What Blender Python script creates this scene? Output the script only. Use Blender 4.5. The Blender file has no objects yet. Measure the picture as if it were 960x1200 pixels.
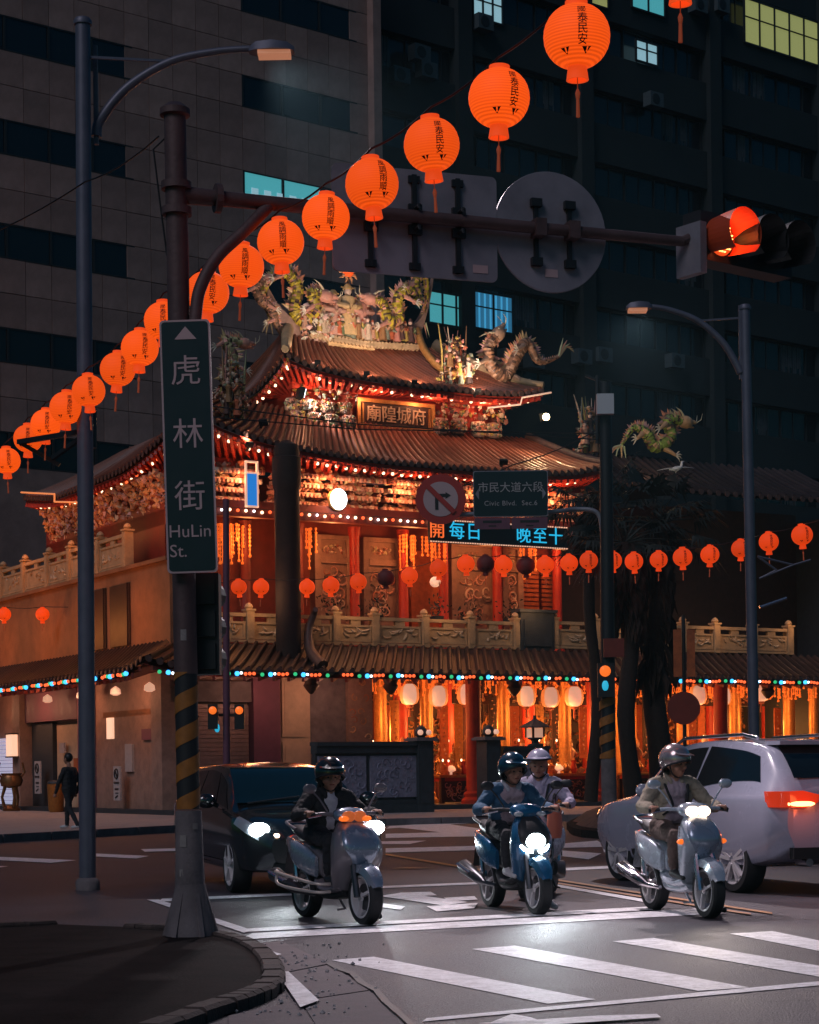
import bpy, bmesh, math, random
from mathutils import Vector, Matrix, noise
R = math.radians
random.seed(7)
SC = bpy.context.scene
COL = SC.collection

# ------------------------------------------------------------------ camera
F, CX, HY, HC, TH = 2300.0, 480.0, 905.0, 1.37, 0.0122     # focal (px of the 960x1200 photo), optical axis, height, roll
cam = bpy.data.cameras.new('camera'); camo = bpy.data.objects.new('camera', cam); COL.objects.link(camo)
cam.sensor_fit = 'VERTICAL'; cam.sensor_height = 36.0; cam.lens = F / 1200 * 36.0
cam.shift_y = (HY - 600) / 1200.0
cam.clip_start = 0.1; cam.clip_end = 2000
rt = Vector((1, 0, -TH)).normalized(); up = Vector((TH, 0, 1)).normalized()
mw = Matrix.Identity(4)
for i in range(3):
    mw[i][0] = rt[i]; mw[i][1] = up[i]; mw[i][2] = (0, -1, 0)[i]
mw[2][3] = HC
camo.matrix_world = mw
SC.camera = camo
# ------------------------------------------------------------------ world, city glow, exposure
W = bpy.data.worlds.new('World'); SC.world = W; W.use_nodes = True
nt = W.node_tree; nt.nodes.clear()
sky = nt.nodes.new('ShaderNodeTexSky'); sky.sky_type = 'NISHITA'; sky.sun_disc = False
sky.sun_elevation = R(4.0); sky.sun_rotation = R(200); sky.air_density = 1.4; sky.dust_density = 0.6; sky.ozone_density = 6.0
tint = nt.nodes.new('ShaderNodeMix'); tint.data_type = 'RGBA'; tint.blend_type = 'MULTIPLY'
tint.inputs[0].default_value = 1.0; tint.inputs[7].default_value = (0.38, 1.0, 0.92, 1)
bg = nt.nodes.new('ShaderNodeBackground'); bg.inputs[1].default_value = SKY_STRENGTH = 0.075
wo = nt.nodes.new('ShaderNodeOutputWorld')
nt.links.new(sky.outputs[0], tint.inputs[6]); nt.links.new(tint.outputs[2], bg.inputs[0]); nt.links.new(bg.outputs[0], wo.inputs[0])
sl = bpy.data.lights.new('night_glow', 'SUN'); sl.energy = 0.62; sl.angle = R(25); sl.color = (0.95, 0.88, 1.0)
so = bpy.data.objects.new('night_glow', sl); COL.objects.link(so)
so.rotation_euler = Vector((0.40, 0.62, -0.68)).to_track_quat('-Z', 'Y').to_euler()
SC.view_settings.view_transform = 'Standard'; SC.view_settings.look = 'None'
SC.view_settings.exposure = 0.0; SC.view_settings.gamma = 1.0
SC.cycles.use_denoising = True
SC.cycles.max_bounces = 6; SC.cycles.diffuse_bounces = 3; SC.cycles.glossy_bounces = 3; SC.cycles.transmission_bounces = 4
SC.cycles.sample_clamp_indirect = 4.0; SC.cycles.caustics_reflective = False; SC.cycles.caustics_refractive = False
SC.cycles.use_light_tree = True

# ------------------------------------------------------------------ pixel to place (a pixel gives a direction; the distance comes from what it touches)
def P(px, py, d):
    dx = px - CX; dy = HY - py
    return Vector(((dx + TH * dy) / F * d, d, HC + (dy - TH * dx) / F * d))
def G(px, py, z=0.0):
    dx = px - CX; dy = HY - py
    return P(px, py, F * (z - HC) / (dy - TH * dx))
TA = R(30); TC, TS_ = math.cos(TA), math.sin(TA); TOX, TOY = -7.16, 60.3
def T(px, py, v):                       # pixel on the temple's plane v -> local (u, v, z)
    k = (px - CX + TH * (HY - py)) / F
    u = (k * (TOY + v * TC) - TOX + v * TS_) / (TC - k * TS_)
    d = TOY + u * TS_ + v * TC
    return Vector((u, v, P(px, py, d).z))
def S(px, py, u):                       # pixel on the temple's side plane u -> local (u, v, z)
    k = (px - CX + TH * (HY - py)) / F
    v = (TOX + u * TC - k * (TOY + u * TS_)) / (TS_ + k * TC)
    d = TOY + u * TS_ + v * TC
    return Vector((u, v, P(px, py, d).z))
def tw(u, v, z): return Vector((TOX + u * TC - v * TS_, TOY + u * TS_ + v * TC, z))

# ------------------------------------------------------------------ materials
MATS = {}
def mat(name, col=(.5, .5, .5), rough=.6, metal=0., var=0., nscale=6., bump=0., bscale=40., emit=None, es=0., coat=0., attr=False, alpha=1., dirt=0., wave=None, spec=.5, speck=0., wc=.72, each=0.):
    if name in MATS: return MATS[name]
    m = bpy.data.materials.new(name); m.use_nodes = True; MATS[name] = m
    n = m.node_tree.nodes; l = m.node_tree.links; b = n['Principled BSDF']
    b.inputs['Roughness'].default_value = rough; b.inputs['Metallic'].default_value = metal
    b.inputs['Coat Weight'].default_value = coat; b.inputs['Coat Roughness'].default_value = .08
    b.inputs['Alpha'].default_value = alpha
    b.inputs['Specular IOR Level'].default_value = spec
    b.inputs['Base Color'].default_value = (*col, 1)
    tc = n.new('ShaderNodeTexCoord'); src = None
    if attr:
        a = n.new('ShaderNodeVertexColor'); a.layer_name = 'Col'; src = a.outputs[0]
    if var > 0 or dirt > 0:
        nz = n.new('ShaderNodeTexNoise'); nz.inputs['Scale'].default_value = nscale; nz.inputs['Detail'].default_value = 6; nz.inputs['Roughness'].default_value = .65
        l.new(tc.outputs['Object'], nz.inputs['Vector'])
        mr = n.new('ShaderNodeMapRange'); mr.inputs[1].default_value = .3; mr.inputs[2].default_value = .7
        mr.inputs[3].default_value = 1 - var - dirt; mr.inputs[4].default_value = 1 + var
        l.new(nz.outputs[0], mr.inputs[0])
        mx = n.new('ShaderNodeMix'); mx.data_type = 'RGBA'; mx.blend_type = 'MULTIPLY'; mx.inputs[0].default_value = 1
        if src: l.new(src, mx.inputs[6])
        else: mx.inputs[6].default_value = (*col, 1)
        l.new(mr.outputs[0], mx.inputs[7]); src = mx.outputs[2]
        r2 = n.new('ShaderNodeMapRange'); r2.inputs[3].default_value = max(.03, rough - .12); r2.inputs[4].default_value = min(1, rough + .14)
        l.new(nz.outputs[0], r2.inputs[0]); l.new(r2.outputs[0], b.inputs['Roughness'])
    if each > 0:                                    # pieces differ a little from one another
        oi = n.new('ShaderNodeObjectInfo'); er = n.new('ShaderNodeMapRange'); er.inputs[3].default_value = 1 - each; er.inputs[4].default_value = 1 + each
        l.new(oi.outputs['Random'], er.inputs[0]); m4 = n.new('ShaderNodeMix'); m4.data_type = 'RGBA'; m4.blend_type = 'MULTIPLY'; m4.inputs[0].default_value = 1
        l.new(src, m4.inputs[6]); l.new(er.outputs[0], m4.inputs[7]); src = m4.outputs[2]
    if speck > 0:                                   # aggregate showing in the surface
        sp = n.new('ShaderNodeTexNoise'); sp.inputs['Scale'].default_value = 38.; sp.inputs['Detail'].default_value = 3
        l.new(tc.outputs['Object'], sp.inputs['Vector'])
        s2 = n.new('ShaderNodeMapRange'); s2.inputs[1].default_value = .35; s2.inputs[2].default_value = .72; s2.inputs[3].default_value = 1 - speck; s2.inputs[4].default_value = 1 + speck
        l.new(sp.outputs[0], s2.inputs[0])
        m3 = n.new('ShaderNodeMix'); m3.data_type = 'RGBA'; m3.blend_type = 'MULTIPLY'; m3.inputs[0].default_value = 1
        l.new(src, m3.inputs[6]); l.new(s2.outputs[0], m3.inputs[7]); src = m3.outputs[2]
    if src: l.new(src, b.inputs['Base Color'])
    if bump > 0:
        bz = n.new('ShaderNodeTexNoise'); bz.inputs['Scale'].default_value = bscale; bz.inputs['Detail'].default_value = 5
        l.new(tc.outputs['Object'], bz.inputs['Vector'])
        bp = n.new('ShaderNodeBump'); bp.inputs['Strength'].default_value = bump; bp.inputs['Distance'].default_value = .02
        l.new(bz.outputs[0], bp.inputs['Height']); l.new(bp.outputs[0], b.inputs['Normal'])
    if emit is not None:
        b.inputs['Emission Color'].default_value = (*emit, 1); b.inputs['Emission Strength'].default_value = es
        if wave:                                    # ribs of a paper lantern
            wv = n.new('ShaderNodeTexWave'); wv.bands_direction = 'Z'; wv.inputs['Scale'].default_value = wave; wv.inputs['Distortion'].default_value = .3
            l.new(tc.outputs['Object'], wv.inputs['Vector'])
            m2 = n.new('ShaderNodeMapRange'); m2.inputs[3].default_value = es * wc; m2.inputs[4].default_value = es * 1.12
            oi = n.new('ShaderNodeObjectInfo'); er = n.new('ShaderNodeMapRange'); er.inputs[3].default_value = .80; er.inputs[4].default_value = 1.14; l.new(oi.outputs['Random'], er.inputs[0])
            mm = n.new('ShaderNodeMath'); mm.operation = 'MULTIPLY'; l.new(m2.outputs[0], mm.inputs[0]); l.new(er.outputs[0], mm.inputs[1])
            l.new(wv.outputs[1], m2.inputs[0]); l.new(mm.outputs[0], b.inputs['Emission Strength'])
    return m

# ------------------------------------------------------------------ mesh builder
class MB:
    def __init__(s): s.v = []; s.f = []; s.c = []; s.mi = []; s.cur = None; s.m = 0
    def _add(s, vs, fs):
        o = len(s.v); s.v += [tuple(p) for p in vs]
        for f in fs: s.f.append([o + i for i in f]); s.c.append(s.cur); s.mi.append(s.m)
    def quad(s, *p): s._add(p, [tuple(range(len(p)))])
    def box(s, c, size, rz=0., M=None):
        x, y, z = (q / 2 for q in size); c = Vector(c)
        pts = [Vector((a, b, d)) for a in (-x, x) for b in (-y, y) for d in (-z, z)]
        if M is None: M = Matrix.Rotation(rz, 3, 'Z')
        s._add([c + M @ p for p in pts], [(0, 1, 3, 2), (4, 6, 7, 5), (0, 4, 5, 1), (2, 3, 7, 6), (0, 2, 6, 4), (1, 5, 7, 3)])
    def b2(s, x0, x1, y0, y1, z0, z1): s.box(((x0 + x1) / 2, (y0 + y1) / 2, (z0 + z1) / 2), (abs(x1 - x0), abs(y1 - y0), abs(z1 - z0)))
    def bar(s, a, b, w, h=None):
        a = Vector(a); b = Vector(b); d = b - a; h = h or w
        q = d.to_track_quat('X', 'Z').to_matrix(); s.box((a + b) / 2, (d.length, w, h), M=q)
    def tube(s, pts, rad, n=10, caps=True, closed=False, flat=1.0):
        pts = [Vector(p) for p in pts]; k = len(pts)
        if not hasattr(rad, '__len__'): rad = [rad] * k
        rings = []; prev = None
        for i, p in enumerate(pts):
            if closed: t = pts[(i + 1) % k] - pts[i - 1]
            else: t = pts[min(i + 1, k - 1)] - pts[max(i - 1, 0)]
            t.normalize()
            if prev is None:
                u = t.orthogonal().normalized()
                if abs(t.z) < .9: u = Vector((0, 0, 1)).cross(t).normalized()
            else: u = (prev - t * prev.dot(t)).normalized()
            prev = u; w = t.cross(u)
            rings.append([p + (u * math.cos(2 * math.pi * j / n) + w * math.sin(2 * math.pi * j / n) * flat) * rad[i] for j in range(n)])
        s.loft(rings, caps, closed)
    def loft(s, rings, caps=True, closed=False):
        n = len(rings[0]); o = len(s.v); vs = [p for r in rings for p in r]; fs = []
        k = len(rings)
        for i in range(k if closed else k - 1):
            i2 = (i + 1) % k
            for j in range(n): fs.append((i * n + j, i * n + (j + 1) % n, i2 * n + (j + 1) % n, i2 * n + j))
        if caps and not closed:
            fs.append(tuple(range(n - 1, -1, -1))); fs.append(tuple((k - 1) * n + j for j in range(n)))
        s._add(vs, fs)
    def lathe(s, prof, n=20, c=(0, 0, 0), axis='Z', caps=True, sx=1., sy=1.):
        c = Vector(c); rings = []
        for r, z in prof:
            ring = []
            for j in range(n):
                a = 2 * math.pi * j / n; p = Vector((r * math.cos(a) * sx, r * math.sin(a) * sy, z))
                if axis == 'X': p = Vector((p.z, p.x, p.y))
                elif axis == 'Y': p = Vector((p.y, p.z, p.x))
                ring.append(c + p)
            rings.append(ring)
        s.loft(rings, caps)
    def ball(s, c, r, seg=10, rg=6, sc=(1, 1, 1), M=None):
        c = Vector(c); rings = []
        for i in range(1, rg):
            th = math.pi * i / rg
            rings.append([Vector((math.sin(th) * math.cos(2 * math.pi * j / seg) * sc[0], math.sin(th) * math.sin(2 * math.pi * j / seg) * sc[1], -math.cos(th) * sc[2])) * r for j in range(seg)])
        if M is not None: rings = [[M @ p for p in q] for q in rings]
        s.loft([[c + p for p in q] for q in rings], True)
    def blob(s, c, r, M=None, sc=(1, 1, 1)):                   # small faceted pebble, 8 triangles
        c = Vector(c); ps = [Vector((sc[0], 0, 0)), Vector((-sc[0], 0, 0)), Vector((0, sc[1], 0)), Vector((0, -sc[1], 0)), Vector((0, 0, sc[2])), Vector((0, 0, -sc[2]))]
        if M is not None: ps = [M @ p for p in ps]
        s._add([c + p * r for p in ps], [(0, 2, 4), (2, 1, 4), (1, 3, 4), (3, 0, 4), (2, 0, 5), (1, 2, 5), (3, 1, 5), (0, 3, 5)])
    def prism(s, poly, a, b, fn):                               # poly in 2D swept from a to b; fn(x, y, t) -> point
        n = len(poly); vs = [fn(x, y, a) for x, y in poly] + [fn(x, y, b) for x, y in poly]
        s._add(vs, [tuple(range(n - 1, -1, -1)), tuple(range(n, 2 * n))] + [(i, (i + 1) % n, n + (i + 1) % n, n + i) for i in range(n)])
    def grid(s, fn, nu, nv):
        vs = [fn(i / nu, j / nv) for i in range(nu + 1) for j in range(nv + 1)]; w = nv + 1
        s._add(vs, [(i * w + j, (i + 1) * w + j, (i + 1) * w + j + 1, i * w + j + 1) for i in range(nu) for j in range(nv)])
    def mesh(s, name, m, smooth=False):
        me = bpy.data.meshes.new(name); me.from_pydata(s.v, [], s.f)
        ms = m if isinstance(m, (list, tuple)) else [m]
        for q in ms: me.materials.append(MATS[q] if isinstance(q, str) else q)
        if len(ms) > 1: me.polygons.foreach_set('material_index', s.mi)
        if any(c is not None for c in s.c):
            at = me.color_attributes.new('Col', 'FLOAT_COLOR', 'CORNER'); buf = []
            for f, c in zip(s.f, s.c): buf += [*(c or (.5, .5, .5)), 1.0] * len(f)
            at.data.foreach_set('color', buf)
        bm = bmesh.new(); bm.from_mesh(me); bmesh.ops.recalc_face_normals(bm, faces=bm.faces); bm.to_mesh(me); bm.free()
        if smooth:
            me.polygons.foreach_set('use_smooth', [True] * len(me.polygons))
            try: me.set_sharp_from_angle(angle=R(smooth if smooth is not True else 40))
            except Exception: pass
        me.update(); return me
    def build(s, name, m, parent=None, smooth=False, loc=None, rz=0.):
        o = bpy.data.objects.new(name, s.mesh(name, m, smooth)); COL.objects.link(o)
        if parent is not None: o.parent = parent
        if loc is not None: o.location = loc
        if rz: o.rotation_euler = (0, 0, rz)
        return o

def put(name, me, parent=None, loc=(0, 0, 0), rot=(0, 0, 0), sc=None):
    o = bpy.data.objects.new(name, me); COL.objects.link(o); o.location = loc; o.rotation_euler = rot
    if parent is not None: o.parent = parent
    if sc is not None: o.scale = sc
    return o
def tag(o, label=None, cat=None, group=None, kind=None):
    if label: o['label'] = label
    if cat: o['category'] = cat
    if group: o['group'] = group
    if kind: o['kind'] = kind
    return o
def thing(name, label, cat, loc=(0, 0, 0), rz=0., group=None):
    o = bpy.data.objects.new(name, None); COL.objects.link(o); o.location = loc; o.rotation_euler = (0, 0, rz)
    o.empty_display_size = .1
    return tag(o, label, cat, group)
def dup(o, parent=None, loc=None, rz=None, label=None, group=None, sc=None):
    c = o.copy(); COL.objects.link(c); c.parent = parent
    if loc is not None: c.location = loc
    if rz is not None: c.rotation_euler = (0, 0, rz)
    if sc is not None: c.scale = (sc, sc, sc)
    if label: c['label'] = label
    if group: c['group'] = group
    for ch in list(o.children): dup(ch, c)
    return c
def lamp(name, kind, loc, power, col, parent=None, radius=.1, target=None, angle=60, blend=.5):
    l = bpy.data.lights.new(name, kind); l.energy = power; l.color = col
    if kind == 'SPOT': l.spot_size = R(angle); l.spot_blend = blend; l.shadow_soft_size = radius
    elif kind == 'POINT': l.shadow_soft_size = radius
    o = bpy.data.objects.new(name, l); COL.objects.link(o); o.location = loc
    if parent is not None: o.parent = parent
    if target is not None: o.rotation_euler = (Vector(target) - Vector(loc)).to_track_quat('-Z', 'Y').to_euler()
    return o
def crom(pts, k=8):                     # smooth curve through points
    pts = [Vector(p) for p in pts]; out = []
    for i in range(len(pts) - 1):
        a, b, c, d = pts[max(i - 1, 0)], pts[i], pts[i + 1], pts[min(i + 2, len(pts) - 1)]
        for j in range(k):
            t = j / k
            out.append(.5 * ((2 * b) + (c - a) * t + (2 * a - 5 * b + 4 * c - d) * t * t + (3 * b - a - 3 * c + d) * t ** 3))
    return out + [pts[-1]]
def lin(x, ks):                         # piecewise-linear
    if x <= ks[0][0]: return ks[0][1]
    for (a, p), (b, q) in zip(ks, ks[1:]):
        if x <= b: return p + (q - p) * (x - a) / (b - a)
    return ks[-1][1]
def smooth_lin(x, ks):                  # cubic through knots
    n = len(ks)
    if x <= ks[0][0]: return ks[0][1]
    for i in range(n - 1):
        if x <= ks[i + 1][0]:
            x0, y0 = ks[i]; x1, y1 = ks[i + 1]; h = x1 - x0; t = (x - x0) / h
            def m(j):
                if j <= 0 or j >= n - 1:
                    j0, j1 = (0, 1) if j <= 0 else (n - 2, n - 1)
                    return (ks[j1][1] - ks[j0][1]) / (ks[j1][0] - ks[j0][0])
                a = (ks[j][1] - ks[j - 1][1]) / (ks[j][0] - ks[j - 1][0]); b = (ks[j + 1][1] - ks[j][1]) / (ks[j + 1][0] - ks[j][0])
                return 0 if a * b <= 0 else 2 * a * b / (a + b)
            m0, m1 = m(i) * h, m(i + 1) * h
            return y0 * (2 * t ** 3 - 3 * t * t + 1) + m0 * (t ** 3 - 2 * t * t + t) + y1 * (-2 * t ** 3 + 3 * t * t) + m1 * (t ** 3 - t * t)
    return ks[-1][1]
def rand_rot(): return Matrix.Rotation(random.uniform(0, 6.28), 3, 'X') @ Matrix.Rotation(random.uniform(0, 6.28), 3, 'Y') @ Matrix.Rotation(random.uniform(0, 6.28), 3, 'Z')
_TX = {}
def text_mesh(txt, size, ext=.002, m='sign_white', spacing=1.0, align='CENTER', bold=0.):
    key = (txt, size, ext, m, spacing, align, bold)
    if key in _TX: return _TX[key]
    cu = bpy.data.curves.new('lettering', 'FONT'); cu.body = txt; cu.size = size; cu.extrude = ext; cu.align_x = align; cu.align_y = 'CENTER'
    cu.space_character = spacing; cu.offset = bold; cu.resolution_u = 3
    o = bpy.data.objects.new('lettering', cu); COL.objects.link(o)
    dg = bpy.context.evaluated_depsgraph_get(); me = bpy.data.meshes.new_from_object(o.evaluated_get(dg)); me.name = 'lettering'
    bpy.data.objects.remove(o); me.materials.clear(); me.materials.append(MATS[m])
    _TX[key] = me
    return me
# ------------------------------------------------------------------ palette
mat('asphalt', (.056, .050, .061), .60, var=.5, nscale=.55, bump=.7, bscale=70, spec=.4, speck=.45)
mat('asphalt_patch', (.10, .068, .078), .66, speck=.4, var=.3, nscale=4, bump=.5, bscale=170)
mat('paint_white', (.88, .87, .90), .55, var=.12, nscale=7, dirt=.32, bump=.3, bscale=70, speck=.16)
mat('paint_yellow', (.52, .22, .07), .6, var=.15, nscale=7, dirt=.4)
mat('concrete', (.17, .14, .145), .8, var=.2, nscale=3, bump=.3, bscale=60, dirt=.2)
mat('concrete_dark', (.020, .015, .014), .97, var=.35, nscale=2, bump=.6, bscale=40, dirt=.3, spec=.08)  # near-black base colour stands in for the shade over the refuge island
mat('pavement', (.34, .29, .27), .75, var=.2, nscale=2, bump=.2, bscale=50)
mat('soil', (.12, .06, .04), .95, var=.4, nscale=5, bump=.8, bscale=30)
mat('metal_grey', (.26, .25, .28), .5, metal=.35, var=.12, nscale=8)
mat('metal_lamp', (.12, .12, .16), .45, metal=.3, var=.12, nscale=5)
mat('metal_rust', (.10, .06, .06), .6, metal=.3, var=.25, nscale=4, bump=.2, bscale=30)
mat('metal_dark', (.016, .018, .021), .5, metal=.2, var=.2, nscale=8)
mat('black', (.014, .015, .017), .55)
mat('rubber', (.016, .016, .018), .75, bump=.2, bscale=90)
mat('wire_black', (.012, .012, .014), .6)
mat('haz_yellow', (.36, .13, .02), .55, var=.1, nscale=12, dirt=.2)
mat('haz_black', (.015, .015, .017), .6)
mat('sign_green', (.002, .017, .023), .4, var=.1)
mat('sign_white', (.52, .36, .37), .5)
mat('sign_back', (.27, .25, .29), .55, metal=.2, var=.14, nscale=2, dirt=.15)
mat('sign_red', (.42, .03, .025), .5)
mat('sign_black', (.012, .012, .014), .5)
mat('lantern_red', (.6, .06, .01), .7, emit=(1.0, .094, .005), es=.88, wave=14)
mat('lantern_collar', (.6, .06, .01), .7, emit=(1.0, .085, .010), es=.62)
mat('lantern_fringe', (.5, .05, .01), .8, emit=(.9, .10, .015), es=.30)
mat('lantern_far', (.6, .05, .01), .7, emit=(.95, .062, .004), es=.68, wave=14)
mat('lantern_off', (.16, .025, .022), .7)
mat('ink', (.03, .008, .006), .7)
mat('tassel', (.35, .10, .05), .8, emit=(.8, .12, .03), es=.12)
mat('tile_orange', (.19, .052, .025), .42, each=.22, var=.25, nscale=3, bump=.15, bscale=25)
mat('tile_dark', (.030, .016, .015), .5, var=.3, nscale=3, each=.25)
mat('guard_bar', (.75, .62, .55), .3, metal=.4)
mat('tile_end', (.10, .055, .045), .5, var=.3, nscale=5)
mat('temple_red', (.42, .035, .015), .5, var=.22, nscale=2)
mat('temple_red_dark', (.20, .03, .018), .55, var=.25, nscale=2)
mat('temple_wall', (.32, .135, .060), .75, var=.2, nscale=1.2, bump=.2, bscale=18, dirt=.12)
mat('cream', (.55, .40, .27), .65, var=.15, nscale=2.5)
mat('stone_pale', (.46, .31, .17), .7, var=.22, nscale=3, bump=.35, bscale=14)
mat('stone_pink', (.30, .185, .145), .7, var=.25, nscale=3, bump=.4, bscale=12)
mat('stone_blue', (.21, .21, .29), .7, var=.3, nscale=9, bump=.9, bscale=11)
mat('stone_dark', (.030, .038, .046), .6, var=.3, nscale=4, bump=.3, bscale=20)
mat('carving', (.5, .3, .2), .5, attr=True, var=.2, nscale=9)
mat('gold', (.62, .30, .09), .42, metal=.55, var=.25, nscale=8)
mat('bronze', (.25, .12, .05), .4, metal=.8, var=.2, nscale=10)
mat('wood_dark', (.05, .022, .014), .5, var=.3, nscale=4)
mat('altar_cloth', (.40, .10, .03), .8, var=.3, nscale=6)
mat('shutter', (.30, .20, .18), .5, metal=.3, var=.15)
mat('purple_wall', (.16, .055, .09), .6, var=.15, nscale=3)
mat('bulb_red', (.4, .05, .02), .4, emit=(1, .13, .035), es=1.5)
mat('bulb_green', (.05, .3, .15), .4, emit=(.03, .60, .22), es=.9)
mat('bulb_blue', (.05, .2, .5), .4, emit=(.05, .42, 1.0), es=2.2)
mat('bulb_warm', (.5, .4, .3), .4, emit=(1, .66, .40), es=3.2)
mat('bulb_white', (.6, .6, .6), .4, emit=(.85, .95, 1), es=5.0)
mat('flood', (.8, .8, .8), .3, emit=(.75, .95, 1.0), es=6.0)
mat('flood_warm', (.8, .7, .5), .3, emit=(1.0, .72, .35), es=40.0)
mat('panel_blue', (.02, .12, .4), .4, emit=(.02, .20, .62), es=.9)
mat('led_cyan', (.02, .3, .5), .4, emit=(.02, .45, .75), es=1.0)
mat('led_orange', (.4, .1, .02), .4, emit=(1, .15, .03), es=1.0)
mat('led_back', (.003, .012, .018), .5)
mat('hall_lantern', (.8, .5, .3), .6, emit=(1.0, .24, .05), es=.85, wave=9, wc=.35)
mat('hall_lantern_pale', (.8, .7, .6), .6, emit=(1.0, .50, .32), es=.75, wave=9, wc=.45)
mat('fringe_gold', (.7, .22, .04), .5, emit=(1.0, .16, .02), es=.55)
mat('clad', (.31, .205, .185), .75, var=.22, nscale=.7, bump=.2, bscale=20, dirt=.1, each=.16)
mat('clad_joint', (.05, .04, .042), .9)
mat('facade_dark', (.012, .022, .026), .8, var=.25, nscale=.4)
mat('window_dark', (.012, .018, .024), .18, spec=.6)
mat('window_frame', (.016, .022, .027), .6)
mat('curtain_dim', (.07, .085, .10), .8, var=.3, nscale=2)
mat('kerb_dark', (.060, .040, .034), .85, var=.35, nscale=5, bump=.5, bscale=40, dirt=.25, each=.2)
mat('sticker', (.24, .21, .20), .7, var=.2, nscale=30)
mat('win_teal', (.1, .4, .45), .3, emit=(.10, .52, .58), es=.55)
mat('win_blue', (.1, .4, .6), .3, emit=(.06, .36, .62), es=.75)
mat('win_yellow', (.5, .5, .2), .3, emit=(.55, .58, .20), es=.38)
mat('win_pale', (.4, .6, .7), .3, emit=(.35, .62, .72), es=.6)
mat('curtain_blue', (.1, .3, .5), .8, emit=(.05, .30, .55), es=.35)
mat('ac_unit', (.06, .085, .10), .6, var=.15)
mat('bark', (.026, .018, .014), .9, var=.35, nscale=9, bump=.8, bscale=24)
mat('frond', (.012, .017, .013), .7, var=.3, nscale=3)
mat('frond_dry', (.030, .017, .011), .85, var=.3, nscale=3)
mat('car_black', (.010, .012, .014), .18, coat=1., var=.1, spec=.7)
mat('car_white', (.42, .42, .53), .25, coat=1., var=.05, nscale=2)
mat('car_glass', (.006, .010, .013), .06, spec=.8)
mat('car_glass_teal', (.006, .020, .024), .10, spec=.8)
mat('trim_black', (.014, .014, .016), .5)
mat('chrome', (.7, .66, .68), .16, metal=1.)
mat('alloy', (.70, .66, .68), .34, metal=.25)
mat('alloy_dark', (.10, .10, .11), .35, metal=.8)
mat('head_white', (.8, .9, 1), .2, emit=(.82, .97, 1.0), es=26.)
mat('head_warm', (1, .8, .6), .2, emit=(1, .70, .48), es=5.)
mat('head_off', (.35, .38, .42), .12, spec=.8, coat=1.)
mat('amber', (.6, .16, .02), .25, emit=(1, .17, .02), es=.95)
mat('amber_dim', (.55, .13, .03), .2, emit=(1, .2, .05), es=.35)
mat('tail_red', (.4, .02, .01), .2, emit=(1, .06, .012), es=.45, coat=1.)
mat('tail_hot', (.6, .1, .05), .2, emit=(1, .28, .10), es=7.)
mat('scoot_silver', (.30, .36, .46), .26, metal=.45, coat=1., var=.06)
mat('scoot_blue', (.012, .10, .22), .25, metal=.2, coat=1., var=.08)
mat('scoot_white', (.46, .52, .60), .26, metal=.25, coat=1., var=.06)
mat('scoot_grey', (.20, .17, .19), .35, coat=.6, var=.1)
mat('plastic_black', (.018, .018, .021), .5, var=.2, nscale=14)
mat('seat_vinyl', (.018, .016, .018), .45, var=.2, nscale=20)
mat('skin', (.36, .17, .11), .55, var=.08, nscale=20)
mat('jacket_black', (.014, .015, .018), .75, var=.3, nscale=14, bump=.3, bscale=30)
mat('shirt_white', (.50, .48, .54), .8, var=.08, nscale=12, bump=.3, bscale=28)
mat('jacket_blue', (.016, .075, .15), .75, var=.2, nscale=14, bump=.3, bscale=30)
mat('jacket_beige', (.30, .25, .19), .85, var=.18, nscale=12, bump=.4, bscale=26)
mat('shirt_lilac', (.34, .26, .30), .85, var=.15, nscale=12, bump=.3, bscale=28)
mat('jacket_lavender', (.42, .37, .50), .7, var=.12, nscale=10, bump=.3, bscale=24)
mat('trouser_dark', (.018, .019, .024), .85, var=.25, nscale=12, bump=.3, bscale=26)
mat('trouser_brown', (.10, .065, .055), .85, var=.2, nscale=12)
mat('shoe_white', (.55, .53, .55), .6, var=.1)
mat('shoe_dark', (.02, .02, .022), .5)
mat('hair', (.010, .009, .009), .5)
mat('helmet_black', (.010, .011, .013), .22, coat=1.)
mat('helmet_blue', (.006, .035, .065), .2, coat=1.)
mat('helmet_white', (.42, .40, .52), .25, coat=1.)
mat('helmet_chrome', (.55, .42, .42), .2, metal=.7, coat=1.)
mat('strap', (.010, .010, .012), .7)
mat('eye', (.01, .008, .008), .3)
mat('plate', (.6, .58, .6), .5)
mat('bag_orange', (.55, .14, .08), .6)
mat('signal_lens', (.3, .03, .01), .4, emit=(1.0, .10, .015), es=.75)
mat('signal_led', (1, .7, .3), .4, emit=(1.0, .52, .14), es=3.0)
mat('signal_visor', (.5, .06, .015), .55)  # glow of the lit lens put into the visor's orange base colour
mat('cyan_light', (.1, .5, .6), .4, emit=(.02, .40, .62), es=.9)
mat('lumin_glass', (.5, .3, .2), .4, emit=(1.0, .38, .20), es=.35)
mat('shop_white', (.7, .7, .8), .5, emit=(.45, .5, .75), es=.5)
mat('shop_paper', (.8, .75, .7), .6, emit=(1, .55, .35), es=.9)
mat('notice', (.42, .38, .38), .7, var=.12, nscale=9)
mat('flue', (.030, .018, .016), .85, var=.3, nscale=4)
mat('crane_white', (.6, .6, .62), .6)
# ------------------------------------------------------------------ setting: road, pavements, markings
def struct(name, mb, m, smooth=False): return tag(mb.build(name, m, None, smooth), kind='structure')
mb = MB(); mb.grid(lambda a, b: Vector((-160 + 320 * a, -30 + 330 * b, 0)), 16, 16); struct('road', mb, 'asphalt')
_sz = 0.
def sheet(name, pix, m='paint_white', z=.004, label=None):
    global _sz
    _sz += .0003; mb = MB(); mb.quad(*[G(x, y, z + _sz) for x, y in pix]); return struct(name, mb, m)
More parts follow.
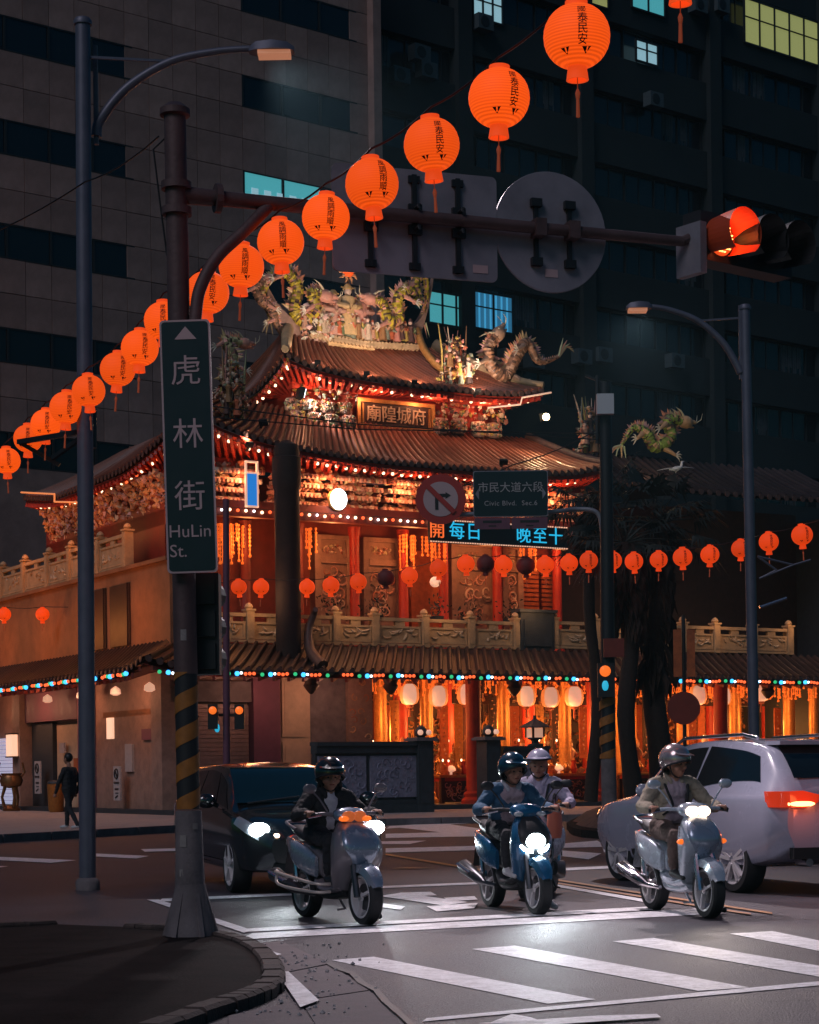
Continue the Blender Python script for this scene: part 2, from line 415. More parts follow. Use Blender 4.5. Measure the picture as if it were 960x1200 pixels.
# crosswalk bars in front of the riders
for q in ([(388, 1125), (438, 1121), (698, 1171), (642, 1176)], [(553, 1112), (603, 1108), (878, 1157), (818, 1161)],
          [(718, 1103), (766, 1099), (1010, 1140), (975, 1147)], [(855, 1094), (905, 1091), (1040, 1118), (1010, 1124)],
          [(985, 1086), (1030, 1084), (1150, 1106), (1120, 1112)]):
    sheet('crosswalk_stripe', q)
sheet('crosswalk_edge_line', [(495, 1197), (500, 1193), (1010, 1145), (1010, 1150)])
# waiting box of the two-wheelers, and its stop line
sheet('stop_line', [(280, 1101), (296, 1093.5), (830, 1064), (832, 1071)])
sheet('waiting_box_line', [(287, 1092), (290, 1088), (765, 1062), (765, 1066)])
sheet('waiting_box_line', [(172, 1054), (186, 1054), (296, 1090), (286, 1093)], z=.006)
sheet('waiting_box_line', [(186, 1056.5), (190, 1053), (345, 1046), (345, 1049)])
sheet('waiting_box_line', [(440, 1041), (440, 1038.5), (575, 1033), (575, 1035.5)])
sheet('waiting_box_line', [(640, 1021), (640, 1018), (770, 1012), (770, 1015)])
sheet('waiting_box_line', [(640, 1037), (645, 1035), (770, 1056), (760, 1058)])
# scooter symbol painted in the waiting box, worn
for q in ([(445, 1050), (470, 1046), (548, 1057), (520, 1061)], [(470, 1046), (505, 1045), (512, 1049), (478, 1051)], [(445, 1058), (475, 1062), (470, 1066), (440, 1062)],
          [(500, 1062), (560, 1058), (556, 1064), (512, 1068)], [(520, 1052), (556, 1050), (560, 1054), (528, 1056)]):
    sheet('painted_symbol_stroke', q, z=.005)
# distant crosswalk, lane lines
for q in ([(452, 971), (458, 968), (560, 961), (560, 964)], [(452, 977), (560, 974), (560, 980), (452, 982)], [(440, 986), (500, 985), (480, 989), (440, 989)], [(452, 999), (452, 994), (720, 987), (720, 992)],
          [(650, 996), (705, 1000), (690, 1007), (640, 1001)], [(452, 968), (520, 965), (600, 976), (540, 978)], [(640, 990), (700, 985), (705, 988), (650, 993)]):
    sheet('road_line', q)
for q in ([(0, 1004), (90, 1008), (60, 1011), (-20, 1007)], [(-60, 1013), (10, 1015), (-10, 1018), (-80, 1016)], [(110, 1000), (175, 1003), (160, 1006), (100, 1003)], [(165, 995), (210, 994), (215, 997), (170, 998)]):
    sheet('road_line', q)
for q in ([(452, 1002), (452, 1000), (585, 1022), (585, 1024)], [(640, 1030), (640, 1028), (905, 1069), (905, 1071)], [(640, 1033.5), (640, 1032), (880, 1070), (880, 1072)]):
    sheet('yellow_line', q, 'paint_yellow')
sheet('painted_arrow', [(560, 1199), (700, 1190), (770, 1188), (775, 1192), (640, 1201)])
sheet('painted_arrow', [(575, 1198), (600, 1188), (622, 1192), (640, 1198)], z=.006)
# concrete gutter slabs and their worn edge line
for q in ([(283, 1107), (330, 1103), (386, 1129), (330, 1140)], [(331, 1141), (387, 1130), (432, 1160), (352, 1172)], [(353, 1173), (433, 1161), (470, 1200), (380, 1216)], [(268, 1190), (350, 1173), (378, 1217), (270, 1250)]):
    mb = MB(); ps = [G(x, y, .008) for x, y in q]; mb.prism([(p.x, p.y) for p in ps], -.02, .008, lambda x, y, t: Vector((x, y, t))); struct('gutter_slab', mb, 'concrete')
sheet('kerb_line', [(283, 1109), (296, 1107), (330, 1118), (318, 1121)], z=.014)
sheet('kerb_line', [(325, 1140), (338, 1138), (374, 1172), (352, 1180)], z=.014)
# broken joint between slabs and asphalt, grit lying about
mb = MB(); pts = [(384, 1128), (398, 1136), (412, 1140), (424, 1152), (440, 1160), (452, 1174), (466, 1186), (486, 1204)]
for (xa, ya), (xb, yb) in zip(pts, pts[1:]): mb.quad(G(xa - 3, ya, .016), G(xa + 4, ya - 1, .016), G(xb + 5, yb - 1, .016), G(xb - 4, yb, .016))
struct('joint_crack', mb, 'haz_black')
gb_ = MB()
for i in range(150):
    q = G(random.gauss(345, 45), random.uniform(1105, 1190), .012); gb_.blob(q, random.uniform(.006, .018), rand_rot())
tag(gb_.build('grit', 'notice', None), kind='stuff')
for q in ([(470, 1016), (492, 1014), (500, 1019), (476, 1021)],):
    mb = MB(); c_ = sum([G(x, y, .005) for x, y in q], Vector()) / 4; mb.lathe([(.31, 0), (.30, .004)], 28, c_); mb.lathe([(.26, .004), (.25, .008)], 28, c_); struct('manhole_cover', mb, 'metal_dark')

# raised refuge island with the sign pole (kerb nose towards the crosswalk)
def slab(name, pix, z0, z1, m, inset=.05, bevel=.05):
    ps = [G(x, y, 0) for x, y in pix]; c = sum(ps, Vector()) / len(ps); mb = MB(); rings = []
    for z, k in ((z0, 0), (z1 - bevel, 0), (z1, inset), ):
        rings.append([Vector((p.x + (c.x - p.x) * k / max(.1, (p - c).length), p.y + (c.y - p.y) * k / max(.1, (p - c).length), z)) for p in ps])
    mb.loft(rings, True); return struct(name, mb, m)
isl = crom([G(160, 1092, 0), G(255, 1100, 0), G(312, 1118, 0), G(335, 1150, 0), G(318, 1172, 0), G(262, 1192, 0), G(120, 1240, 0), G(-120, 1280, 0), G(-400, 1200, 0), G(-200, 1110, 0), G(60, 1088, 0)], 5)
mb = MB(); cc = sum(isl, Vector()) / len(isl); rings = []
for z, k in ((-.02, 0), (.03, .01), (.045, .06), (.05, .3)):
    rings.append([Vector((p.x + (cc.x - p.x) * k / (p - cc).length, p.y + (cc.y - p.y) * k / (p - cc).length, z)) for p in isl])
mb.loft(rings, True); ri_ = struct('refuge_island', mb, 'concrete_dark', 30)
acc = 0.; seg_ = []
for a_, b_ in zip(isl, isl[1:]):                       # kerb stones round the nose, joints open
    L_ = (b_ - a_).length; k_ = max(1, round(L_ / .34))
    for q in range(k_): seg_.append((a_.lerp(b_, q / k_), a_.lerp(b_, (q + 1) / k_)))
for a_, b_ in seg_:
    d_ = b_ - a_; m_ = (a_ + b_) / 2; i_ = Vector((-d_.y, d_.x, 0)).normalized(); i_ = i_ if i_.dot(cc - m_) > 0 else -i_
    mb = MB(); L_ = d_.length * .47; w_ = .15; h_ = .085 + random.uniform(-.006, .006); t_ = d_.normalized(); c_ = m_ + i_ * (w_ / 2 + random.uniform(-.006, .006))
    lo = [c_ + t_ * x * L_ + i_ * y * w_ / 2 for x, y in ((-1, -1), (1, -1), (1, 1), (-1, 1))]; hi = [c_ + t_ * x * (L_ - .012) + i_ * (y * (w_ / 2 - .02) + .008) for x, y in ((-1, -1), (1, -1), (1, 1), (-1, 1))]
    mb.loft([[Vector((p.x, p.y, 0)) for p in lo], [Vector((p.x, p.y, h_ - .02)) for p in lo], [Vector((p.x, p.y, h_)) for p in hi]]); mb.build('kerb_stone', 'kerb_dark', ri_)
rnd_ = random.Random(4); ck = MB()                     # hairline cracks in the asphalt
for _ in range(9):
    p = G(rnd_.uniform(360, 930), rnd_.uniform(1085, 1190), .0022); a = rnd_.uniform(0, 6.28)
    for q in range(rnd_.randint(8, 18)):
        a += rnd_.uniform(-.7, .7); n_ = p + Vector((math.cos(a), math.sin(a), 0)) * rnd_.uniform(.06, .16); s_ = Vector((-math.sin(a), math.cos(a), 0)) * rnd_.uniform(.003, .008)
        ck.quad(p - s_, n_ - s_, n_ + s_, p + s_); p = n_
tag(ck.build('asphalt_cracks', 'haz_black', None), kind='stuff')

# pavement round the temple, with kerb stones
front = [(-420, 1000), (-160, 987), (0, 979), (205, 968), (450, 960.5), (640, 956), (960, 951), (1250, 948)]
fw = [G(x, y, .15) for x, y in front]
mb = MB(); pts = [(p.x, p.y) for p in fw] + [(40, 140), (-60, 140)]
mb.prism(pts, -.05, .15, lambda x, y, t: Vector((x, y, t))); pav = struct('pavement', mb, 'pavement')
ks = MB(); ks.box((0, 0, 0), (1.46, .22, .20)); kme = ks.mesh('kerb_stone', 'concrete')
for a, b in zip(fw, fw[1:]):
    L = (b - a).length; n = max(1, int(L / 1.5)); dr = (b - a).normalized()
    for i in range(n):
        c = a + (b - a) * ((i + .5) / n); o = put('kerb_stone', kme, pav, (c.x, c.y - .08, .075), (0, 0, math.atan2(dr.y, dr.x)))
        o.scale = (L / n / 1.5, 1, 1)

# planted island beside the white car: pole and palms stand on it
pl = crom([G(664, 972, 0), G(700, 983, 0), G(900, 978, 0), G(1000, 966, 0), G(960, 957, 0), G(760, 957, 0), G(690, 961, 0), G(664, 972, 0)], 5)[:-1]
cc = sum(pl, Vector()) / len(pl)
mb = MB(); rings = [[Vector((p.x + (cc.x - p.x) * k, p.y + (cc.y - p.y) * k, z)) for p in pl] for z, k in ((-.02, 0), (.16, 0), (.18, .03))]
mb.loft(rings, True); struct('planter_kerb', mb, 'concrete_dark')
mb = MB(); rings = []
for z, k in ((.17, .06), (.34, .12), (.48, .30), (.55, .6), (.56, .9)):
    rings.append([Vector((p.x + (cc.x - p.x) * k + random.uniform(-.06, .06), p.y + (cc.y - p.y) * k + random.uniform(-.06, .06), z + random.uniform(-.03, .03))) for p in pl])
mb.loft(rings, True); struct('planting_soil', mb, 'soil', 60)

# ------------------------------------------------------------------ buildings behind the temple
BA = R(38); BC, BS = math.cos(BA), math.sin(BA)
def BF(ox, oy):
    def f(px, py, y=0.):
        k = (px - CX + TH * (HY - py)) / F
        x = (k * (oy + y * BC) - ox + y * BS) / (BC - k * BS); d = oy + x * BS + y * BC
        return x, P(px, py, d).z
    return f
BL = BF(-1.6, 100.)
bl = thing('office_building', 'stone clad office block with ribbon windows behind the temple', 'building', (-1.6, 100, 0), BA)
H0 = 48.; ST = 4.64; tops = [39.94 - ST * i for i in range(8)]
mb = MB(); mb.b2(-50, 0, .05, 22, 0, H0); mb.build('wall', 'clad_joint', bl)
pbox = {}
def panel(x0, x1, z0, z1, proud=.06, parent=bl, m='clad', name='panel'):
    key = (round(x1 - x0, 2), round(z1 - z0, 2), proud, m)
    if key not in pbox:
        b = MB(); b.b2(-(x1 - x0) / 2 + .015, (x1 - x0) / 2 - .015, -proud, .06, -(z1 - z0) / 2 + .015, (z1 - z0) / 2 - .015); pbox[key] = b.mesh(name, m)
    return put(name, pbox[key], parent, ((x0 + x1) / 2, random.uniform(0, .012), (z0 + z1) / 2))
xL, xA, xB, xC = -27., BL(156, 200)[0], BL(284, 200)[0], BL(419, 200)[0]
pw = 1.30
cols = []; x = 0.
while x > xL: cols.append((x - pw, x)); x -= pw
for r, zt in enumerate(tops[:6]):
    z1, z0 = zt + ST - 1.55, zt          # spandrel above this window row
    for (a, b) in cols:
        mid = (a + b) / 2
        if z0 < 44:
            panel(a, b, z0, z0 + 1.545); panel(a, b, z0 + 1.545, z0 + 3.09)
        inwin = mid < xA or xB < mid < xC
        if not inwin: panel(a, b, zt - 1.55, zt)
    # ribbon windows: panes in frames, set back
    for (s0, s1, n, deep) in ((xL, xA, 6, .12), (xB, xC, 3, .35)):
        w = (s1 - s0) / n
        for i in range(n):
            a = s0 + i * w
            lit = (r == 2 and deep > .2)
            mb = MB(); mb.b2(a + .05, a + w - .05, -.02, .0, zt - 1.5, zt - .05)
            o = mb.build('window_pane', 'win_teal' if lit and i < 2 else 'window_dark', bl)
            if lit and i == 0: o['label'] = 'window lit in teal'
            fb = MB(); fb.b2(a, a + .1, -.07, .02, zt - 1.55, zt); fb.b2(a, a + w, -.06, .02, zt - .06, zt); fb.b2(a, a + w, -.065, .02, zt - 1.56, zt - 1.49)
            fb.build('frame', 'window_frame', o)
    if r == 2:
        for i in range(5):
            mb = MB(); a = xB + .5 + i * .75; mb.b2(a, a + .4, -.045, -.025, zt - 1.2 - .1 * (i % 2), zt - .75); mb.build('ceiling_lamp', 'win_pale', bl)
mb = MB(); mb.b2(-50, xL, -.06, .05, 0, H0); mb.build('end_wall', 'clad', bl)
mb = MB(); mb.b2(xL, 0, -.06, .05, 0, tops[5] - 1.55); mb.build('base_wall', 'clad', bl)
mb = MB(); mb.b2(-.15, .35, -.55, 0, 0, H0); mb.build('corner_pier', 'clad', bl)

br = thing('apartment_block', 'dark tower block with air conditioners and a few lit windows', 'building', (-1.6 - 5 * BS, 100 + 5 * BC, 0), BA)
BR = BF(-1.6 - 5 * BS, 100 + 5 * BC)
mb = MB(); mb.b2(0, 64, .5, 22, 0, 62); mb.build('wall', 'facade_dark', br)
LIT = {}
rows = [27.9 - 4.3 * 3 + 4.3 * i for i in range(10)]
xs = [1.2]
while xs[-1] < 46: xs.append(xs[-1] + random.choice((2.1, 2.5, 3.2)))
wbx = {}
for r, zc in enumerate(rows):
    mb = MB(); mb.b2(0, 64, -.1, .5, zc + 1.0, zc + 3.3); mb.build('spandrel', 'facade_dark', br)
    for i, (a, b) in enumerate(zip(xs, xs[1:])):
        if zc < 17: continue
        key = round(b - a, 2)
        if key not in wbx:
            w = b - a; p = MB(); p.b2(.06, w - .06, .40, .44, -.9, .9); f = MB(); f.b2(0, .07, .3, .46, -1, 1); f.b2(w / 2 - .03, w / 2 + .03, .36, .46, -1, 1); f.b2(0, w, .3, .47, .9, 1); f.b2(0, w, .3, .47, -1, -.88)
            wbx[key] = (p.mesh('window_pane', 'window_dark'), f.mesh('frame', 'window_frame'))
        o = put('window_pane', wbx[key][0], br, (a, 0, zc)); put('frame', wbx[key][1], o)
        if random.random() < .3:
            cw = (b - a) * random.uniform(.25, .8); cb = MB(); x0_ = .08 + random.random() * (b - a - .16 - cw); nn_ = 9
            for q in range(nn_): cb.b2(x0_ + cw * q / nn_, x0_ + cw * (q + .8) / nn_, .385 - .012 * (q % 2), .397, -.9 + random.choice((0, 0, .4)), .88)
            cb.build('curtain', 'curtain_dim', o)
for x in (10.2, 19.5, 30.5, 41):
    mb = MB(); mb.b2(x - .5, x + .5, -.45, .5, 0, 62); mb.build('pier', 'facade_dark', br)
def litwin(px0, px1, py0, py1, m, bars, lab=None, blind=None):
    x0, z0 = BR(px0, py1); x1, z1 = BR(px1, (py0 + (0)))
    mb = MB(); mb.b2(x0, x1, -.16, -.11, z0, z1); o = mb.build('lit_window', m, br)
    if lab: o['label'] = lab
    f = MB()
    for i in range(bars + 1):
        x = x0 + (x1 - x0) * i / bars; f.b2(x - .05, x + .05, -.24, -.12, z0 - .05, z1 + .05)
    f.b2(x0, x1, -.23, -.12, z0 - .08, z0 + .03); f.b2(x0, x1, -.23, -.12, z1 - .03, z1 + .08); f.b2(x0, x1, -.22, -.12, z0 * .42 + z1 * .58, z0 * .42 + z1 * .58 + .07)
    f.build('frame', 'window_frame', o)
    if blind:
        for i in range(7):
            x = x0 + (x1 - x0) * (i + .2) / 7; c = MB(); c.b2(x, x + (x1 - x0) / 11, -.185, -.165, z0, z1); c.build('curtain', blind, o)
litwin(500, 548, 350, 378, 'win_teal', 3, 'window lit in teal')
litwin(553, 598, 350, 384, 'win_blue', 2, 'window with lit blue curtains', 'curtain_blue')
litwin(870, 956, 28, 50, 'win_yellow', 5, 'wide window lit in yellow green')
litwin(743, 768, 55, 71, 'win_pale', 2); litwin(552, 586, -4, 20, 'win_pale', 3); litwin(738, 776, -14, 9, 'win_teal', 2)
litwin(690, 710, -6, 5, 'win_yellow', 1)
for px, py in ((812, 10), (838, 10), (494, 86), (462, 92), (486, 66), (560, 30), (785, 425), (700, 418), (620, 425), (590, 420), (676, 420), (760, 120)):
    x, z = BR(px, py); mb = MB(); mb.b2(x - .55, x + .55, -.75, -.1, z - .42, z + .42); a = mb.build('air_conditioner', 'ac_unit', br)
    mb = MB(); mb.lathe([(.30, -.02), (.33, 0), (.30, .02)], 14, (x - .1, -.76, z), 'Y'); mb.build('fan_grille', 'black', a)
# ------------------------------------------------------------------ temple
PAL_GOLD = [(.60, .30, .12), (.50, .22, .10), (.66, .42, .24), (.42, .14, .07), (.30, .12, .08), (.62, .34, .28)]
PAL_PINK = [(.66, .38, .32), (.58, .28, .20), (.70, .55, .45), (.45, .16, .10), (.55, .45, .30), (.30, .14, .12), (.5, .5, .3)]
PAL_MULTI = [(.52, .28, .18), (.48, .34, .08), (.14, .17, .08), (.48, .12, .05), (.55, .42, .30), (.10, .045, .035), (.50, .20, .15), (.20, .22, .16), (.30, .15, .06), (.05, .03, .025)]
PAL_DARKGOLD = [(.42, .16, .05), (.30, .10, .04), (.55, .26, .09), (.18, .06, .03), (.50, .20, .06), (.10, .03, .02)]
temple = thing('temple', 'three tiered temple with curved tiled roofs, red beams and carved brackets', 'temple', (TOX, TOY, 0), TA)
def carve(mb, u0, u1, z0, z1, v0, v1, n, r, pal, flat=.6):
    for _ in range(n):
        u = random.uniform(u0, u1); z = random.uniform(z0, z1); v = random.uniform(v0, v1); mb.cur = random.choice(pal)
        k = random.uniform(.5, 1.25) * r
        mb.blob((u, v, z), k, rand_rot(), (1, random.uniform(.4, .8), random.uniform(.5, 1.5)))
def swirl(mb, u, z, v, r, pal, n=9):                     # curled leaf of a relief
    a0 = random.uniform(0, 6.28); sg = random.choice((-1, 1)); mb.cur = random.choice(pal)
    pts = [Vector((u + math.cos(a0 + sg * i * .62) * r * (1 - i / n * .75), v, z + math.sin(a0 + sg * i * .62) * r * (1 - i / n * .75))) for i in range(n)]
    mb.tube(pts, [r * .17 * (1 - .6 * i / n) for i in range(n)], 5)
def figurine(mb, p, h, pal):
    x, y, z = p; mb.cur = random.choice(pal)
    mb.lathe([(h * .20, 0), (h * .16, h * .25), (h * .12, h * .45), (h * .17, h * .66), (h * .07, h * .78)], 8, (x, y, z))
    mb.cur = (.66, .45, .36); mb.ball((x, y, z + h * .86), h * .10, 8, 5); mb.cur = random.choice(pal)
    mb.lathe([(h * .11, h * .92), (h * .08, h * 1.0), (h * .02, h * 1.08)], 7, (x, y, z))
    for sg in (-1, 1):
        mb.cur = random.choice(pal); e = random.uniform(-.1, .25)
        mb.tube([(x + sg * h * .14, y, z + h * .66), (x + sg * h * .24, y - h * .06, z + h * .5), (x + sg * h * (.16 + e), y - h * .16, z + h * (.5 + e))], [h * .06, h * .07, h * .035], 6)

def roof(name, parent, E, Rf, n, mt, conc=1.35, r=.085, label=None, seg=7):
    fn = lambda s, t: Vector((E(s).x + (Rf(s).x - E(s).x) * t, E(s).y + (Rf(s).y - E(s).y) * t, E(s).z + (Rf(s).z - E(s).z) * t ** conc))
    mb = MB(); mb.grid(fn, 40, 8); mb.grid(lambda s, t: fn(s, t) - Vector((0, 0, .10)), 40, 8); base = mb.build(name, 'tile_dark', parent, 40)
    if label: base['label'] = label
    for i in range(n):
        s = (i + .5) / n; mb = MB(); pts = [fn(s, j / seg) for j in range(seg + 1)]
        side = (fn(min(1, s + .01), .3) - fn(max(0, s - .01), .3)).normalized(); rings = []
        for j, p in enumerate(pts):
            t = (pts[min(j + 1, seg)] - pts[max(j - 1, 0)]).normalized(); nn = side.cross(t).normalized()
            if nn.z < 0: nn = -nn
            jit = random.uniform(-.006, .006)
            rings.append([p + side * math.cos(math.pi * q / 5) * (r * .92 + jit) + nn * (math.sin(math.pi * q / 5) * r * 1.55 - .01) for q in range(6)])
        mb.loft(rings, True)
        mb.m = 1; d = (pts[0] - pts[1]).normalized(); c = pts[0] + d * .02
        up_ = Vector((0, 0, 1)); ring = [c + side * math.cos(2 * math.pi * q / 8) * r * 1.15 + up_ * math.sin(2 * math.pi * q / 8) * r * 1.15 for q in range(8)]
        mb.loft([ring, [p + d * .05 for p in ring]], True)
        mb.build('tile_row', [mt, 'tile_end'], base, 50)
    return base, fn
def edge_board(name, parent, pts, w, h, m):
    mb = MB()
    rings = [[p + Vector((0, 0, 0)), p + Vector((0, 0, -h)), p + w + Vector((0, 0, -h)), p + w] for p in pts]
    mb.loft(rings, True); return mb.build(name, m, parent)
def soffit(name, parent, E, Wl, m, n=44):
    mb = MB(); mb.grid(lambda s, t: E(s).lerp(Wl(s), t) + Vector((0, 0, -.22 if t < .5 else -.05)), n, 2)
    for i in range(n):                                    # rafters
        s = (i + .5) / n; mb.bar(E(s) + Vector((0, 0, -.27)), Wl(s) + Vector((0, 0, -.20)), .09, .13)
    return mb.build(name, m, parent)

UR = 28.0
# ---- ground floor shell
mb = MB(); mb.b2(-.4, UR, -1.2, 20, .10, .30); mb.build('plinth', 'stone_dark', temple)
mb = MB(); mb.b2(0, UR, -.2, 20, 4.95, 5.45); mb.build('floor_slab', 'wood_dark', temple)
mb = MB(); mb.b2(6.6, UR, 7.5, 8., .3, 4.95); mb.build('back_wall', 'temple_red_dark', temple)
mb = MB(); mb.b2(UR, UR + .4, 0, 20, .1, 11); mb.build('gable_wall', 'stone_dark', temple)
# left solid bay seen between the striped pole and the open hall
uA = T(240, 850, .4).x; uB = T(300, 850, .4).x; uC = T(327, 850, .4).x; uD = T(366, 850, .4).x; uE = T(408, 850, .4).x; uF = T(436, 850, .4).x
mb = MB(); mb.b2(.1, uF, .75, 7.5, .3, 4.95); mb.build('bay_wall', 'stone_pink', temple)
for i in range(24):
    mb = MB(); z = .35 + i * .135; mb.b2(uA - .55, uB - .15, .62, .75 - .02 * (i % 2), z, z + .12); mb.build('shutter_slat', 'shutter', temple)
mb = MB(); mb.b2(uB - .12, uC, .30, .8, .3, 4.7); mb.build('pillar', 'purple_wall', temple)
mb = MB(); mb.b2(uC + .02, uD - .02, .5, .8, .3, 4.7)
for z0, z1 in ((.5, 2.4), (2.55, 4.5)):
    mb.b2(uC + .15, uD - .15, .455, .5, z0, z1); mb.b2(uC + .24, uD - .24, .44, .455, z0 + .1, z1 - .1)
mb.build('door', 'cream', temple)
mb = MB(); mb.b2(uD, uE, .55, .8, .3, 4.7); mb.build('wall_panel', 'concrete', temple)
mb = MB(); mb.b2(uE, uF, .35, .8, .3, 4.75); o = mb.build('carved_pilaster', 'stone_pink', temple)
mb = MB()
for i in range(26): swirl(mb, random.uniform(uE + .12, uF - .12), random.uniform(.6, 4.5), .33, .14, PAL_GOLD)
mb.build('relief', 'carving', o, True)
mb = MB(); mb.b2(.2, uB - .1, .45, .7, 3.65, 4.3); mb.build('shutter_box', 'concrete', temple)
# columns of the open hall
def column(px, v, r, m, z0=.3, z1=4.95, lab=None):
    p = T(px, 860, v); mb = MB()
    mb.lathe([(r * 1.7, 0), (r * 1.7, .12), (r * 1.25, .22), (r * 1.35, .34), (r, .42), (r, z1 - z0 - .35), (r * 1.2, z1 - z0 - .22), (r * 1.3, z1 - z0)], 18, (p.x, v, z0))
    o = mb.build('column', m, temple, 40)
    if lab: o['label'] = lab
    return o
column(555, -.1, .26, 'temple_red', lab='bright red column')
for px in (446, 500, 590, 662, 728, 800, 862, 925, 955): column(px, 2.6, .23, 'gold')
for px in (470, 530, 620, 690, 770, 835, 900): column(px, 5.6, .26, 'temple_red')
for px in (700, 845, 985): column(px, -.1, .26, 'temple_red')
# gilded screens and altar furniture deep inside the hall
for k, (a, b) in enumerate(((447, 498), (507, 545), (568, 588), (598, 655), (672, 722), (735, 795), (806, 856), (868, 950))):
    ua, ub = T(a, 860, 6.8).x, T(b, 860, 6.8).x
    mb = MB(); mb.b2(ua, ub, 6.9, 7.1, .4, 4.6); sc = mb.build('gilded_screen', 'wood_dark', temple)
    mb = MB()
    for i in range(int(70 * (ub - ua) / 2)): swirl(mb, random.uniform(ua + .1, ub - .1), random.uniform(.6, 4.3), 6.86, random.uniform(.12, .3), PAL_DARKGOLD)
    carve(mb, ua, ub, .6, 4.5, 6.75, 6.9, int(90 * (ub - ua) / 2), .09, PAL_DARKGOLD)
    mb.build('gilding', 'carving', sc, True)
    mb = MB(); mb.b2(ua + .2, ua + .55, 6.4, 6.45, 1.2, 3.9); mb.build('scroll', 'altar_cloth', temple)
# couplet boards, statues and candles crowding the hall
for k, px in enumerate((452, 463, 491, 521, 538, 578, 604, 633, 652, 684, 742, 758, 812, 856, 884, 912, 940)):
    v_ = 3.2 + (k % 3) * .8; u = T(px, 860, v_).x; mb = MB(); mb.b2(u - .17, u + .17, v_, v_ + .06, 1.3 + (k % 2) * .5, 3.7 + (k % 3) * .2); o = mb.build('couplet_board', ('altar_cloth', 'gold', 'wood_dark')[k % 3], temple); mb = MB()
    for i in range(14): z = 1.5 + (k % 2) * .5 + i * .15; mb.cur = random.choice(PAL_GOLD); mb.blob((u + random.uniform(-.05, .05), v_ - .02, z), .06, rand_rot(), (1, .3, .8))
    mb.build('gilt_writing', 'carving', o, True)
for k, px in enumerate((472, 498, 516, 532, 612, 640, 668, 746, 780, 826, 870, 905)):
    v_ = 4.2; u = T(px, 860, v_).x; mb = MB(); figurine(mb, (u, v_, 1.35), random.uniform(.9, 1.3), PAL_DARKGOLD + PAL_GOLD); mb.cur = (.2, .06, .03); mb.b2(u - .3, u + .3, v_ - .25, v_ + .25, .3, 1.36); mb.build('shrine_statue', 'carving', temple, True)
cme = MB(); cme.tube([(0, 0, 0), (0, 0, .22)], .022, 6); cme.m = 1; cme.ball((0, 0, .27), .04, 8, 6, (.8, .8, 1.4)); cme = cme.mesh('candle', ['temple_red', 'bulb_warm'], True)
for k in range(46): put('candle', cme, temple, (random.uniform(uF + .4, 26), random.uniform(2.4, 5.0), random.choice((1.3, 1.5, 2.2))))
for k in range(9):
    ua = uF + .5 + k * 2.1; mb = MB(); mb.b2(ua, ua + 1.5, 3.0, 3.1, 3.75, 4.25); o = mb.build('hanging_board', 'wood_dark', temple); mb = MB(); carve(mb, ua + .15, ua + 1.35, 3.85, 4.15, 2.95, 3.0, 26, .08, PAL_GOLD, ); mb.build('gilt_carving', 'carving', o, True)
# tasselled gold fringe hanging behind the front beam
mb = MB()
for i in range(330):
    u = random.uniform(uF + .1, UR - .5); v = random.choice((1.3, 1.6, 2.2, 3.2)); L = random.uniform(.25, .8)
    mb.tube([(u, v, 4.75), (u, v, 4.75 - L)], [.022, .02], 5)
    for q in range(int(L / .12)): mb.ball((u, v, 4.72 - .12 * q), random.uniform(.025, .05), 6, 4)
    mb.ball((u, v, 4.75 - L), .055, 6, 4)
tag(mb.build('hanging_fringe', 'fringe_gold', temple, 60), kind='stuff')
# front beam with carved pendants
mb = MB(); mb.b2(-1.0, UR, -.25, .05, 4.55, 4.95); mb.build('beam', 'temple_red', temple)
for px in (365, 458, 603, 760, 900):
    p = T(px, 815, -1.3); mb = MB()
    mb.lathe([(.10, .75), (.20, .62), (.26, .5), (.20, .36), (.25, .26), (.16, .12), (.05, 0)], 12, (p.x, -1.3, 3.85)); mb.bar((p.x, -1.3, 4.5), (p.x, -.1, 4.7), .16)
    mb.build('pendant', 'wood_dark', temple, 50)
# ---- lower roof, front and side
zl = 4.52
EF = lambda s: Vector((-1.9 + (UR + 1.9) * s, -2.1, zl + .35 * max(0, 1 - s * 12) ** 2)); RF = lambda s: Vector((-.25 + (UR + .25) * s, -.28, 5.42))
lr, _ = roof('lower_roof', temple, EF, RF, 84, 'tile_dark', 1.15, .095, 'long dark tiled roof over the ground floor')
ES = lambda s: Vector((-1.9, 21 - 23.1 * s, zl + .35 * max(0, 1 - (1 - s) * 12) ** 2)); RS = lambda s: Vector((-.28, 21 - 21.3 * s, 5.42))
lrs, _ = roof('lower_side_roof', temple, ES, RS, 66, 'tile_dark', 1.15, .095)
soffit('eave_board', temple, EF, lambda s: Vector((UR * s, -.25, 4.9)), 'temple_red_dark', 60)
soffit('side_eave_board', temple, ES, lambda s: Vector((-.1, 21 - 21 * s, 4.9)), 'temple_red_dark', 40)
p = T(372, 735, -1.4); mb = MB(); mb.tube(crom([(p.x - .1, -1.9, 4.7), (p.x - .15, -1.2, 5.2), (p.x, -.8, 5.9), (p.x + .15, -.9, 6.4), (p.x + .05, -1.2, 6.5)], 5), [.2 - .006 * i for i in range(21)], 8); mb.build('hip_ridge_end', 'tile_end', temple, 60)
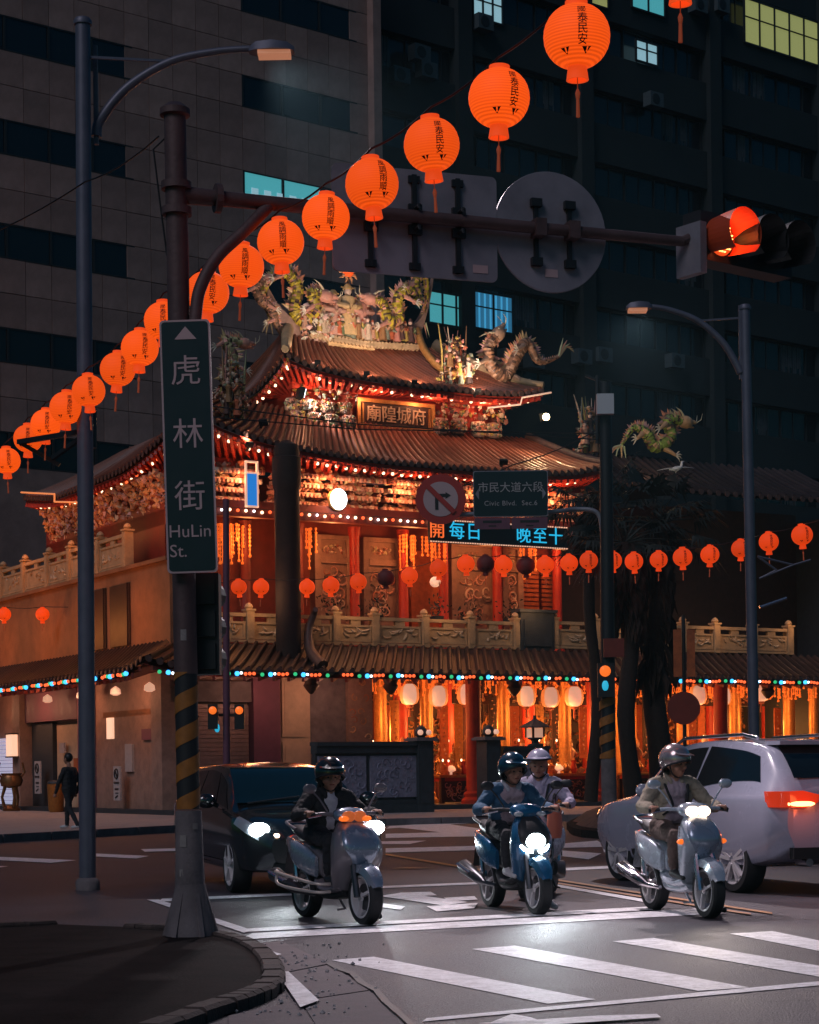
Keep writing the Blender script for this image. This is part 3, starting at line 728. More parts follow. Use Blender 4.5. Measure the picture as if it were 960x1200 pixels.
# ---- balcony balustrade, front
def balustrade(name, us, z0, z1, along, mstone, pal):
    root = None; h = z1 - z0
    a0, a1 = us[0], us[-1]
    mb = MB()
    def B(x0, x1, y0, y1, za, zb):
        if along == 'u': mb.b2(x0, x1, y0, y1, za, zb)
        else: mb.b2(y0, y1, x0, x1, za, zb)
    B(a0, a1, -.10, .10, z0 - .02, z0 + .06); B(a0, a1, -.09, .09, z1 - .14, z1 - .03)
    root = mb.build(name, mstone, temple)
    for x in us:
        mb = MB(); B(x - .13, x + .13, -.15, .15, z0 - .04, z1 + .04); B(x - .17, x + .17, -.18, .18, z1 + .04, z1 + .10)
        B(x - .09, x + .09, -.165, -.15, z0 + .1, z1 - .1)
        c = (x, 0) if along == 'u' else (0, x); mb.lathe([(.10, 0), (.14, .07), (.10, .15), (.03, .2)], 10, (c[0], c[1], z1 + .10)); mb.build('post', mstone, root, 35)
    for x0, x1 in zip(us, us[1:]):
        mb = MB(); B(x0 + .16, x1 - .16, -.05, .05, z0 + .08, z1 - .30)
        for (p0, p1, q0, q1) in ((x0 + .16, x1 - .16, z0 + .08, z0 + .15), (x0 + .16, x1 - .16, z1 - .37, z1 - .30), (x0 + .16, x0 + .24, z0 + .15, z1 - .37), (x1 - .24, x1 - .16, z0 + .15, z1 - .37)): B(p0, p1, -.085, -.04, q0, q1)
        xm = (x0 + x1) / 2; B(xm - .18, xm + .18, -.06, .06, z1 - .30, z1 - .14)
        pn = mb.build('panel', mstone, root)
        mb = MB()
        for i in range(9):
            t = random.uniform(x0 + .35, x1 - .35); z = random.uniform(z0 + .22, z1 - .44)
            mb.cur = random.choice(pal); a = random.uniform(0, 3.1); L = random.uniform(.1, .2)
            pts = [Vector((t + math.cos(a) * L * k, -.06, z + math.sin(a) * L * k * .6 + .05 * k * k)) for k in (-1, -.5, 0, .5, 1)]
            if along != 'u': pts = [Vector((q.y, q.x, q.z)) for q in pts]
            mb.tube(pts, [.02, .04, .045, .04, .015], 6)
        mb.build('relief', 'carving', pn, True)
    return root
PAL_STONE = [(.50, .36, .22), (.42, .28, .16), (.56, .42, .28)]
fu = [T(px, 740, 0).x for px in (240, 292, 346, 393, 439, 497, 551, 604)]
balustrade('balustrade', fu, 5.52, 6.45, 'u', 'stone_pale', PAL_STONE)
balustrade('balustrade', [T(px, 740, 0).x for px in (649, 697, 752, 800, 838, 882, 924)], 5.58, 6.52, 'u', 'stone_pale', PAL_STONE)
sv = [S(px, 660, 0).y for px in (150, 118, 84, 58, 30, 4, -24, -50, -74)]
balustrade('balustrade', sv, 8.15, 9.25, 'v', 'stone_pale', PAL_STONE)
u0, u1 = T(607, 740, 0).x, T(646, 740, 0).x
mb = MB(); mb.b2(u0, u1, -.2, .2, 5.45, 6.75); mb.b2(u0 + .12, u1 - .12, -.24, -.2, 5.6, 6.5); mb.b2(u0 - .1, u1 + .1, -.28, .28, 6.75, 6.85); mb.build('name_stone', 'stone_dark', temple)
# potted plants and lamps along the balcony
for px, lab in ((390, 'potted shrub by the carved wall on the balcony'), (441, 'small potted shrub on the balcony rail corner'), (512, 'bushy potted plant before the glowing balcony doorway'), (548, 'potted shrub beside the balcony doorway'), (597, 'potted shrub beside the dark name stone')):
    p = T(px, 718, .35); t = thing('potted_plant', lab, 'plant', tw(p.x, .35, 6.35), TA)
    mb = MB(); mb.lathe([(.16, 0), (.22, .12), (.24, .2), (.2, .2)], 12); mb.build('pot', 'stone_dark', t, 40)
    mb = MB()
    for i in range(60):
        d = Vector((random.gauss(0, .25), random.gauss(0, .2), abs(random.gauss(.2, .22)))); q = Vector((0, 0, .2)) + d; M = rand_rot()
        mb.quad(q, q + M @ Vector((.09, .03, 0)), q + M @ Vector((.16, 0, 0)), q + M @ Vector((.09, -.03, 0)))
    mb.build('foliage', 'frond', t)
# ---- upper storey behind the balcony
VW = 2.5
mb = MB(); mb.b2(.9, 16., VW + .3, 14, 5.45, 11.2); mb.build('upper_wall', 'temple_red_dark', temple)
mb = MB(); mb.b2(16., UR, VW + 1.0, 14, 5.45, 11.3); mb.build('upper_wing_wall', 'wood_dark', temple)
def stone_door(a, b, z1=9.35):
    ua, ub = T(a, 690, VW).x, T(b, 690, VW).x; w = ub - ua
    mb = MB(); mb.b2(ua, ub, VW, VW + .3, 5.5, z1); mb.b2(ua, ua + .22, VW - .1, VW, 5.5, z1); mb.b2(ub - .22, ub, VW - .1, VW, 5.5, z1); mb.b2(ua + .22, ub - .22, VW - .12, VW, z1 - .95, z1 - .75); mb.b2(ua + .22, ub - .22, VW - .12, VW, 6.3, 6.45); mb.b2(ua + .22, ub - .22, VW - .1, VW, z1 - .15, z1)
    o = mb.build('carved_panel', 'stone_pink', temple); mb = MB()
    for i in range(22): swirl(mb, random.uniform(ua + .35, ub - .35), random.uniform(6.6, z1 - 1.15), VW - .04, random.uniform(.12, .26), PAL_PINK[:4] + [(.2, .12, .1)])
    for i in range(5): carve(mb, ua + .35 + (w - .7) * i / 5, ua + .35 + (w - .7) * (i + .7) / 5, z1 - .6, z1 - .3, VW - .08, VW - .02, 5, .06, PAL_PINK)
    mb.build('relief', 'carving', o, True)
for a, b in ((368, 412), (425, 470), (528, 582), (588, 612)): stone_door(a, b)
for px, m in ((418, 'temple_red'), (475, 'temple_red'), (522, 'temple_red'), (585, 'temple_red'), (655, 'temple_red'), (352, 'temple_red_dark'), (290, 'temple_red_dark')):
    column(px, VW - .45, .17, m, 5.5, 9.6)
# glowing doorway and blinds
ua, ub = T(483, 690, VW).x, T(520, 690, VW).x; mb = MB(); mb.b2(ua, ub, VW + .05, VW + .28, 5.6, 9.0); mb.build('doorway', 'altar_cloth', temple)
for a, b in ((613, 632), (636, 652)):
    ua, ub = T(a, 690, VW).x, T(b, 690, VW).x
    for i in range(16):
        mb = MB(); z = 6.3 + i * .16; mb.b2(ua, ub, VW + .02, VW + .12, z, z + .11); mb.build('blind_slat', 'altar_cloth', temple)
mb = MB()
for a, b in ((243, 292), (352, 367), (473, 482), (485, 520), (612, 634)):
    ua, ub = T(a, 640, 1.6).x, T(b, 640, 1.6).x
    for i in range(int((ub - ua) * 16)):
        u = random.uniform(ua, ub); v = random.uniform(1.3, 2.0); L = random.uniform(.4, 1.3); mb.tube([(u, v, 9.4), (u, v, 9.4 - L)], [.022, .02], 5); mb.ball((u, v, 9.4 - L), .06, 6, 4)
        for q in range(int(L / .13)): mb.ball((u, v, 9.38 - .13 * q), random.uniform(.03, .06), 6, 4)
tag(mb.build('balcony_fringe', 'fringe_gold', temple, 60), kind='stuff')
# beams and bracket carvings under the middle roof
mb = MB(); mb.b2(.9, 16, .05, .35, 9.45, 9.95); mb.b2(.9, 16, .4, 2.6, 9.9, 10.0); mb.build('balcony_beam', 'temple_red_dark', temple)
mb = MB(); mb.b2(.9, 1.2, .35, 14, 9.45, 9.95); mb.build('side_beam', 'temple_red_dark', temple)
mb = MB(); mb.b2(.6, 15.8, .5, .8, 11.02, 11.34); mb.build('eave_beam', 'temple_red', temple)
for k, (a, b) in enumerate(((.9, 3.2), (3.6, 5.4), (5.6, 7.6), (7.8, 9.8), (10.0, 12.0), (12.2, 14.0), (14.2, 15.9))):
    mb = MB(); n = int((b - a) * 70)
    for i in range(n):
        u = random.uniform(a, b); t = random.random(); z = 10.0 + t * 1.15; v = .95 - t * .6 + random.uniform(-.15, .15); mb.cur = random.choice(PAL_GOLD + PAL_PINK)
        mb.blob((u, v, z), random.uniform(.06, .14), rand_rot(), (1, .7, 1.2))
    for i in range(int((b - a) * 7)):
        u = a + (b - a) * (i + .5) / int((b - a) * 7)
        for t in range(4):
            mb.cur = PAL_PINK[(i + t) % 5]; mb.box((u, .9 - t * .2, 10.1 + t * .27), (.16, .3, .12)); mb.ball((u, .72 - t * .2, 10.05 + t * .27), .075, 6, 4)
    mb.build('bracket_carving', 'carving', temple, True)
mb = MB()
for i in range(560):
    v = random.uniform(1.2, 13.5); t = random.random(); mb.cur = random.choice(PAL_GOLD); mb.blob((1.0 - t * .5, v, 10.0 + t * 1.1), random.uniform(.10, .17), rand_rot())
mb.build('side_bracket_carving', 'carving', temple, True)
# ---- middle roof
def zmid(u): return smooth_lin(u, [(.2, 12.75), (1.5, 12.15), (3.6, 11.70), (8., 11.42), (12., 11.42), (14.3, 11.52), (15.9, 11.85)])
EM = lambda s: Vector((.25 + 15.6 * s, -.5, zmid(.25 + 15.6 * s)))
RM = lambda s: Vector((3.2 + 12.0 * s, 3.2, 13.25 + (.6 * (1 - s) ** 3)))
mr, mfn = roof('middle_roof', temple, EM, RM, 58, 'tile_orange', 1.25, .085, 'sweeping orange tiled roof below the name plaque')
ESM = lambda s: Vector((.25, 14.5 - 15. * s, smooth_lin(s, [(0, 11.75), (.25, 11.35), (.6, 11.4), (.85, 11.9), (1, 12.75)])))
RSM = lambda s: Vector((3.2, 12 - 8.8 * s, 13.25 + .6 * s ** 3))
roof('middle_side_roof', temple, ESM, RSM, 46, 'tile_orange', 1.25, .085)
EMR = lambda s: Vector((15.85, -.5 + 10 * s, 11.5 + .35 * max(0, 1 - 4 * s))); RMR = lambda s: Vector((15.2, 3.2 + 6 * s, 13.25))
mb = MB(); mb.grid(lambda a, b: EMR(a).lerp(RMR(a), b), 6, 3); mb.build('roof_end', 'tile_orange', temple)
soffit('middle_eave_board', temple, EM, lambda s: Vector((1.2 + 14.5 * s, .9, 11.35)), 'temple_red', 58)
soffit('middle_side_eave_board', temple, ESM, lambda s: Vector((1.1, 13.6 - 12.6 * s, 11.35)), 'temple_red', 46)
edge_board('eave_fascia', temple, [EM(i / 40) + Vector((0, .06, -.10)) for i in range(41)], Vector((0, .07, 0)), .13, 'temple_red')
edge_board('side_eave_fascia', temple, [ESM(i / 40) + Vector((.06, 0, -.10)) for i in range(41)], Vector((.07, 0, 0)), .13, 'temple_red')
mb = MB(); mb.tube([mfn(0, i / 10) + Vector((0, 0, .16)) for i in range(11)], .17, 8); mb.build('hip_ridge', 'tile_end', temple, 50)
mb = MB(); mb.tube([mfn(1, i / 10) + Vector((0, 0, .16)) for i in range(11)], .15, 8); mb.build('hip_ridge', 'tile_end', temple, 50)
# ---- attic with the name plaque
mb = MB(); mb.b2(5.9, 14.0, 3.3, 7.2, 12.6, 14.6); mb.build('attic_wall', 'temple_red', temple)
mb = MB(); mb.b2(5.6, 14.3, 2.9, 3.3, 14.28, 14.52); mb.build('attic_beam', 'temple_red', temple)
pa, pb = T(418, 480, 3.1), T(506, 505, 3.1)
mb = MB(); mb.b2(pa.x, pb.x, 3.0, 3.2, pb.z - .02, 14.10); pq = mb.build('name_plaque', 'wood_dark', temple); pq['label'] = 'dark plaque with pale raised characters'
mb = MB(); w = .12
for (a, b, c, d) in ((pa.x - .05, pb.x + .05, 14.05, 14.17), (pa.x - .05, pb.x + .05, pb.z - .1, pb.z + .02), (pa.x - .05, pa.x + .08, pb.z + .02, 14.05), (pb.x - .08, pb.x + .05, pb.z + .02, 14.05), (pa.x + .14, pa.x + .19, pb.z + .05, 14.0), (pb.x - .19, pb.x - .14, pb.z + .05, 14.0)): mb.b2(a, b, 2.93, 3.02, c, d)
mb.build('frame', 'gold', pq)
for i, ch in enumerate('廟隍城府'):
    u = pa.x + .3 + (pb.x - pa.x - .6) * (i + .5) / 4
    put('lettering', text_mesh(ch, .60, .03, 'cream'), pq, (u, 2.97, (pb.z + 14.05) / 2 - .02), (R(90), 0, 0))
def drum(u, v, z0, h, r):
    mb = MB(); mb.lathe([(r * .8, 0), (r, h * .12), (r * 1.08, h * .5), (r, h * .88), (r * .8, h)], 14, (u, v, z0)); o = mb.build('carved_drum', 'stone_pink', temple, 50)
    mb = MB()
    for i in range(46):
        a = random.uniform(math.pi, 2 * math.pi); z = random.uniform(z0 + h * .12, z0 + h * .88); mb.cur = random.choice(PAL_MULTI); mb.blob((u + math.cos(a) * r * 1.05, v + math.sin(a) * r * 1.05, z), .075, rand_rot())
    mb.build('relief', 'carving', o, True)
for px in (343, 362, 382, 402):
    u = T(px, 480, 2.9).x; drum(u, 2.9, 13.5, .42, .26)
    drum(u + .06, 2.7, 13.0, .45, .24)
for px in (516, 537, 560, 578): u = T(px, 490, 2.9).x; drum(u, 2.9, 13.15 + (px % 2) * .05, .55, .25)
mb = MB(); carve(mb, 5.6, pa.x - .15, 14.0, 14.4, 2.75, 3.1, 60, .10, PAL_MULTI); mb.build('attic_carving', 'carving', temple, True); mb = MB(); carve(mb, pb.x + .15, 14.2, 13.8, 14.35, 2.75, 3.1, 90, .11, PAL_MULTI); mb.build('attic_carving', 'carving', temple, True)
# ---- top roof
def ztop(u): return smooth_lin(u, [(4.9, 15.15), (6., 14.85), (7.8, 14.66), (10., 14.58), (12.3, 14.56), (13.8, 14.62), (15.1, 14.85)])
ET = lambda s: Vector((4.9 + 10.2 * s, 2., ztop(4.9 + 10.2 * s)))
RT = lambda s: Vector((6.5 + 5.9 * s, 5.0, 16.35 + .25 * (2 * s - 1) ** 2))
tr, tfn = roof('top_roof', temple, ET, RT, 36, 'tile_orange', 1.4, .085, 'topmost orange tiled roof under the ridge figures')
EL = lambda s: Vector((4.9, 8.2 - 6.2 * s, smooth_lin(s, [(0, 14.7), (.3, 14.25), (.6, 14.35), (.85, 14.75), (1, 15.15)]))); RL = lambda s: Vector((6.5, 5.3 - .3 * s, 16.6))
roof('top_side_roof', temple, EL, RL, 20, 'tile_orange', 1.4, .085)
ER = lambda s: Vector((15.1, 2 + 6 * s, 14.6 + .25 * (1 - 2 * s) ** 2)); RR = lambda s: Vector((12.4, 5. + .3 * s, 16.6))
roof('top_end_roof', temple, ER, RR, 18, 'tile_orange', 1.4, .085)
soffit('top_eave_board', temple, ET, lambda s: Vector((5.9 + 8.1 * s, 3.3, 14.55)), 'temple_red', 40)
soffit('top_side_eave_board', temple, EL, lambda s: Vector((5.9, 7.2 - 3.9 * s, 14.5)), 'temple_red', 20)
edge_board('eave_fascia', temple, [ET(i / 40) + Vector((0, .06, -.10)) for i in range(41)], Vector((0, .07, 0)), .12, 'temple_red')
edge_board('side_eave_fascia', temple, [EL(i / 30) + Vector((.06, 0, -.10)) for i in range(31)], Vector((.07, 0, 0)), .12, 'gold')
for s in (0, 1):
    mb = MB(); mb.tube([tfn(s, i / 10) + Vector((0, 0, .18)) for i in range(11)] , [.13 + .01 * i for i in range(11)], 8); mb.build('hip_ridge', 'stone_pale', temple, 50)
# main ridge, its ends sweeping up like swallow tails
rp = [T(px, py, 5.).to_3d() for px, py in ((303, 322), (312, 345), (326, 375), (345, 395), (380, 402), (420, 404), (460, 403), (487, 392), (500, 360), (507, 325))]
rc = crom(rp, 5); mb = MB(); n = len(rc)
for w, dz, hh in ((.20, 0, .20),):
    rings = []
    for i, p in enumerate(rc):
        k = min(1, min(i, n - 1 - i) / 12); hgt = .08 + .42 * k
        rings.append([p + Vector((0, -.2 * (.4 + .6 * k), -hgt * .3)), p + Vector((0, .2 * (.4 + .6 * k), -hgt * .3)), p + Vector((0, .2 * (.4 + .6 * k), hgt)), p + Vector((0, -.2 * (.4 + .6 * k), hgt))])
    mb.loft(rings, True)
rid = mb.build('main_ridge', 'stone_pink', temple)
ua, ub = T(352, 400, 4.7).x, T(488, 400, 4.7).x
mb = MB()
for i in range(24):
    u = ua + (ub - ua) * (i + .5) / 24; figurine(mb, (u, 4.62 + random.uniform(-.1, .1), 16.55 + .12 * abs(i - 12) / 12 + random.uniform(0, .1)), random.uniform(.55, .85), PAL_MULTI)
carve(mb, ua, ub, 16.45, 17.2, 4.6, 4.8, 260, .10, PAL_MULTI)
carve(mb, ua, ua + 1.2, 16.4, 17.5, 4.45, 4.8, 110, .11, [(.6, .56, .42), (.66, .44, .40), (.62, .3, .2)])
mb.build('ridge_figures', 'carving', rid, True)
mb = MB(); k = 30
for i in range(k):
    u = ua + .4 + (ub - ua - .3) * i / k; mb.box((u, 4.55, 16.42 + .1 * abs(i - 15) / 15), (.17, .12, .2), M=Matrix.Rotation(R(45), 3, 'Y'))
mb.build('ridge_scallop', 'stone_pale', rid)
mb = MB(); mb.tube(crom([T(489, 387, 4.9), T(495, 405, 4.4), T(505, 420, 3.8), T(520, 433, 3.2), T(545, 440, 2.6)], 5), .14, 8); mb.build('gable_ridge', 'gold', temple, 50)
# ---- dark wing roof to the side of the hall
EW = lambda s: Vector((16.6 + 12 * s, .4, 11.5 - .1 * math.sin(3.1 * s))); RW = lambda s: Vector((17.2 + 11 * s, 3.6, 13.0))
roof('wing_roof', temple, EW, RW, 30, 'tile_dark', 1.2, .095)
# ---- side storeys
mb = MB(); mb.b2(-.02, .3, .3, 22, 5.40, 8.1); mb.b2(-.15, .4, .3, 22, 8.02, 8.14); mb.build('side_wall', 'temple_wall', temple)
for v0, v1 in ((3.5, 5.2), (5.6, 7.0)):
    mb = MB(); mb.b2(-.08, 0, v0, v1, 5.6, 7.6); mb.b2(-.12, -.08, v0 + .1, v0 + .18, 5.6, 7.6); mb.build('side_window', 'wood_dark', temple)
mb = MB(); mb.b2(.3, .7, .8, 22, .3, 4.9); mb.build('side_ground_wall', 'stone_pink', temple)
vv = [S(px, 900, .2).y for px in (22, 36, 58, 98, 113, 122, 190)]
for px, m in ((30, 'stone_pink'), (108, 'purple_wall'), (-40, 'stone_pink'), (196, 'stone_pink')):
    v = S(px, 900, .1).y; mb = MB(); mb.b2(-.25, .3, v - .42, v + .42, .1, 4.85); mb.build('side_pillar', m, temple)
v0, v1 = S(95, 850, .05).y, S(34, 850, .05).y; mb = MB(); mb.b2(-.1, .28, v0, v1, 3.35, 4.4); mb.build('shop_fascia', 'purple_wall', temple)
v0, v1 = S(98, 850, .05).y, S(62, 850, .05).y; mb = MB(); mb.b2(.2, .28, v0, v1, .3, 3.2); mb.build('side_door', 'cream', temple)
v0, v1 = S(60, 850, .05).y, S(36, 850, .05).y; mb = MB(); mb.b2(.1, .27, v0, v1, .3, 3.3); mb.build('side_door', 'stone_dark', temple)
v0, v1 = S(190, 850, .05).y, S(118, 850, .05).y; mb = MB(); mb.b2(.18, .28, v0, v1, .3, 3.9); mb.b2(.1, .18, v0 + .1, v1 - .1, 3.3, 3.5); hd_b = mb.build('side_hoarding', 'temple_wall', temple)
for i in range(1, 5):
    vj = v0 + (v1 - v0) * i / 5; mb = MB(); mb.b2(.155, .18, vj - .04, vj + .04, .3, 3.9); mb.build('batten', 'stone_pink', hd_b)
for i in range(14):
    mb = MB(); mb.b2(.12, .178, v0 + .3, v0 + (v1 - v0) * .42, .4 + i * .13, .51 + i * .13); mb.build('louvre', 'shutter', hd_b)
mb = MB(); mb.tube([(-.05, v0 + .2, .2), (-.05, v0 + .2, 4.6)], .06, 8); mb.build('drain_pipe', 'metal_rust', temple)
for (px_, z0_, w_, h_, m_) in ((128, 2.6, .5, .7, 'shop_paper'), (150, 1.5, .6, .9, 'notice'), (172, 2.5, .9, .35, 'purple_wall'), (72, 2.2, .5, .35, 'notice'), (88, 1.4, .4, .6, 'altar_cloth')):
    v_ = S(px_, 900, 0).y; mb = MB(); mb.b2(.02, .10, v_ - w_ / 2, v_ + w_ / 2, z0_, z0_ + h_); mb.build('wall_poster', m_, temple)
for px_ in (60, 100, 140, 180):
    v_ = S(px_, 900, -.5).y; mb = MB(); mb.lathe([(.02, .3), (.16, .2), (.18, .05), (.08, 0)], 10, (-.6, v_, 3.95)); mb.build('eave_lamp', 'hall_lantern_pale', temple, 50)
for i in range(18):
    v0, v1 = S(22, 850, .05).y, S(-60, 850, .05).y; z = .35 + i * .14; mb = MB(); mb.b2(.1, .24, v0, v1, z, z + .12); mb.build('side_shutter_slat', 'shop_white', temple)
# ---- bulbs: one string for each eave
bm_ = {}
for k, r in (('bulb_red', .055), ('bulb_green', .062), ('bulb_blue', .075), ('bulb_warm', .052), ('bulb_white', .04)):
    b = MB(); b.ball((0, 0, 0), r, 10, 7); bm_[k] = b.mesh('bulb', k, True)
def string(label, E, n, pat, off, group, every=1):
    t = thing('light_string', label, 'string lights', (TOX, TOY, 0), TA, group)
    mb = MB(); mb.tube([E(i / 40) + off + Vector((0, 0, .08)) for i in range(41)], .012, 5); mb.build('cable', 'wire_black', t)
    for i in range(n):
        s = (i + .5) / n; m = pat[i % len(pat)]
        if m and random.random() > .04: put('bulb', bm_[m], t, E(s) + off + Vector((0, 0, random.uniform(-.02, .02))))
PAT = ['bulb_green', None, 'bulb_blue', 'bulb_white', 'bulb_red', 'bulb_red', 'bulb_red', None]
string('coloured bulbs along the long front eave over the open hall', lambda s: Vector((-1.5 + 29 * s, -2.12, 4.40)), 208, PAT, Vector((0, -.05, 0)), 'bulb strings on the temple')
string('coloured bulbs along the side eave over the shop doors', lambda s: Vector((-1.92, 20.5 - 21.5 * s, 4.40)), 100, ['bulb_red', 'bulb_red', 'bulb_green', 'bulb_blue', 'bulb_red', None], Vector((-.05, 0, 0)), 'bulb strings on the temple')
string('warm bulbs under the front eave of the middle roof', lambda s: EM(s * .97) + Vector((0, .28, -.33)), 44, ['bulb_warm'], Vector((0, 0, 0)), 'bulb strings on the temple')
string('warm bulbs under the side eave of the middle roof', lambda s: ESM(s) + Vector((.25, 0, -.33)), 34, ['bulb_warm', 'bulb_red'], Vector((0, 0, 0)), 'bulb strings on the temple')
string('warm bulbs under the front eave of the topmost roof', lambda s: ET(s * .97) + Vector((0, .25, -.30)), 25, ['bulb_warm', 'bulb_warm', 'bulb_red'], Vector((0, 0, 0)), 'bulb strings on the temple')
string('warm bulbs under the side eave of the topmost roof', lambda s: EL(.3 + .7 * s) + Vector((.22, 0, -.30)), 9, ['bulb_warm'], Vector((0, 0, 0)), 'bulb strings on the temple')
string('pale bulbs along the balcony beam', lambda s: Vector((1.2 + 14.5 * s, -.02, 9.62)), 52, ['bulb_warm', 'bulb_white', 'bulb_warm', 'bulb_red'], Vector((0, 0, 0)), 'bulb strings on the temple')
# light strips edging the upturned eave ends
for pts, nm in (([T(572, 478, 2.0), T(610, 474, 1.9), T(612, 466, 1.9), T(646, 460, 1.9)], 'eave_light_strip'),):
    mb = MB(); mb.tube(pts, .035, 6); mb.build(nm, 'hall_lantern_pale', temple)
mb = MB(); mb.tube([S(25, 577, .1), S(64, 579, .1), S(64, 588, .1), S(98, 589, .1)], .035, 6); mb.build('eave_light_strip', 'hall_lantern', temple)
# ------------------------------------------------------------------ roof sculptures (stand on the roofs)
def dragon(label, pix, r, body_c, head_c, seed=1, legs=((.3, -1), (.55, 1), (.8, -1)), group='dragons on the temple roofs'):
    rnd = random.Random(seed); pts = [T(x, y, v) for x, y, v in pix]; base = pts[0].copy(); base.z = min(p.z for p in pts)
    t = thing('roof_dragon', label, 'dragon statue', tw(*base), TA, group); pts = [p - base for p in pts]
    c = crom(pts, 11); n = len(c); rad = [r * (.25 + 1.0 * min(1, i / (n * .35))) * (1 if i < n * .85 else .85) for i in range(n)]
    mb = MB(); mb.cur = None
    rad = [q * (1.0 if i % 2 else 1.13) for i, q in enumerate(rad)]
    mb.tube(c, rad, 9)
    m2 = MB()
    for i, f in enumerate(mb.f): w_ = rnd.random(); base_ = body_c if w_ < .62 else (head_c if w_ < .8 else (.10, .05, .03)); k_ = rnd.uniform(.35, 1.2); mb.c[i] = tuple(min(1, max(0, q * k_)) for q in base_)
    mb.build('body', 'carving', t, True)
    fb = MB()
    for i in range(1, n - 2):
        tg = (c[i + 1] - c[i - 1]).normalized(); up_ = Vector((0, 0, 1)) - tg * tg.z
        if up_.length < .2: up_ = Vector((-1, 0, 0))
        up_.normalize(); fb.cur = rnd.choice(((.62, .25, .14), (.6, .42, .2), (.55, .3, .28)))
        h = rad[i] * rnd.uniform(1.5, 2.3); fb._add([c[i] + tg * rad[i] * .7, c[i] - tg * rad[i] * .7, c[i] + up_ * h - tg * rad[i] * .6, c[i] + Vector((0, -.05, 0))], [(0, 1, 2), (0, 2, 3), (1, 3, 2)])
    fb.build('fin', 'carving', t)
    # head
    e = c[-1]; tg = (c[-1] - c[-3]).normalized(); M = tg.to_track_quat('X', 'Z').to_matrix(); hb = MB(); hb.cur = head_c
    hb.ball(e + tg * r * .6, r * 1.7, 10, 7, (1.2, .8, .85), M); hb.ball(e + tg * r * 2.2 + M @ Vector((0, 0, r * .3)), r * 1.0, 8, 6, (1.5, .75, .55), M); hb.ball(e + tg * r * 2.0 + M @ Vector((0, 0, -r * .8)), r * .7, 8, 6, (1.6, .7, .4), M)
    hb.cur = (.7, .6, .4)
    for sg in (-1, 1):
        hb.tube([e + M @ Vector((0, sg * r * .5, r * 1.0)), e + M @ Vector((-r * 1.2, sg * r * .9, r * 2.0)), e + M @ Vector((-r * 2.6, sg * r * 1.0, r * 2.6))], [r * .25, r * .2, r * .05], 6)
        hb.tube([e + M @ Vector((r * 3.3, sg * r * .5, r * .3)), e + M @ Vector((r * 4.0, sg * r * 1.0, r * 1.0)), e + M @ Vector((r * 4.1, sg * r * 1.2, r * 2.4))], [r * .1, r * .09, r * .03], 5)
        hb.ball(e + M @ Vector((r * 1.1, sg * r * .8, r * .8)), r * .3, 6, 5)
    hb.cur = rnd.choice(((.62, .3, .2), (.5, .5, .25)))
    for i in range(14):
        a = rnd.uniform(0, 6.28); q = M @ Vector((-r * rnd.uniform(.8, 2.4), math.cos(a) * r * 1.5, math.sin(a) * r * 1.7)); hb.tube([e + q * .3, e + q], [r * .22, r * .04], 4)
    hb.build('head', 'carving', t, True)
    for f, sg in legs:
        i = int(n * f); p = c[i]; lb = MB(); lb.cur = head_c
        k = p + Vector((sg * r * 1.8, -r * 1.2, -r * 1.2)); a = k + Vector((sg * r * 1.4, -r * .4, r * .4 - r * 1.2)); lb.tube([p, k, a], [r * .75, r * .5, r * .35], 7)
        lb.cur = (.7, .62, .5)
        for q in range(4):
            an = -.9 + q * .6; lb.tube([a, a + Vector((sg * r * 1.0 * math.cos(an), -r * .3, r * 1.0 * math.sin(an))), a + Vector((sg * r * 1.7 * math.cos(an), -r * .2, r * 1.5 * math.sin(an) - r * .3))], [r * .2, r * .15, r * .03], 5)
        lb.build('leg', 'carving', t, True)
    tb = MB(); tg = (c[0] - c[3]).normalized()
    for i in range(7):
        a = (i - 3) * .32; d = (tg + Vector((math.sin(a), 0, math.cos(a) * .3))).normalized(); tb.cur = rnd.choice(((.6, .4, .2), (.62, .3, .2), (.45, .5, .3)))
        tb.tube([c[0], c[0] + d * r * 2.2 + Vector((0, 0, r * .3 * i)), c[0] + d * r * 4.0], [r * .3, r * .25, r * .04], 5)
    tb.build('tail_fan', 'carving', t, True)
    return t
YG, PK, GR, BRN = (.55, .42, .03), (.58, .27, .20), (.30, .40, .07), (.36, .18, .10)
dragon('yellow dragon on the ridge end facing the three robed figures, arched neck', [(316, 372, 4.9), (308, 348, 4.9), (318, 326, 4.8), (338, 321, 4.7), (349, 340, 4.7), (345, 364, 4.8), (356, 376, 4.7), (370, 362, 4.6), (365, 344, 4.6), (378, 346, 4.5)], .16, YG, PK, 3)
dragon('yellow looped dragon on the ridge end before the lit blue window', [(494, 378, 4.9), (500, 352, 4.9), (498, 324, 4.8), (486, 332, 4.7), (490, 352, 4.7), (477, 340, 4.6), (465, 352, 4.6), (468, 372, 4.6), (455, 376, 4.5), (449, 356, 4.5), (436, 351, 4.5)], .15, YG, PK, 4)
dragon('brown dragon rearing at the roof corner above the bright floodlight', [(655, 418, 2.5), (632, 424, 2.6), (618, 402, 2.7), (605, 418, 2.7), (594, 440, 2.8), (578, 432, 2.8), (572, 410, 2.8), (582, 394, 2.8)], .17, BRN, (.48, .30, .2), 5)
dragon('green dragon on the dark side wing roof behind the palms', [(728, 522, 3.4), (742, 502, 3.4), (757, 508, 3.3), (768, 524, 3.3), (786, 512, 3.2), (782, 492, 3.2), (800, 494, 3.1)], .17, GR, (.62, .36, .18), 6)
dragon('pale dragon on the hip ridge beside the green street sign', [(258, 482, 1.0), (270, 462, 1.2), (262, 440, 1.3), (274, 420, 1.4), (264, 400, 1.5), (284, 402, 1.5)], .13, (.5, .45, .22), PK, 8)
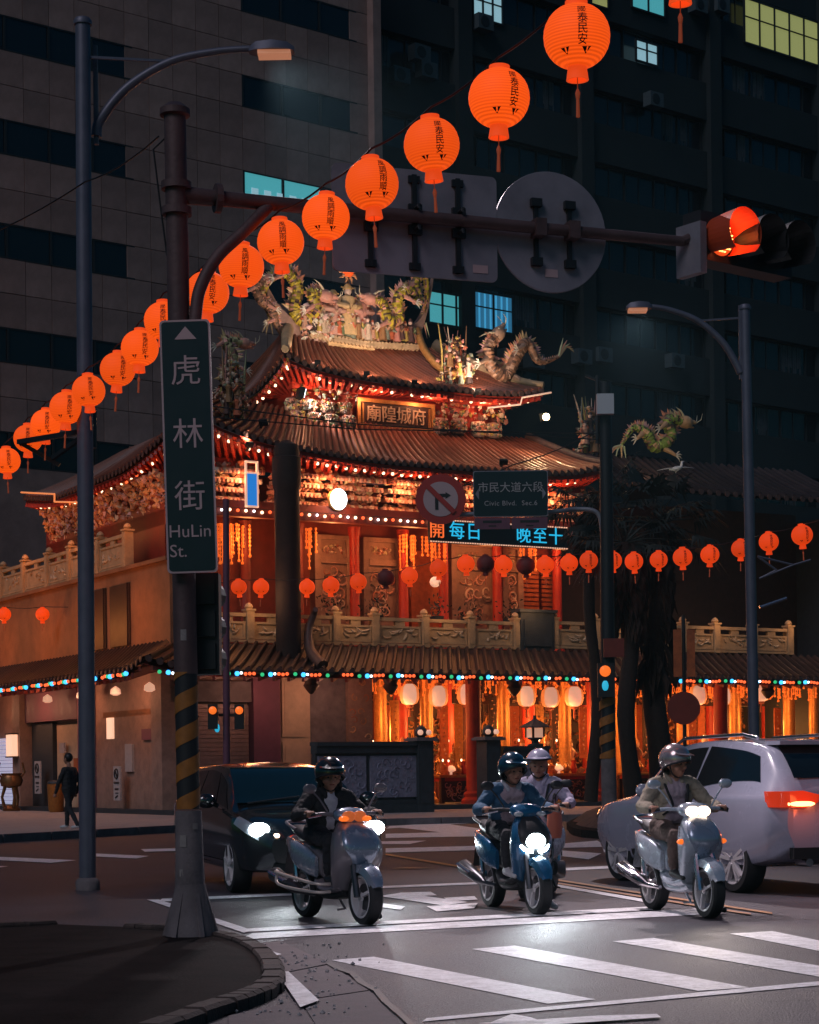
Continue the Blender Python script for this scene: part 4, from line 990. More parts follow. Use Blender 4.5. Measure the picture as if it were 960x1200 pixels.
dragon('dark dragon coiled on the outer swallow tail of the ridge', [(338, 402, 4.6), (326, 384, 4.6), (318, 362, 4.6), (306, 352, 4.6), (300, 336, 4.6), (312, 328, 4.6)], .12, BRN, PK, 9)
def cluster(label, px0, px1, py0, py1, v, n, seed):
    a, b = T(px0, py1, v), T(px1, py0, v); base = Vector(((a.x + b.x) / 2, v, a.z)); t = thing('flower_cluster', label, 'roof ornament', tw(*base), TA, 'flower clusters on the roof ridges')
    w, h = (b.x - a.x) / 2, b.z - a.z; mb = MB()
    for i in range(n):
        z = random.random(); x = random.uniform(-w, w) * (1.1 - .7 * z); mb.cur = random.choice(PAL_MULTI); mb.blob((x, random.uniform(-.3, .3), z * h), random.uniform(.05, .13), rand_rot(), (1, .8, .6))
    mb.build('blossoms', 'carving', t, True)
    mb = MB()
    for i in range(5): figurine(mb, (random.uniform(-w * .7, w * .7), -.3, random.uniform(0, h * .4)), random.uniform(.5, .8), PAL_MULTI)
    mb.build('figures', 'carving', t, True)
    mb = MB()
    for i in range(9):
        x = random.uniform(-w, w) * .7; mb.cur = random.choice(PAL_MULTI); mb.tube([(x, 0, 0), (x * 1.1, -.05, h * .7), (x * 1.5 + random.uniform(-.2, .2), 0, h * random.uniform(1.0, 1.3))], [.05, .05, .01], 5)
    mb.build('stems', 'carving', t, True)
cluster('pale flower cluster where the gable ridge meets the topmost roof', 512, 556, 398, 452, 2.9, 190, 1)
cluster('pale flower cluster on the hip ridge beside the green street sign', 252, 290, 425, 490, .6, 170, 2)
cluster('small flower cluster at the roof end beside the white pole box', 676, 700, 478, 530, 1.5, 130, 3)
# three robed figures with the flaming pearl
base = T(408, 394, 4.8)
for px, h, lab, c in ((391, 1.55, 'robed roof figure beside the arched yellow dragon', (.60, .34, .26)), (408, 1.75, 'tallest robed roof figure under the flaming red pearl', (.62, .42, .20)), (424, 1.45, 'robed roof figure beside the looped yellow dragon', (.55, .28, .22))):
    p = T(px, 394, 4.8); t = thing('robed_figure', lab, 'statue', tw(p.x, 4.8, p.z), TA, 'robed figures on the ridge'); k = h
    mb = MB(); mb.cur = c; mb.lathe([(.26 * k, 0), (.22 * k, .2 * k), (.16 * k, .45 * k), (.19 * k, .68 * k), (.15 * k, .78 * k), (.05 * k, .82 * k)], 12, sx=1, sy=.75)
    for sg in (-1, 1):
        mb.cur = tuple(q * .8 for q in c); mb.tube([(sg * .16 * k, 0, .74 * k), (sg * .24 * k, -.06 * k, .58 * k), (sg * .06 * k, -.2 * k, .55 * k)], [.06 * k, .09 * k, .05 * k], 8)
    for i in range(30): mb.cur = random.choice(PAL_PINK); a = random.uniform(3.3, 6.1); z = random.uniform(.05, .75) * k; mb.blob((math.cos(a) * .2 * k, math.sin(a) * .15 * k, z), .05, rand_rot())
    mb.build('robe', 'carving', t, True)
    mb = MB(); mb.cur = (.66, .48, .38); mb.ball((0, -.02, .89 * k), .085 * k, 10, 7, (.9, .9, 1.1)); mb.build('head', 'carving', t, True)
    mb = MB(); mb.cur = (.5, .32, .12); mb.lathe([(.10 * k, .93 * k), (.10 * k, .97 * k), (.05 * k, 1.04 * k)], 10); mb.box((0, 0, .97 * k), (.3 * k, .04, .03)); mb.build('crown', 'carving', t, 40)
mb = MB(); mb.cur = (.6, .4, .2); a, b = T(382, 394, 4.8), T(436, 396, 4.8); mb.b2(a.x, b.x, 4.6, 5.0, a.z - .35, a.z + .02); mb.build('figure_base', 'carving', temple)
p = T(408, 318, 4.8); t = thing('flaming_pearl', 'red glowing pearl with flame rays above the ridge figures', 'roof ornament', tw(p.x, 4.8, p.z), TA)
mb = MB(); mb.ball((0, 0, 0), .20, 14, 10); mb.build('pearl', 'lantern_red', t, True)
for i in range(10):
    a = 2 * math.pi * i / 10; mb = MB(); mb.cur = (.62, .3, .14); d = Vector((math.cos(a), 0, math.sin(a))); mb.tube([d * .2, d * .3 + Vector((-d.z, 0, d.x)) * .05, d * .44], [.06, .05, .01], 5); mb.build('ray', 'carving', t)
mb = MB(); mb.tube([(0, 0, -.2), (0, 0, -.7)], .03, 6); mb.build('rod', 'bronze', t)
# a white ceramic crane on the wing roof
p = T(792, 550, 2.0); t = thing('crane_figure', 'small white crane with spread wings on the wing roof', 'bird statue', tw(p.x, 2.0, p.z), TA)
mb = MB(); mb.tube([(-.3, 0, -.05), (0, 0, 0), (.25, 0, .1), (.3, 0, .3), (.4, 0, .32)], [.03, .11, .06, .04, .01], 8); mb.build('body', 'crane_white', t, True)
for sg in (-1, 1): mb = MB(); mb.tube([(0, 0, .03), (sg * .4, 0, .05 + sg * .05), (sg * .85, 0, .1 * sg)], [.06, .06, .02], 6, flat=.4); mb.build('wing', 'crane_white', t, True)
mb = MB(); mb.tube([(0, 0, -.1), (0, 0, T(792, 550, 2).z * 0 - .9)], .02, 5); mb.build('leg', 'crane_white', t)

# ------------------------------------------------------------------ hall lanterns, altar tables, bowls
def hall_lantern_proto():
    t = thing('hall_lantern', 'x', 'lantern'); mb = MB(); n = 20
    prof = [(.14, .0), (.26, .06), (.32, .2), (.33, .38), (.29, .58), (.18, .68), (.12, .70)]
    mb.lathe(prof, n)
    for i, f in enumerate(mb.f): mb.mi[i] = 1 if 11 <= (i % n) <= 15 else 0
    mb.build('shade', ['hall_lantern', 'hall_lantern_pale'], t, 60)
    mb = MB(); mb.lathe([(.13, .70), (.13, .78), (.05, .8)], 12); mb.tube([(0, 0, .8), (0, 0, 1.2)], .015, 5); mb.build('cap', 'gold', t, 40)
    mb = MB(); mb.lathe([(.12, 0), (.11, -.08), (.03, -.1)], 12); mb.tube([(0, 0, -.1), (0, 0, -.4)], [.03, .05], 6); mb.build('tassel', 'tassel', t, 40)
    return t
hp = hall_lantern_proto(); first = True
for px, py in ((480, 826), (514, 828), (547, 826), (617, 828), (645, 829), (673, 828), (818, 826), (847, 827), (892, 822)):
    v = .9; p = T(px, py, v); hk = globals().get('hk', 0) + 1; lab = '%s oval paper lantern along the hall from the carved stone wall' % ('first second third fourth fifth sixth seventh eighth ninth'.split()[hk - 1]); loc = tw(p.x, v, p.z)
    if first: hp.location = loc; hp.rotation_euler = (0, 0, TA); hp['label'] = lab; hp['group'] = 'oval lanterns in the hall'; first = False
    else: dup(hp, None, loc, TA, lab, 'oval lanterns in the hall')
def altar(px0, px1, v, lab, zt=1.25):
    a, b = T(px0, 900, v).x, T(px1, 900, v).x; c = (a + b) / 2; w = b - a; t = thing('altar_table', lab, 'table', tw(c, v, .3), TA, 'altar tables in the hall')
    h = zt - .3; mb = MB(); mb.b2(-w / 2, w / 2, -.45, .45, h - .08, h); mb.b2(-w / 2 - .05, w / 2 + .05, -.5, .5, h - .03, h + .02); mb.build('table_top', 'gold', t)
    mb = MB(); mb.b2(-w / 2 + .05, w / 2 - .05, -.40, .4, h - .2, h - .08); mb.build('apron', 'temple_red', t)
    for sx in (-1, 1):
        for sy in (-1, 1): m_ = MB(); m_.b2(sx * (w / 2 - .12) - .07, sx * (w / 2 - .12) + .07, sy * .36 - .07, sy * .36 + .07, 0, h - .08); m_.build('leg', 'wood_dark', t)
    mb = MB(); mb.b2(-w / 2 + .15, w / 2 - .15, -.36, -.34, .05, h - .2); pn = mb.build('front_panel', 'wood_dark', t)
    mb = MB()
    for i in range(int(16 * w)): swirl(mb, random.uniform(-w / 2 + .3, w / 2 - .3), random.uniform(.15, h - .3), -.37, random.uniform(.08, .17), PAL_GOLD)
    mb.build('gilding', 'carving', pn, True)
    return c, w
k = 0
OFF = ['gold', 'altar_cloth', 'hall_lantern_pale', 'bronze', 'temple_red', 'cream']
for px0, px1, v, lab in ((508, 553, 1.4, 'long altar table with offerings between the stone wall and the red column'), (640, 692, 1.4, 'altar table with bowls beside the striped pole'), (730, 800, 1.8, 'altar table behind the palm trunks'), (880, 950, 1.6, 'altar table behind the white car')):
    c, w = altar(px0, px1, v, lab)
    for i in range(6):
        u = c - w / 2 + w * (i + .5) / 6; m = OFF[(i + k) % 6]; t = thing('offering_vessel', '%s on the altar table %s' % (['tall gilt candle holder', 'stacked red offering box', 'pale glowing fruit dish', 'bronze knob lidded censer', 'red flared vase', 'cream offering bowl'][(i + k) % 6], ['next to the red column', 'beside the striped pole', 'behind the palm trunks', 'behind the white car'][k]), 'vessel', tw(u, v - .1, 1.27), TA)
        mb = MB(); pr = [[(.06, 0), (.09, .03), (.03, .1), (.03, .4), (.08, .45), (.02, .6)], [(.14, 0), (.14, .14), (.12, .15), (.12, .28), (.02, .3)], [(.05, 0), (.04, .08), (.17, .14), (.15, .22), (.05, .32)], [(.06, 0), (.15, .1), (.16, .2), (.1, .27), (.03, .36)], [(.07, 0), (.13, .15), (.06, .35), (.11, .45)], [(.06, 0), (.15, .12), (.17, .16), (.1, .16)]][(i + k) % 6]
        mb.lathe(pr, 12); mb.build('body', m, t, 50)
        mb = MB(); mb.lathe([(.05, 0), (.06, .03), (.02, .06)], 8, (0, 0, pr[-1][1])); mb.build('top', 'gold', t)
    k += 1
# ------------------------------------------------------------------ carved screen wall in front of the hall
v = -4.0
def screen_wall(lab, px0, px1, n, zt):
    a, b = T(px0, 900, v).x, T(px1, 900, v).x; t = thing('screen_wall', lab, 'wall', tw(a, v, .12), TA, 'low stone screen walls'); w = b - a; h = zt - .12
    mb = MB(); mb.b2(0, w, -.22, .22, 0, .28); mb.b2(0, w, -.16, .16, .28, .42); mb.build('base', 'stone_dark', t)
    mb = MB(); mb.b2(0, w, -.20, .20, h - .34, h - .12); mb.b2(0, w, -.26, .26, h - .12, h); mb.build('coping', 'stone_dark', t)
    mb = MB(); mb.b2(0, w, -.08, .1, .42, h - .34); mb.build('core', 'stone_dark', t)
    for i in range(n):
        x0, x1 = w * i / n + .08, w * (i + 1) / n - .06; mb = MB(); mb.b2(x0, x1, -.13, -.08, .5, h - .42); pn = mb.build('panel', 'stone_blue', t); mb = MB()
        for q in range(34): mb.cur = random.choice(((.24, .24, .33), (.18, .18, .25), (.28, .28, .38))); 
        for q in range(30): swirl(mb, random.uniform(x0 + .12, x1 - .12), random.uniform(.6, h - .52), -.135, random.uniform(.07, .16), [(.26, .26, .36), (.17, .17, .24)])
        mb.build('relief', 'carving', pn, True)
    return t
def gate_post(lab, px, zt, lamp_=False):
    u = T(px, 900, v).x; t = thing('gate_post', lab, 'post', tw(u, v, .12), TA, 'stone gate posts'); h = zt - .12
    mb = MB(); mb.b2(-.26, .26, -.30, .30, 0, h - .08); mb.b2(-.2, .2, -.32, -.3, .3, h - .3); mb.build('shaft', 'stone_dark', t)
    mb = MB(); mb.b2(-.38, .38, -.4, .4, h - .08, h); mb.b2(-.32, .32, -.34, .34, h, h + .03); mb.build('cap', 'concrete', t)
    mb = MB(); mb.lathe([(.1, 0), (.19, .08), (.2, .2), (.12, .32), (.03, .38)], 12, (0, 0, h + .03)); mb.build('finial', 'stone_dark', t, 50)
    for sx in (-.14, .16): mb = MB(); mb.ball((sx, -.2, h + .18), .09, 10, 7); mb.build('globe', 'hall_lantern_pale', t, True)
screen_wall('low dark stone wall with blue carved panels behind the scooter rider in white shirt', 368, 488, 2, 2.30)
gate_post('dark gate post at the end of the carved stone wall', 494, 2.40)
gate_post('gate post with twin globes beside the red column', 573, 2.42)
screen_wall('short dark stone wall stub behind the lavender rider', 586, 640, 1, 2.15)
p = T(627, 868, -4.0); t = thing('stone_lantern', 'little pagoda lantern glowing on the short stone wall', 'lantern', tw(p.x, -4, 2.14), TA)
mb = MB(); mb.lathe([(.26, 0), (.26, .07), (.12, .1), (.12, .2), (.24, .24), (.24, .28)], 8); mb.build('base', 'stone_dark', t)
mb = MB(); mb.b2(-.2, .2, -.2, .2, .28, .58); mb.build('light_box', 'hall_lantern_pale', t)
for sx in (-1, 1):
    for sy in (-1, 1): mb = MB(); mb.b2(sx * .2 - .03, sx * .2 + .03, sy * .2 - .03, sy * .2 + .03, .28, .6); mb.build('corner_post', 'wood_dark', t)
mb = MB(); mb.lathe([(.5, .6), (.46, .64), (.22, .78), (.06, .86), (.05, .98)], 8); mb.build('roof', 'stone_dark', t)
# bronze incense burner by the shop doors
p = S(14, 968, -1.0); g = tw(p.x, p.y, 0); t = thing('incense_burner', 'bronze incense burner on splayed legs by the shop shutter', 'burner', (g.x, g.y, .15), TA)
mb = MB(); mb.lathe([(.3, 0), (.34, .08), (.22, .16), (.16, .22)], 14); mb.build('base', 'bronze', t, 40)
for i in range(3): a = 2.1 * i + .5; mb = MB(); mb.tube([(math.cos(a) * .26, math.sin(a) * .26, .14), (math.cos(a) * .34, math.sin(a) * .34, .5), (math.cos(a) * .22, math.sin(a) * .22, .9)], [.07, .05, .07], 7); mb.build('leg', 'bronze', t, True)
mb = MB(); mb.lathe([(.1, .82), (.36, .9), (.42, 1.1), (.34, 1.28), (.38, 1.36), (.3, 1.36)], 16); mb.build('bowl', 'bronze', t, 40)
for sx in (-1, 1): mb = MB(); mb.tube([(sx * .36, 0, 1.2), (sx * .5, 0, 1.4), (sx * .42, 0, 1.75)], .04, 7); mb.build('handle', 'bronze', t, True)
# white notice boards with a no-parking circle
def notice(lab, px, py0, py1):
    a = S(px, py1, -.3); b = S(px, py0, -.3); h = b.z - a.z; t = thing('notice_board', lab, 'sign', tw(-.3, a.y, a.z), TA - R(90), 'no parking notices by the shop')
    mb = MB(); w = h * .5; mb.b2(-w / 2, w / 2, -.03, .03, 0, h); mb.build('board', 'notice', t)
    mb = MB(); mb.tube([(math.cos(i * .314) * w * .28, -.035, h * .78 + math.sin(i * .314) * w * .28) for i in range(20)], .03, 5, closed=True); mb.bar((-w * .2, -.04, h * .78 + w * .2), (w * .2, -.04, h * .78 - w * .2), .05); mb.build('prohibition_mark', 'sign_black', t)
    mb = MB(); mb.bar((-w * .34, -.035, h * .52), (w * .34, -.035, h * .52), .03, .05)
    for sx in (-1, 1): mb.quad(Vector((sx * w * .44, -.04, h * .52)), Vector((sx * w * .26, -.04, h * .57)), Vector((sx * w * .26, -.04, h * .47)))
    mb.build('arrow', 'sign_black', t)
    mb = MB(); mb.b2(-w * .3, w * .3, -.036, -.03, h * .3, h * .36); mb.b2(-w * .2, w * .3, -.036, -.03, h * .2, h * .23); mb.bar((-w * .2, -.036, h * .08), (w * .2, -.036, h * .14), .02, .05); mb.build('print', 'sign_black', t)
notice('pale no parking notice on the dark shop door', 45, 892, 930); notice('pale no parking notice on the plain hoarding', 138, 898, 938)
p = S(14, 872, -.4); t = thing('sign_box', 'small glowing paper sign box above the incense burner', 'sign', tw(-.4, p.y, p.z - .45), TA - R(90)); mb = MB(); mb.b2(-.3, .3, -.12, .12, 0, .8); mb.build('box', 'shop_paper', t); mb = MB(); mb.b2(-.33, .33, -.15, .15, -.05, 0); mb.b2(-.33, .33, -.15, .15, .8, .85); mb.build('frame', 'wood_dark', t)
p = S(66, 960, -.8); g = tw(p.x, p.y, 0); t = thing('yellow_bin', 'yellow bin standing by the shop door', 'bin', (g.x, g.y, .15), TA)
mb = MB(); mb.lathe([(.22, 0), (.26, .1), (.3, .95), (.26, .98)], 14); mb.build('body', 'haz_yellow', t, 40); mb = MB(); mb.lathe([(.31, .98), (.28, 1.05), (.06, 1.1)], 14); mb.build('lid', 'stone_dark', t, 40)
# ------------------------------------------------------------------ fittings on the facade
a, b = T(503, 643, -.15), T(664, 616, -.15); zc = (a.z + b.z) / 2 + .08; t = thing('led_sign', 'long board of cyan glowing characters on the balcony edge', 'sign', tw(a.x, -.15, zc), TA); w = b.x - a.x; h = .78
mb = MB(); mb.b2(0, w, -.05, .08, -h / 2, h / 2); mb.build('board', 'led_back', t)
mb = MB()
for i in range(58):
    x = w * (i + .5) / 58
    for sg in (-1, 1): mb.b2(x - .028, x + .028, -.08, -.05, sg * h * .46 - .02, sg * h * .46 + .02)
mb.build('edge_lights', 'hall_lantern_pale', t)
for x, ch, m in ((.05, '開', 'led_orange'), (.19, '每', 'led_cyan'), (.31, '日', 'led_cyan'), (.67, '晚', 'led_cyan'), (.79, '至', 'led_cyan'), (.91, '十', 'led_cyan')):
    put('lettering', text_mesh(ch, .62, .012, m), t, (w * x, -.07, -.0), (R(90), 0, 0))
mb = MB(); mb.bar((.3, 0, h / 2), (.3, .3, h / 2 + .35), .06); mb.bar((w - .3, 0, h / 2), (w - .3, .3, h / 2 + .35), .06); mb.build('bracket', 'metal_dark', t)
def flood(lab, px, py, v_, size, m, power, col, tgt, angle, kind='box'):
    p = T(px, py, v_); loc = tw(*p); t = thing('floodlight', lab, 'floodlight', loc, TA, 'floodlights on the temple'); L = Matrix.Rotation(-TA, 3, 'Z') @ (tw(*tgt) - loc); d = L.normalized(); M = d.to_track_quat('-Z', 'Y').to_matrix()
    mb = MB(); mb.box(d * -size * .18, (size, size * .7, size * .36), M=M); mb.build('housing', 'metal_dark', t)
    mb = MB()
    if m == 'flood_warm': mb.ball(d * size * .05 + Vector((0, -.12, 0)), size * .36, 14, 10)
    else: mb.box(d * size * .02, (size * .86, size * .58, .03), M=M)
    mb.build('lens', m, t, 60)
    mb = MB(); mb.bar(d * -size * .3, d * -size * .3 + Vector((0, .25, -.15)), .06); mb.build('bracket', 'metal_dark', t)
    lamp('flood_beam', 'SPOT', d * (size * .1 + (.05 if m != 'flood_warm' else .22)), power, col, t, .12, L, angle, .6)
flood('blue white floodlight tucked under the topmost roof corner', 355, 462, 2.4, .5, 'flood', 260, (.9, .8, .75), (9, 1.8, 13.2), 120)
flood('small white floodlight on the middle roof slope', 310, 494, .4, .3, 'flood', 300, (1., .78, .6), (8.5, 4.8, 17.2), 70)
flood('dazzling warm floodlight under the roof corner dragon', 638, 489, 1.6, .34, 'flood_warm', 420, (1., .66, .34), (12.5, -.5, 11.5), 130)
for px_, lab_, tu, pw_ in ((372, 'small added floodlight on the top eave below the arched yellow dragon', 7.2, 330), (430, 'small added floodlight on the top eave below the robed figures', 9.2, 380), (486, 'small added floodlight on the top eave below the looped yellow dragon', 11.3, 330), (560, 'small added floodlight on the top eave near the corner dragon', 13.4, 260)):  # added eave floodlights, put in to light the ridge statues
    flood(lab_, px_, lin(px_, [(372, 424), (430, 437), (486, 447), (560, 457)]), 1.75, .2, 'bulb_warm', pw_, (1., .74, .58), (tu, 4.7, 17.4), 110)
flood('floodlight near the roof end aimed at the corner dragon', 590, 540, -.2, .28, 'bulb_warm', 420, (1., .72, .5), (13.5, 3.0, 15.9), 60)
flood('floodlight on the wing roof below the green dragon', 742, 548, .6, .24, 'bulb_warm', 130, (1., .75, .45), (21.2, 3.2, 12.8), 70)
flood('floodlight on the eave aimed at the hip ridge dragon', 292, 520, -.6, .24, 'bulb_warm', 260, (1., .76, .55), (2.2, 1.4, 14.2), 80)
# round lamp and blue panel under the middle eave
p = T(397, 585, -.1); t = thing('round_lamp', 'large round white lamp glowing on the balcony beam', 'lamp', tw(*p), TA)
mb = MB(); mb.ball((0, 0, 0), .30, 16, 12, (1, .5, 1.15)); mb.build('globe', 'flood', t, True); mb = MB(); mb.lathe([(.30, .05), (.36, .1), (.2, .22)], 16, (0, 0, 0), 'Y'); mb.build('rim', 'gold', t, 40)
lamp('globe_light', 'POINT', (0, -.45, 0), 60, (1., .42, .18), t, .2)
p = T(295, 574, -.2); t = thing('blue_panel', 'upright blue lit panel under the middle eave', 'sign', tw(*p), TA)
mb = MB(); mb.b2(-.17, .17, -.03, .03, -.5, .5); mb.build('panel', 'panel_blue', t)
mb = MB()
for q in ((-.22, -.17, -.55, .9), (.17, .22, -.55, .9), (-.22, .22, -.55, -.5), (-.22, .22, .5, .55), (-.22, .22, .85, .9)): mb.b2(q[0], q[1], -.05, .05, q[2], q[3])
mb.build('frame', 'hall_lantern_pale', t); mb = MB(); mb.bar((0, 0, .9), (0, .4, 1.1), .05); mb.build('bracket', 'metal_dark', t)
# round dark flue rising past the balcony corner
p = T(338, 720, -.75); t = thing('flue', 'wide dark round flue rising past the balcony corner', 'chimney', tw(p.x, -.75, 4.9), TA); z1 = T(338, 522, -.75).z - 4.9
mb = MB(); mb.lathe([(.40, 0), (.40, z1 - 1.4), (.43, z1 - 1.35), (.46, z1 - 1.2), (.46, z1 - .4), (.38, z1 - .35)], 20); mb.build('pipe', 'flue', t, 40)
mb = MB(); mb.lathe([(.40, z1 - .4), (.42, z1 - .2), (.36, z1), (.10, z1 + .15)], 20)
mb.build('cowl', 'flue', t, 40)
# lamps of the hall, the balcony and the eaves
def tl(u, v, z, pw, col, r=.25): lamp('hall_light', 'POINT', tw(u, v, z), pw, col, None, r)
OR_ = (1., .36, .10)
for u in (8.2, 11.5, 14.8, 18.2, 21.6, 25.0): tl(u, 1.0, 2.9, 120, OR_); tl(u + 1.2, 4.6, 2.8, 210, (1., .36, .09))
for u in (3.0, 6.0, 9.0, 12.0, 15.0): tl(u, 1.0, 8.9, 85, (1., .32, .10))
for u in (2.4, 5.2, 8.2, 11.2, 14.0): tl(u, -.05, 10.6, 70, (1., .34, .13))
for u in (6.2, 8.4, 10.6, 12.8): tl(u, 2.35, 14.15, 34, (1., .40, .2), .1)
for vv_ in (3., 8., 13.): tl(-.6, vv_, 9.9, 45, (1., .30, .08))
for vv_ in (2.5, 7., 11.5, 16.): tl(-1.2, vv_, 3.9, 60, (1., .42, .22)); tl(-1.9, vv_, 6.4, 80, (1., .30, .07))
for u in (2.5, 5.2): tl(u, -1.0, 4.0, 42, (1., .46, .3))
for u in (2.5, 6., 9.5, 13, 17, 21, 24.5): tl(u, -.9, 6.9, 26, (1., .50, .22))
# ------------------------------------------------------------------ striped mast with the street name sign
b0 = G(222, 1096, .05); D1 = b0.y
def PL(px, py, d=None): return P(px, py, d or D1) - b0
pole = thing('signal_mast', 'thick signal mast with yellow and black stripes and a long side arm', 'traffic mast', b0)
def plx(py): return 205 + 19 * (py - 133) / (1098 - 133)
def rr(py): return lin(py, [(133, .090), (700, .092), (1040, .112)])
ax = lambda py: PL(plx(py), py)
mb = MB(); mb.tube([ax(y) for y in (1040, 950)], [rr(1040) + .01, rr(950)], 20); mb.build('concrete_shaft', 'concrete', pole, 40)
mb = MB(); c0 = ax(1096); mb.loft([[Vector((math.cos(a * math.pi / 10) * r, math.sin(a * math.pi / 10) * r, z)) + Vector((c0.x, c0.y, 0)) for a in range(20)] for r, z in ((.215, -.02), (.205, .06), (.145, .30), (.124, .42))]); mb.build('foot', 'concrete', pole, 40)
for k in range(6):
    a = k * math.pi / 3; mb = MB(); d = Vector((math.cos(a), math.sin(a), 0)); mb.quad(c0 + d * .13 + Vector((0, 0, .42 - c0.z)), c0 + d * .26 + Vector((0, 0, .02 - c0.z)), c0 + d * .12 + Vector((0, 0, .0 - c0.z)))
    s_ = Vector((-d.y, d.x, 0)) * .02; o_ = Vector((c0.x, c0.y, 0)); mb = MB(); mb._add([o_ + d * .11 + Vector((0, 0, .44)) + s_, o_ + d * .235 + s_, o_ + d * .1 + s_, o_ + d * .11 + Vector((0, 0, .44)) - s_, o_ + d * .235 - s_, o_ + d * .1 - s_], [(0, 1, 2), (5, 4, 3), (0, 3, 4, 1), (1, 4, 5, 2), (2, 5, 3, 0)]); mb.build('foot_gusset', 'concrete', pole)
# hazard wrap: slanted bands, each its own piece
y0, y1 = 788, 948; zb, zt_ = ax(y1).z, ax(y0).z; r = .125; nb = 7
cxy = ax(870)
mb = MB(); mb.tube([ax(y1), ax(y0)], [.094, .093], 24); mb.build('wrap_base', 'haz_black', pole, 40)
pitch = (zt_ - zb) / 4.0
for k in range(-2, 5):
    mb = MB(); N = 40; rings = []
    for i in range(N + 1):
        a = 2 * math.pi * i / N; z = zb + k * pitch + pitch * 1.0 * (i / N)
        lo, hi = max(zb, min(zt_, z)), max(zb, min(zt_, z + pitch * .5)); t = (lo - zb) / (zt_ - zb); cx = ax(y1).lerp(ax(y0), t)
        d = Vector((math.cos(a - 1.2), math.sin(a - 1.2), 0)); rings.append((Vector((cx.x, cx.y, lo)) + d * .098, Vector((cx.x, cx.y, hi)) + d * .098))
    for (p0, p1), (q0, q1) in zip(rings, rings[1:]):
        if (p1 - p0).length + (q1 - q0).length > .01: mb.quad(p0, q0, q1, p1)
    if mb.f: mb.build('stripe', 'haz_yellow', pole, 60)
mb = MB(); mb.tube([ax(y) for y in (790, 500, 137)], [rr(790), rr(500), rr(137)], 20); mb.build('shaft', 'metal_rust', pole, 40)
mb = MB(); c = ax(137); mb.lathe([(.10, 0), (.125, .01), (.125, .06), (.06, .11)], 20, c); mb.build('cap', 'metal_rust', pole, 40)
arm_a = ax(228); arm_e = P(800, 283, D1 * 1.093) - b0
for py in (218, 248):
    mb = MB(); c = ax(py); mb.lathe([(.125, -.03), (.125, .03)], 20, c); mb.build('clamp', 'metal_rust', pole, 40)
mb = MB(); mb.tube([arm_a, arm_a.lerp(arm_e, .1), arm_e], [.075, .062, .045], 14); mb.build('side_arm', 'metal_rust', pole, 40)
mb = MB(); c = arm_a.lerp(arm_e, .07); mb.tube([c, c + (arm_e - arm_a).normalized() * .05], .12, 14); mb.build('arm_flange', 'metal_rust', pole)
q1 = arm_a.lerp(arm_e, .17)
mb = MB(); mb.tube(crom([ax(430) + Vector((.05, -.02, 0)), PL(228, 380, D1 - .03), PL(234, 340, D1), PL(254, 302, D1 + .05), PL(285, 272, D1 + .12), q1 + Vector((.0, 0, -.02))], 7), .052, 12); mb.build('curved_brace', 'metal_rust', pole, 50)
for py_, a_, w_, h_, m_ in ((985, -1.9, .5, .10, 'sticker'), (968, -1.0, .4, .05, 'sticker'), (745, -1.6, .5, .09, 'sticker'), (1022, -2.1, .3, .06, 'sticker')):
    c = ax(py_); r_ = (rr(py_) + .003) if py_ < 800 else .1185; mb = MB(); mb.grid(lambda s, t_: Vector((c.x + math.cos(a_ + (s - .5) * w_) * r_, c.y + math.sin(a_ + (s - .5) * w_) * r_, c.z + (t_ - .5) * h_)), 5, 1); mb.build('sticker', m_, pole)
# unlit signal head seen from behind, below the sign
t = thing('traffic_light', 'dark signal head seen from behind on the striped mast', 'traffic light', P(236, 732, D1 + .28))
mb = MB(); mb.b2(-.16, .16, -.12, .12, -.42, .42); mb.build('housing', 'black', t)
for i in (-1, 0, 1):
    mb = MB(); mb.tube([(0, .12, i * .27), (.05, .40, i * .27)], .13, 14, caps=False); mb.build('visor', 'black', t)
    mb = MB(); mb.b2(-.13, .13, -.15, -.12, i * .27 - .11, i * .27 + .11); mb.build('door', 'metal_dark', t)
mb = MB(); mb.bar((-.05, 0, .3), (-.14, -.28, .3), .06); mb.bar((-.05, 0, -.3), (-.14, -.28, -.3), .06); mb.build('bracket', 'metal_dark', t)
# the street sign
sg = thing('street_sign', 'tall dark green street name sign with white border and an arrow', 'street sign', P(221, 523, D1 - .19), R(-4))
hw, hh = .205, 1.03; lean = R(1.0)
sg.rotation_euler = (0, R(-1.2), R(0))
def rrect(w, h, r, n=5):
    out = []
    for cx_, cz_, a0 in ((w - r, h - r, 0), (-w + r, h - r, 90), (-w + r, -h + r, 180), (w - r, -h + r, 270)):
        for i in range(n + 1): a = R(a0 + 90 * i / n); out.append((cx_ + r * math.cos(a), cz_ + r * math.sin(a)))
    return out
mb = MB(); mb.prism(rrect(hw, hh, .035), 0, .03, lambda x, z, t_: Vector((x, t_, z))); mb.build('border', 'sign_white', sg)
mb = MB(); mb.prism(rrect(hw - .016, hh - .016, .028), -.004, .01, lambda x, z, t_: Vector((x, t_, z))); mb.build('face', 'sign_green', sg)
mb = MB(); mb.prism([(-.085, .87), (.095, .87), (.005, .975)], -.008, 0, lambda x, z, t_: Vector((x, t_, z))); mb.build('arrow', 'sign_white', sg)
for ch, z in (('虎', .60), ('林', .085), ('街', -.42)): put('lettering', text_mesh(ch, .26, .002, 'sign_white'), sg, (.0, -.007, z), (R(90), 0, 0))
put('lettering', text_mesh('HuLin', .145, .002, 'sign_white', 1.0, 'LEFT'), sg, (-.186, -.007, -.695), (R(90), 0, 0))
put('lettering', text_mesh('St.', .145, .002, 'sign_white', 1.0, 'LEFT'), sg, (-.182, -.007, -.855), (R(90), 0, 0))
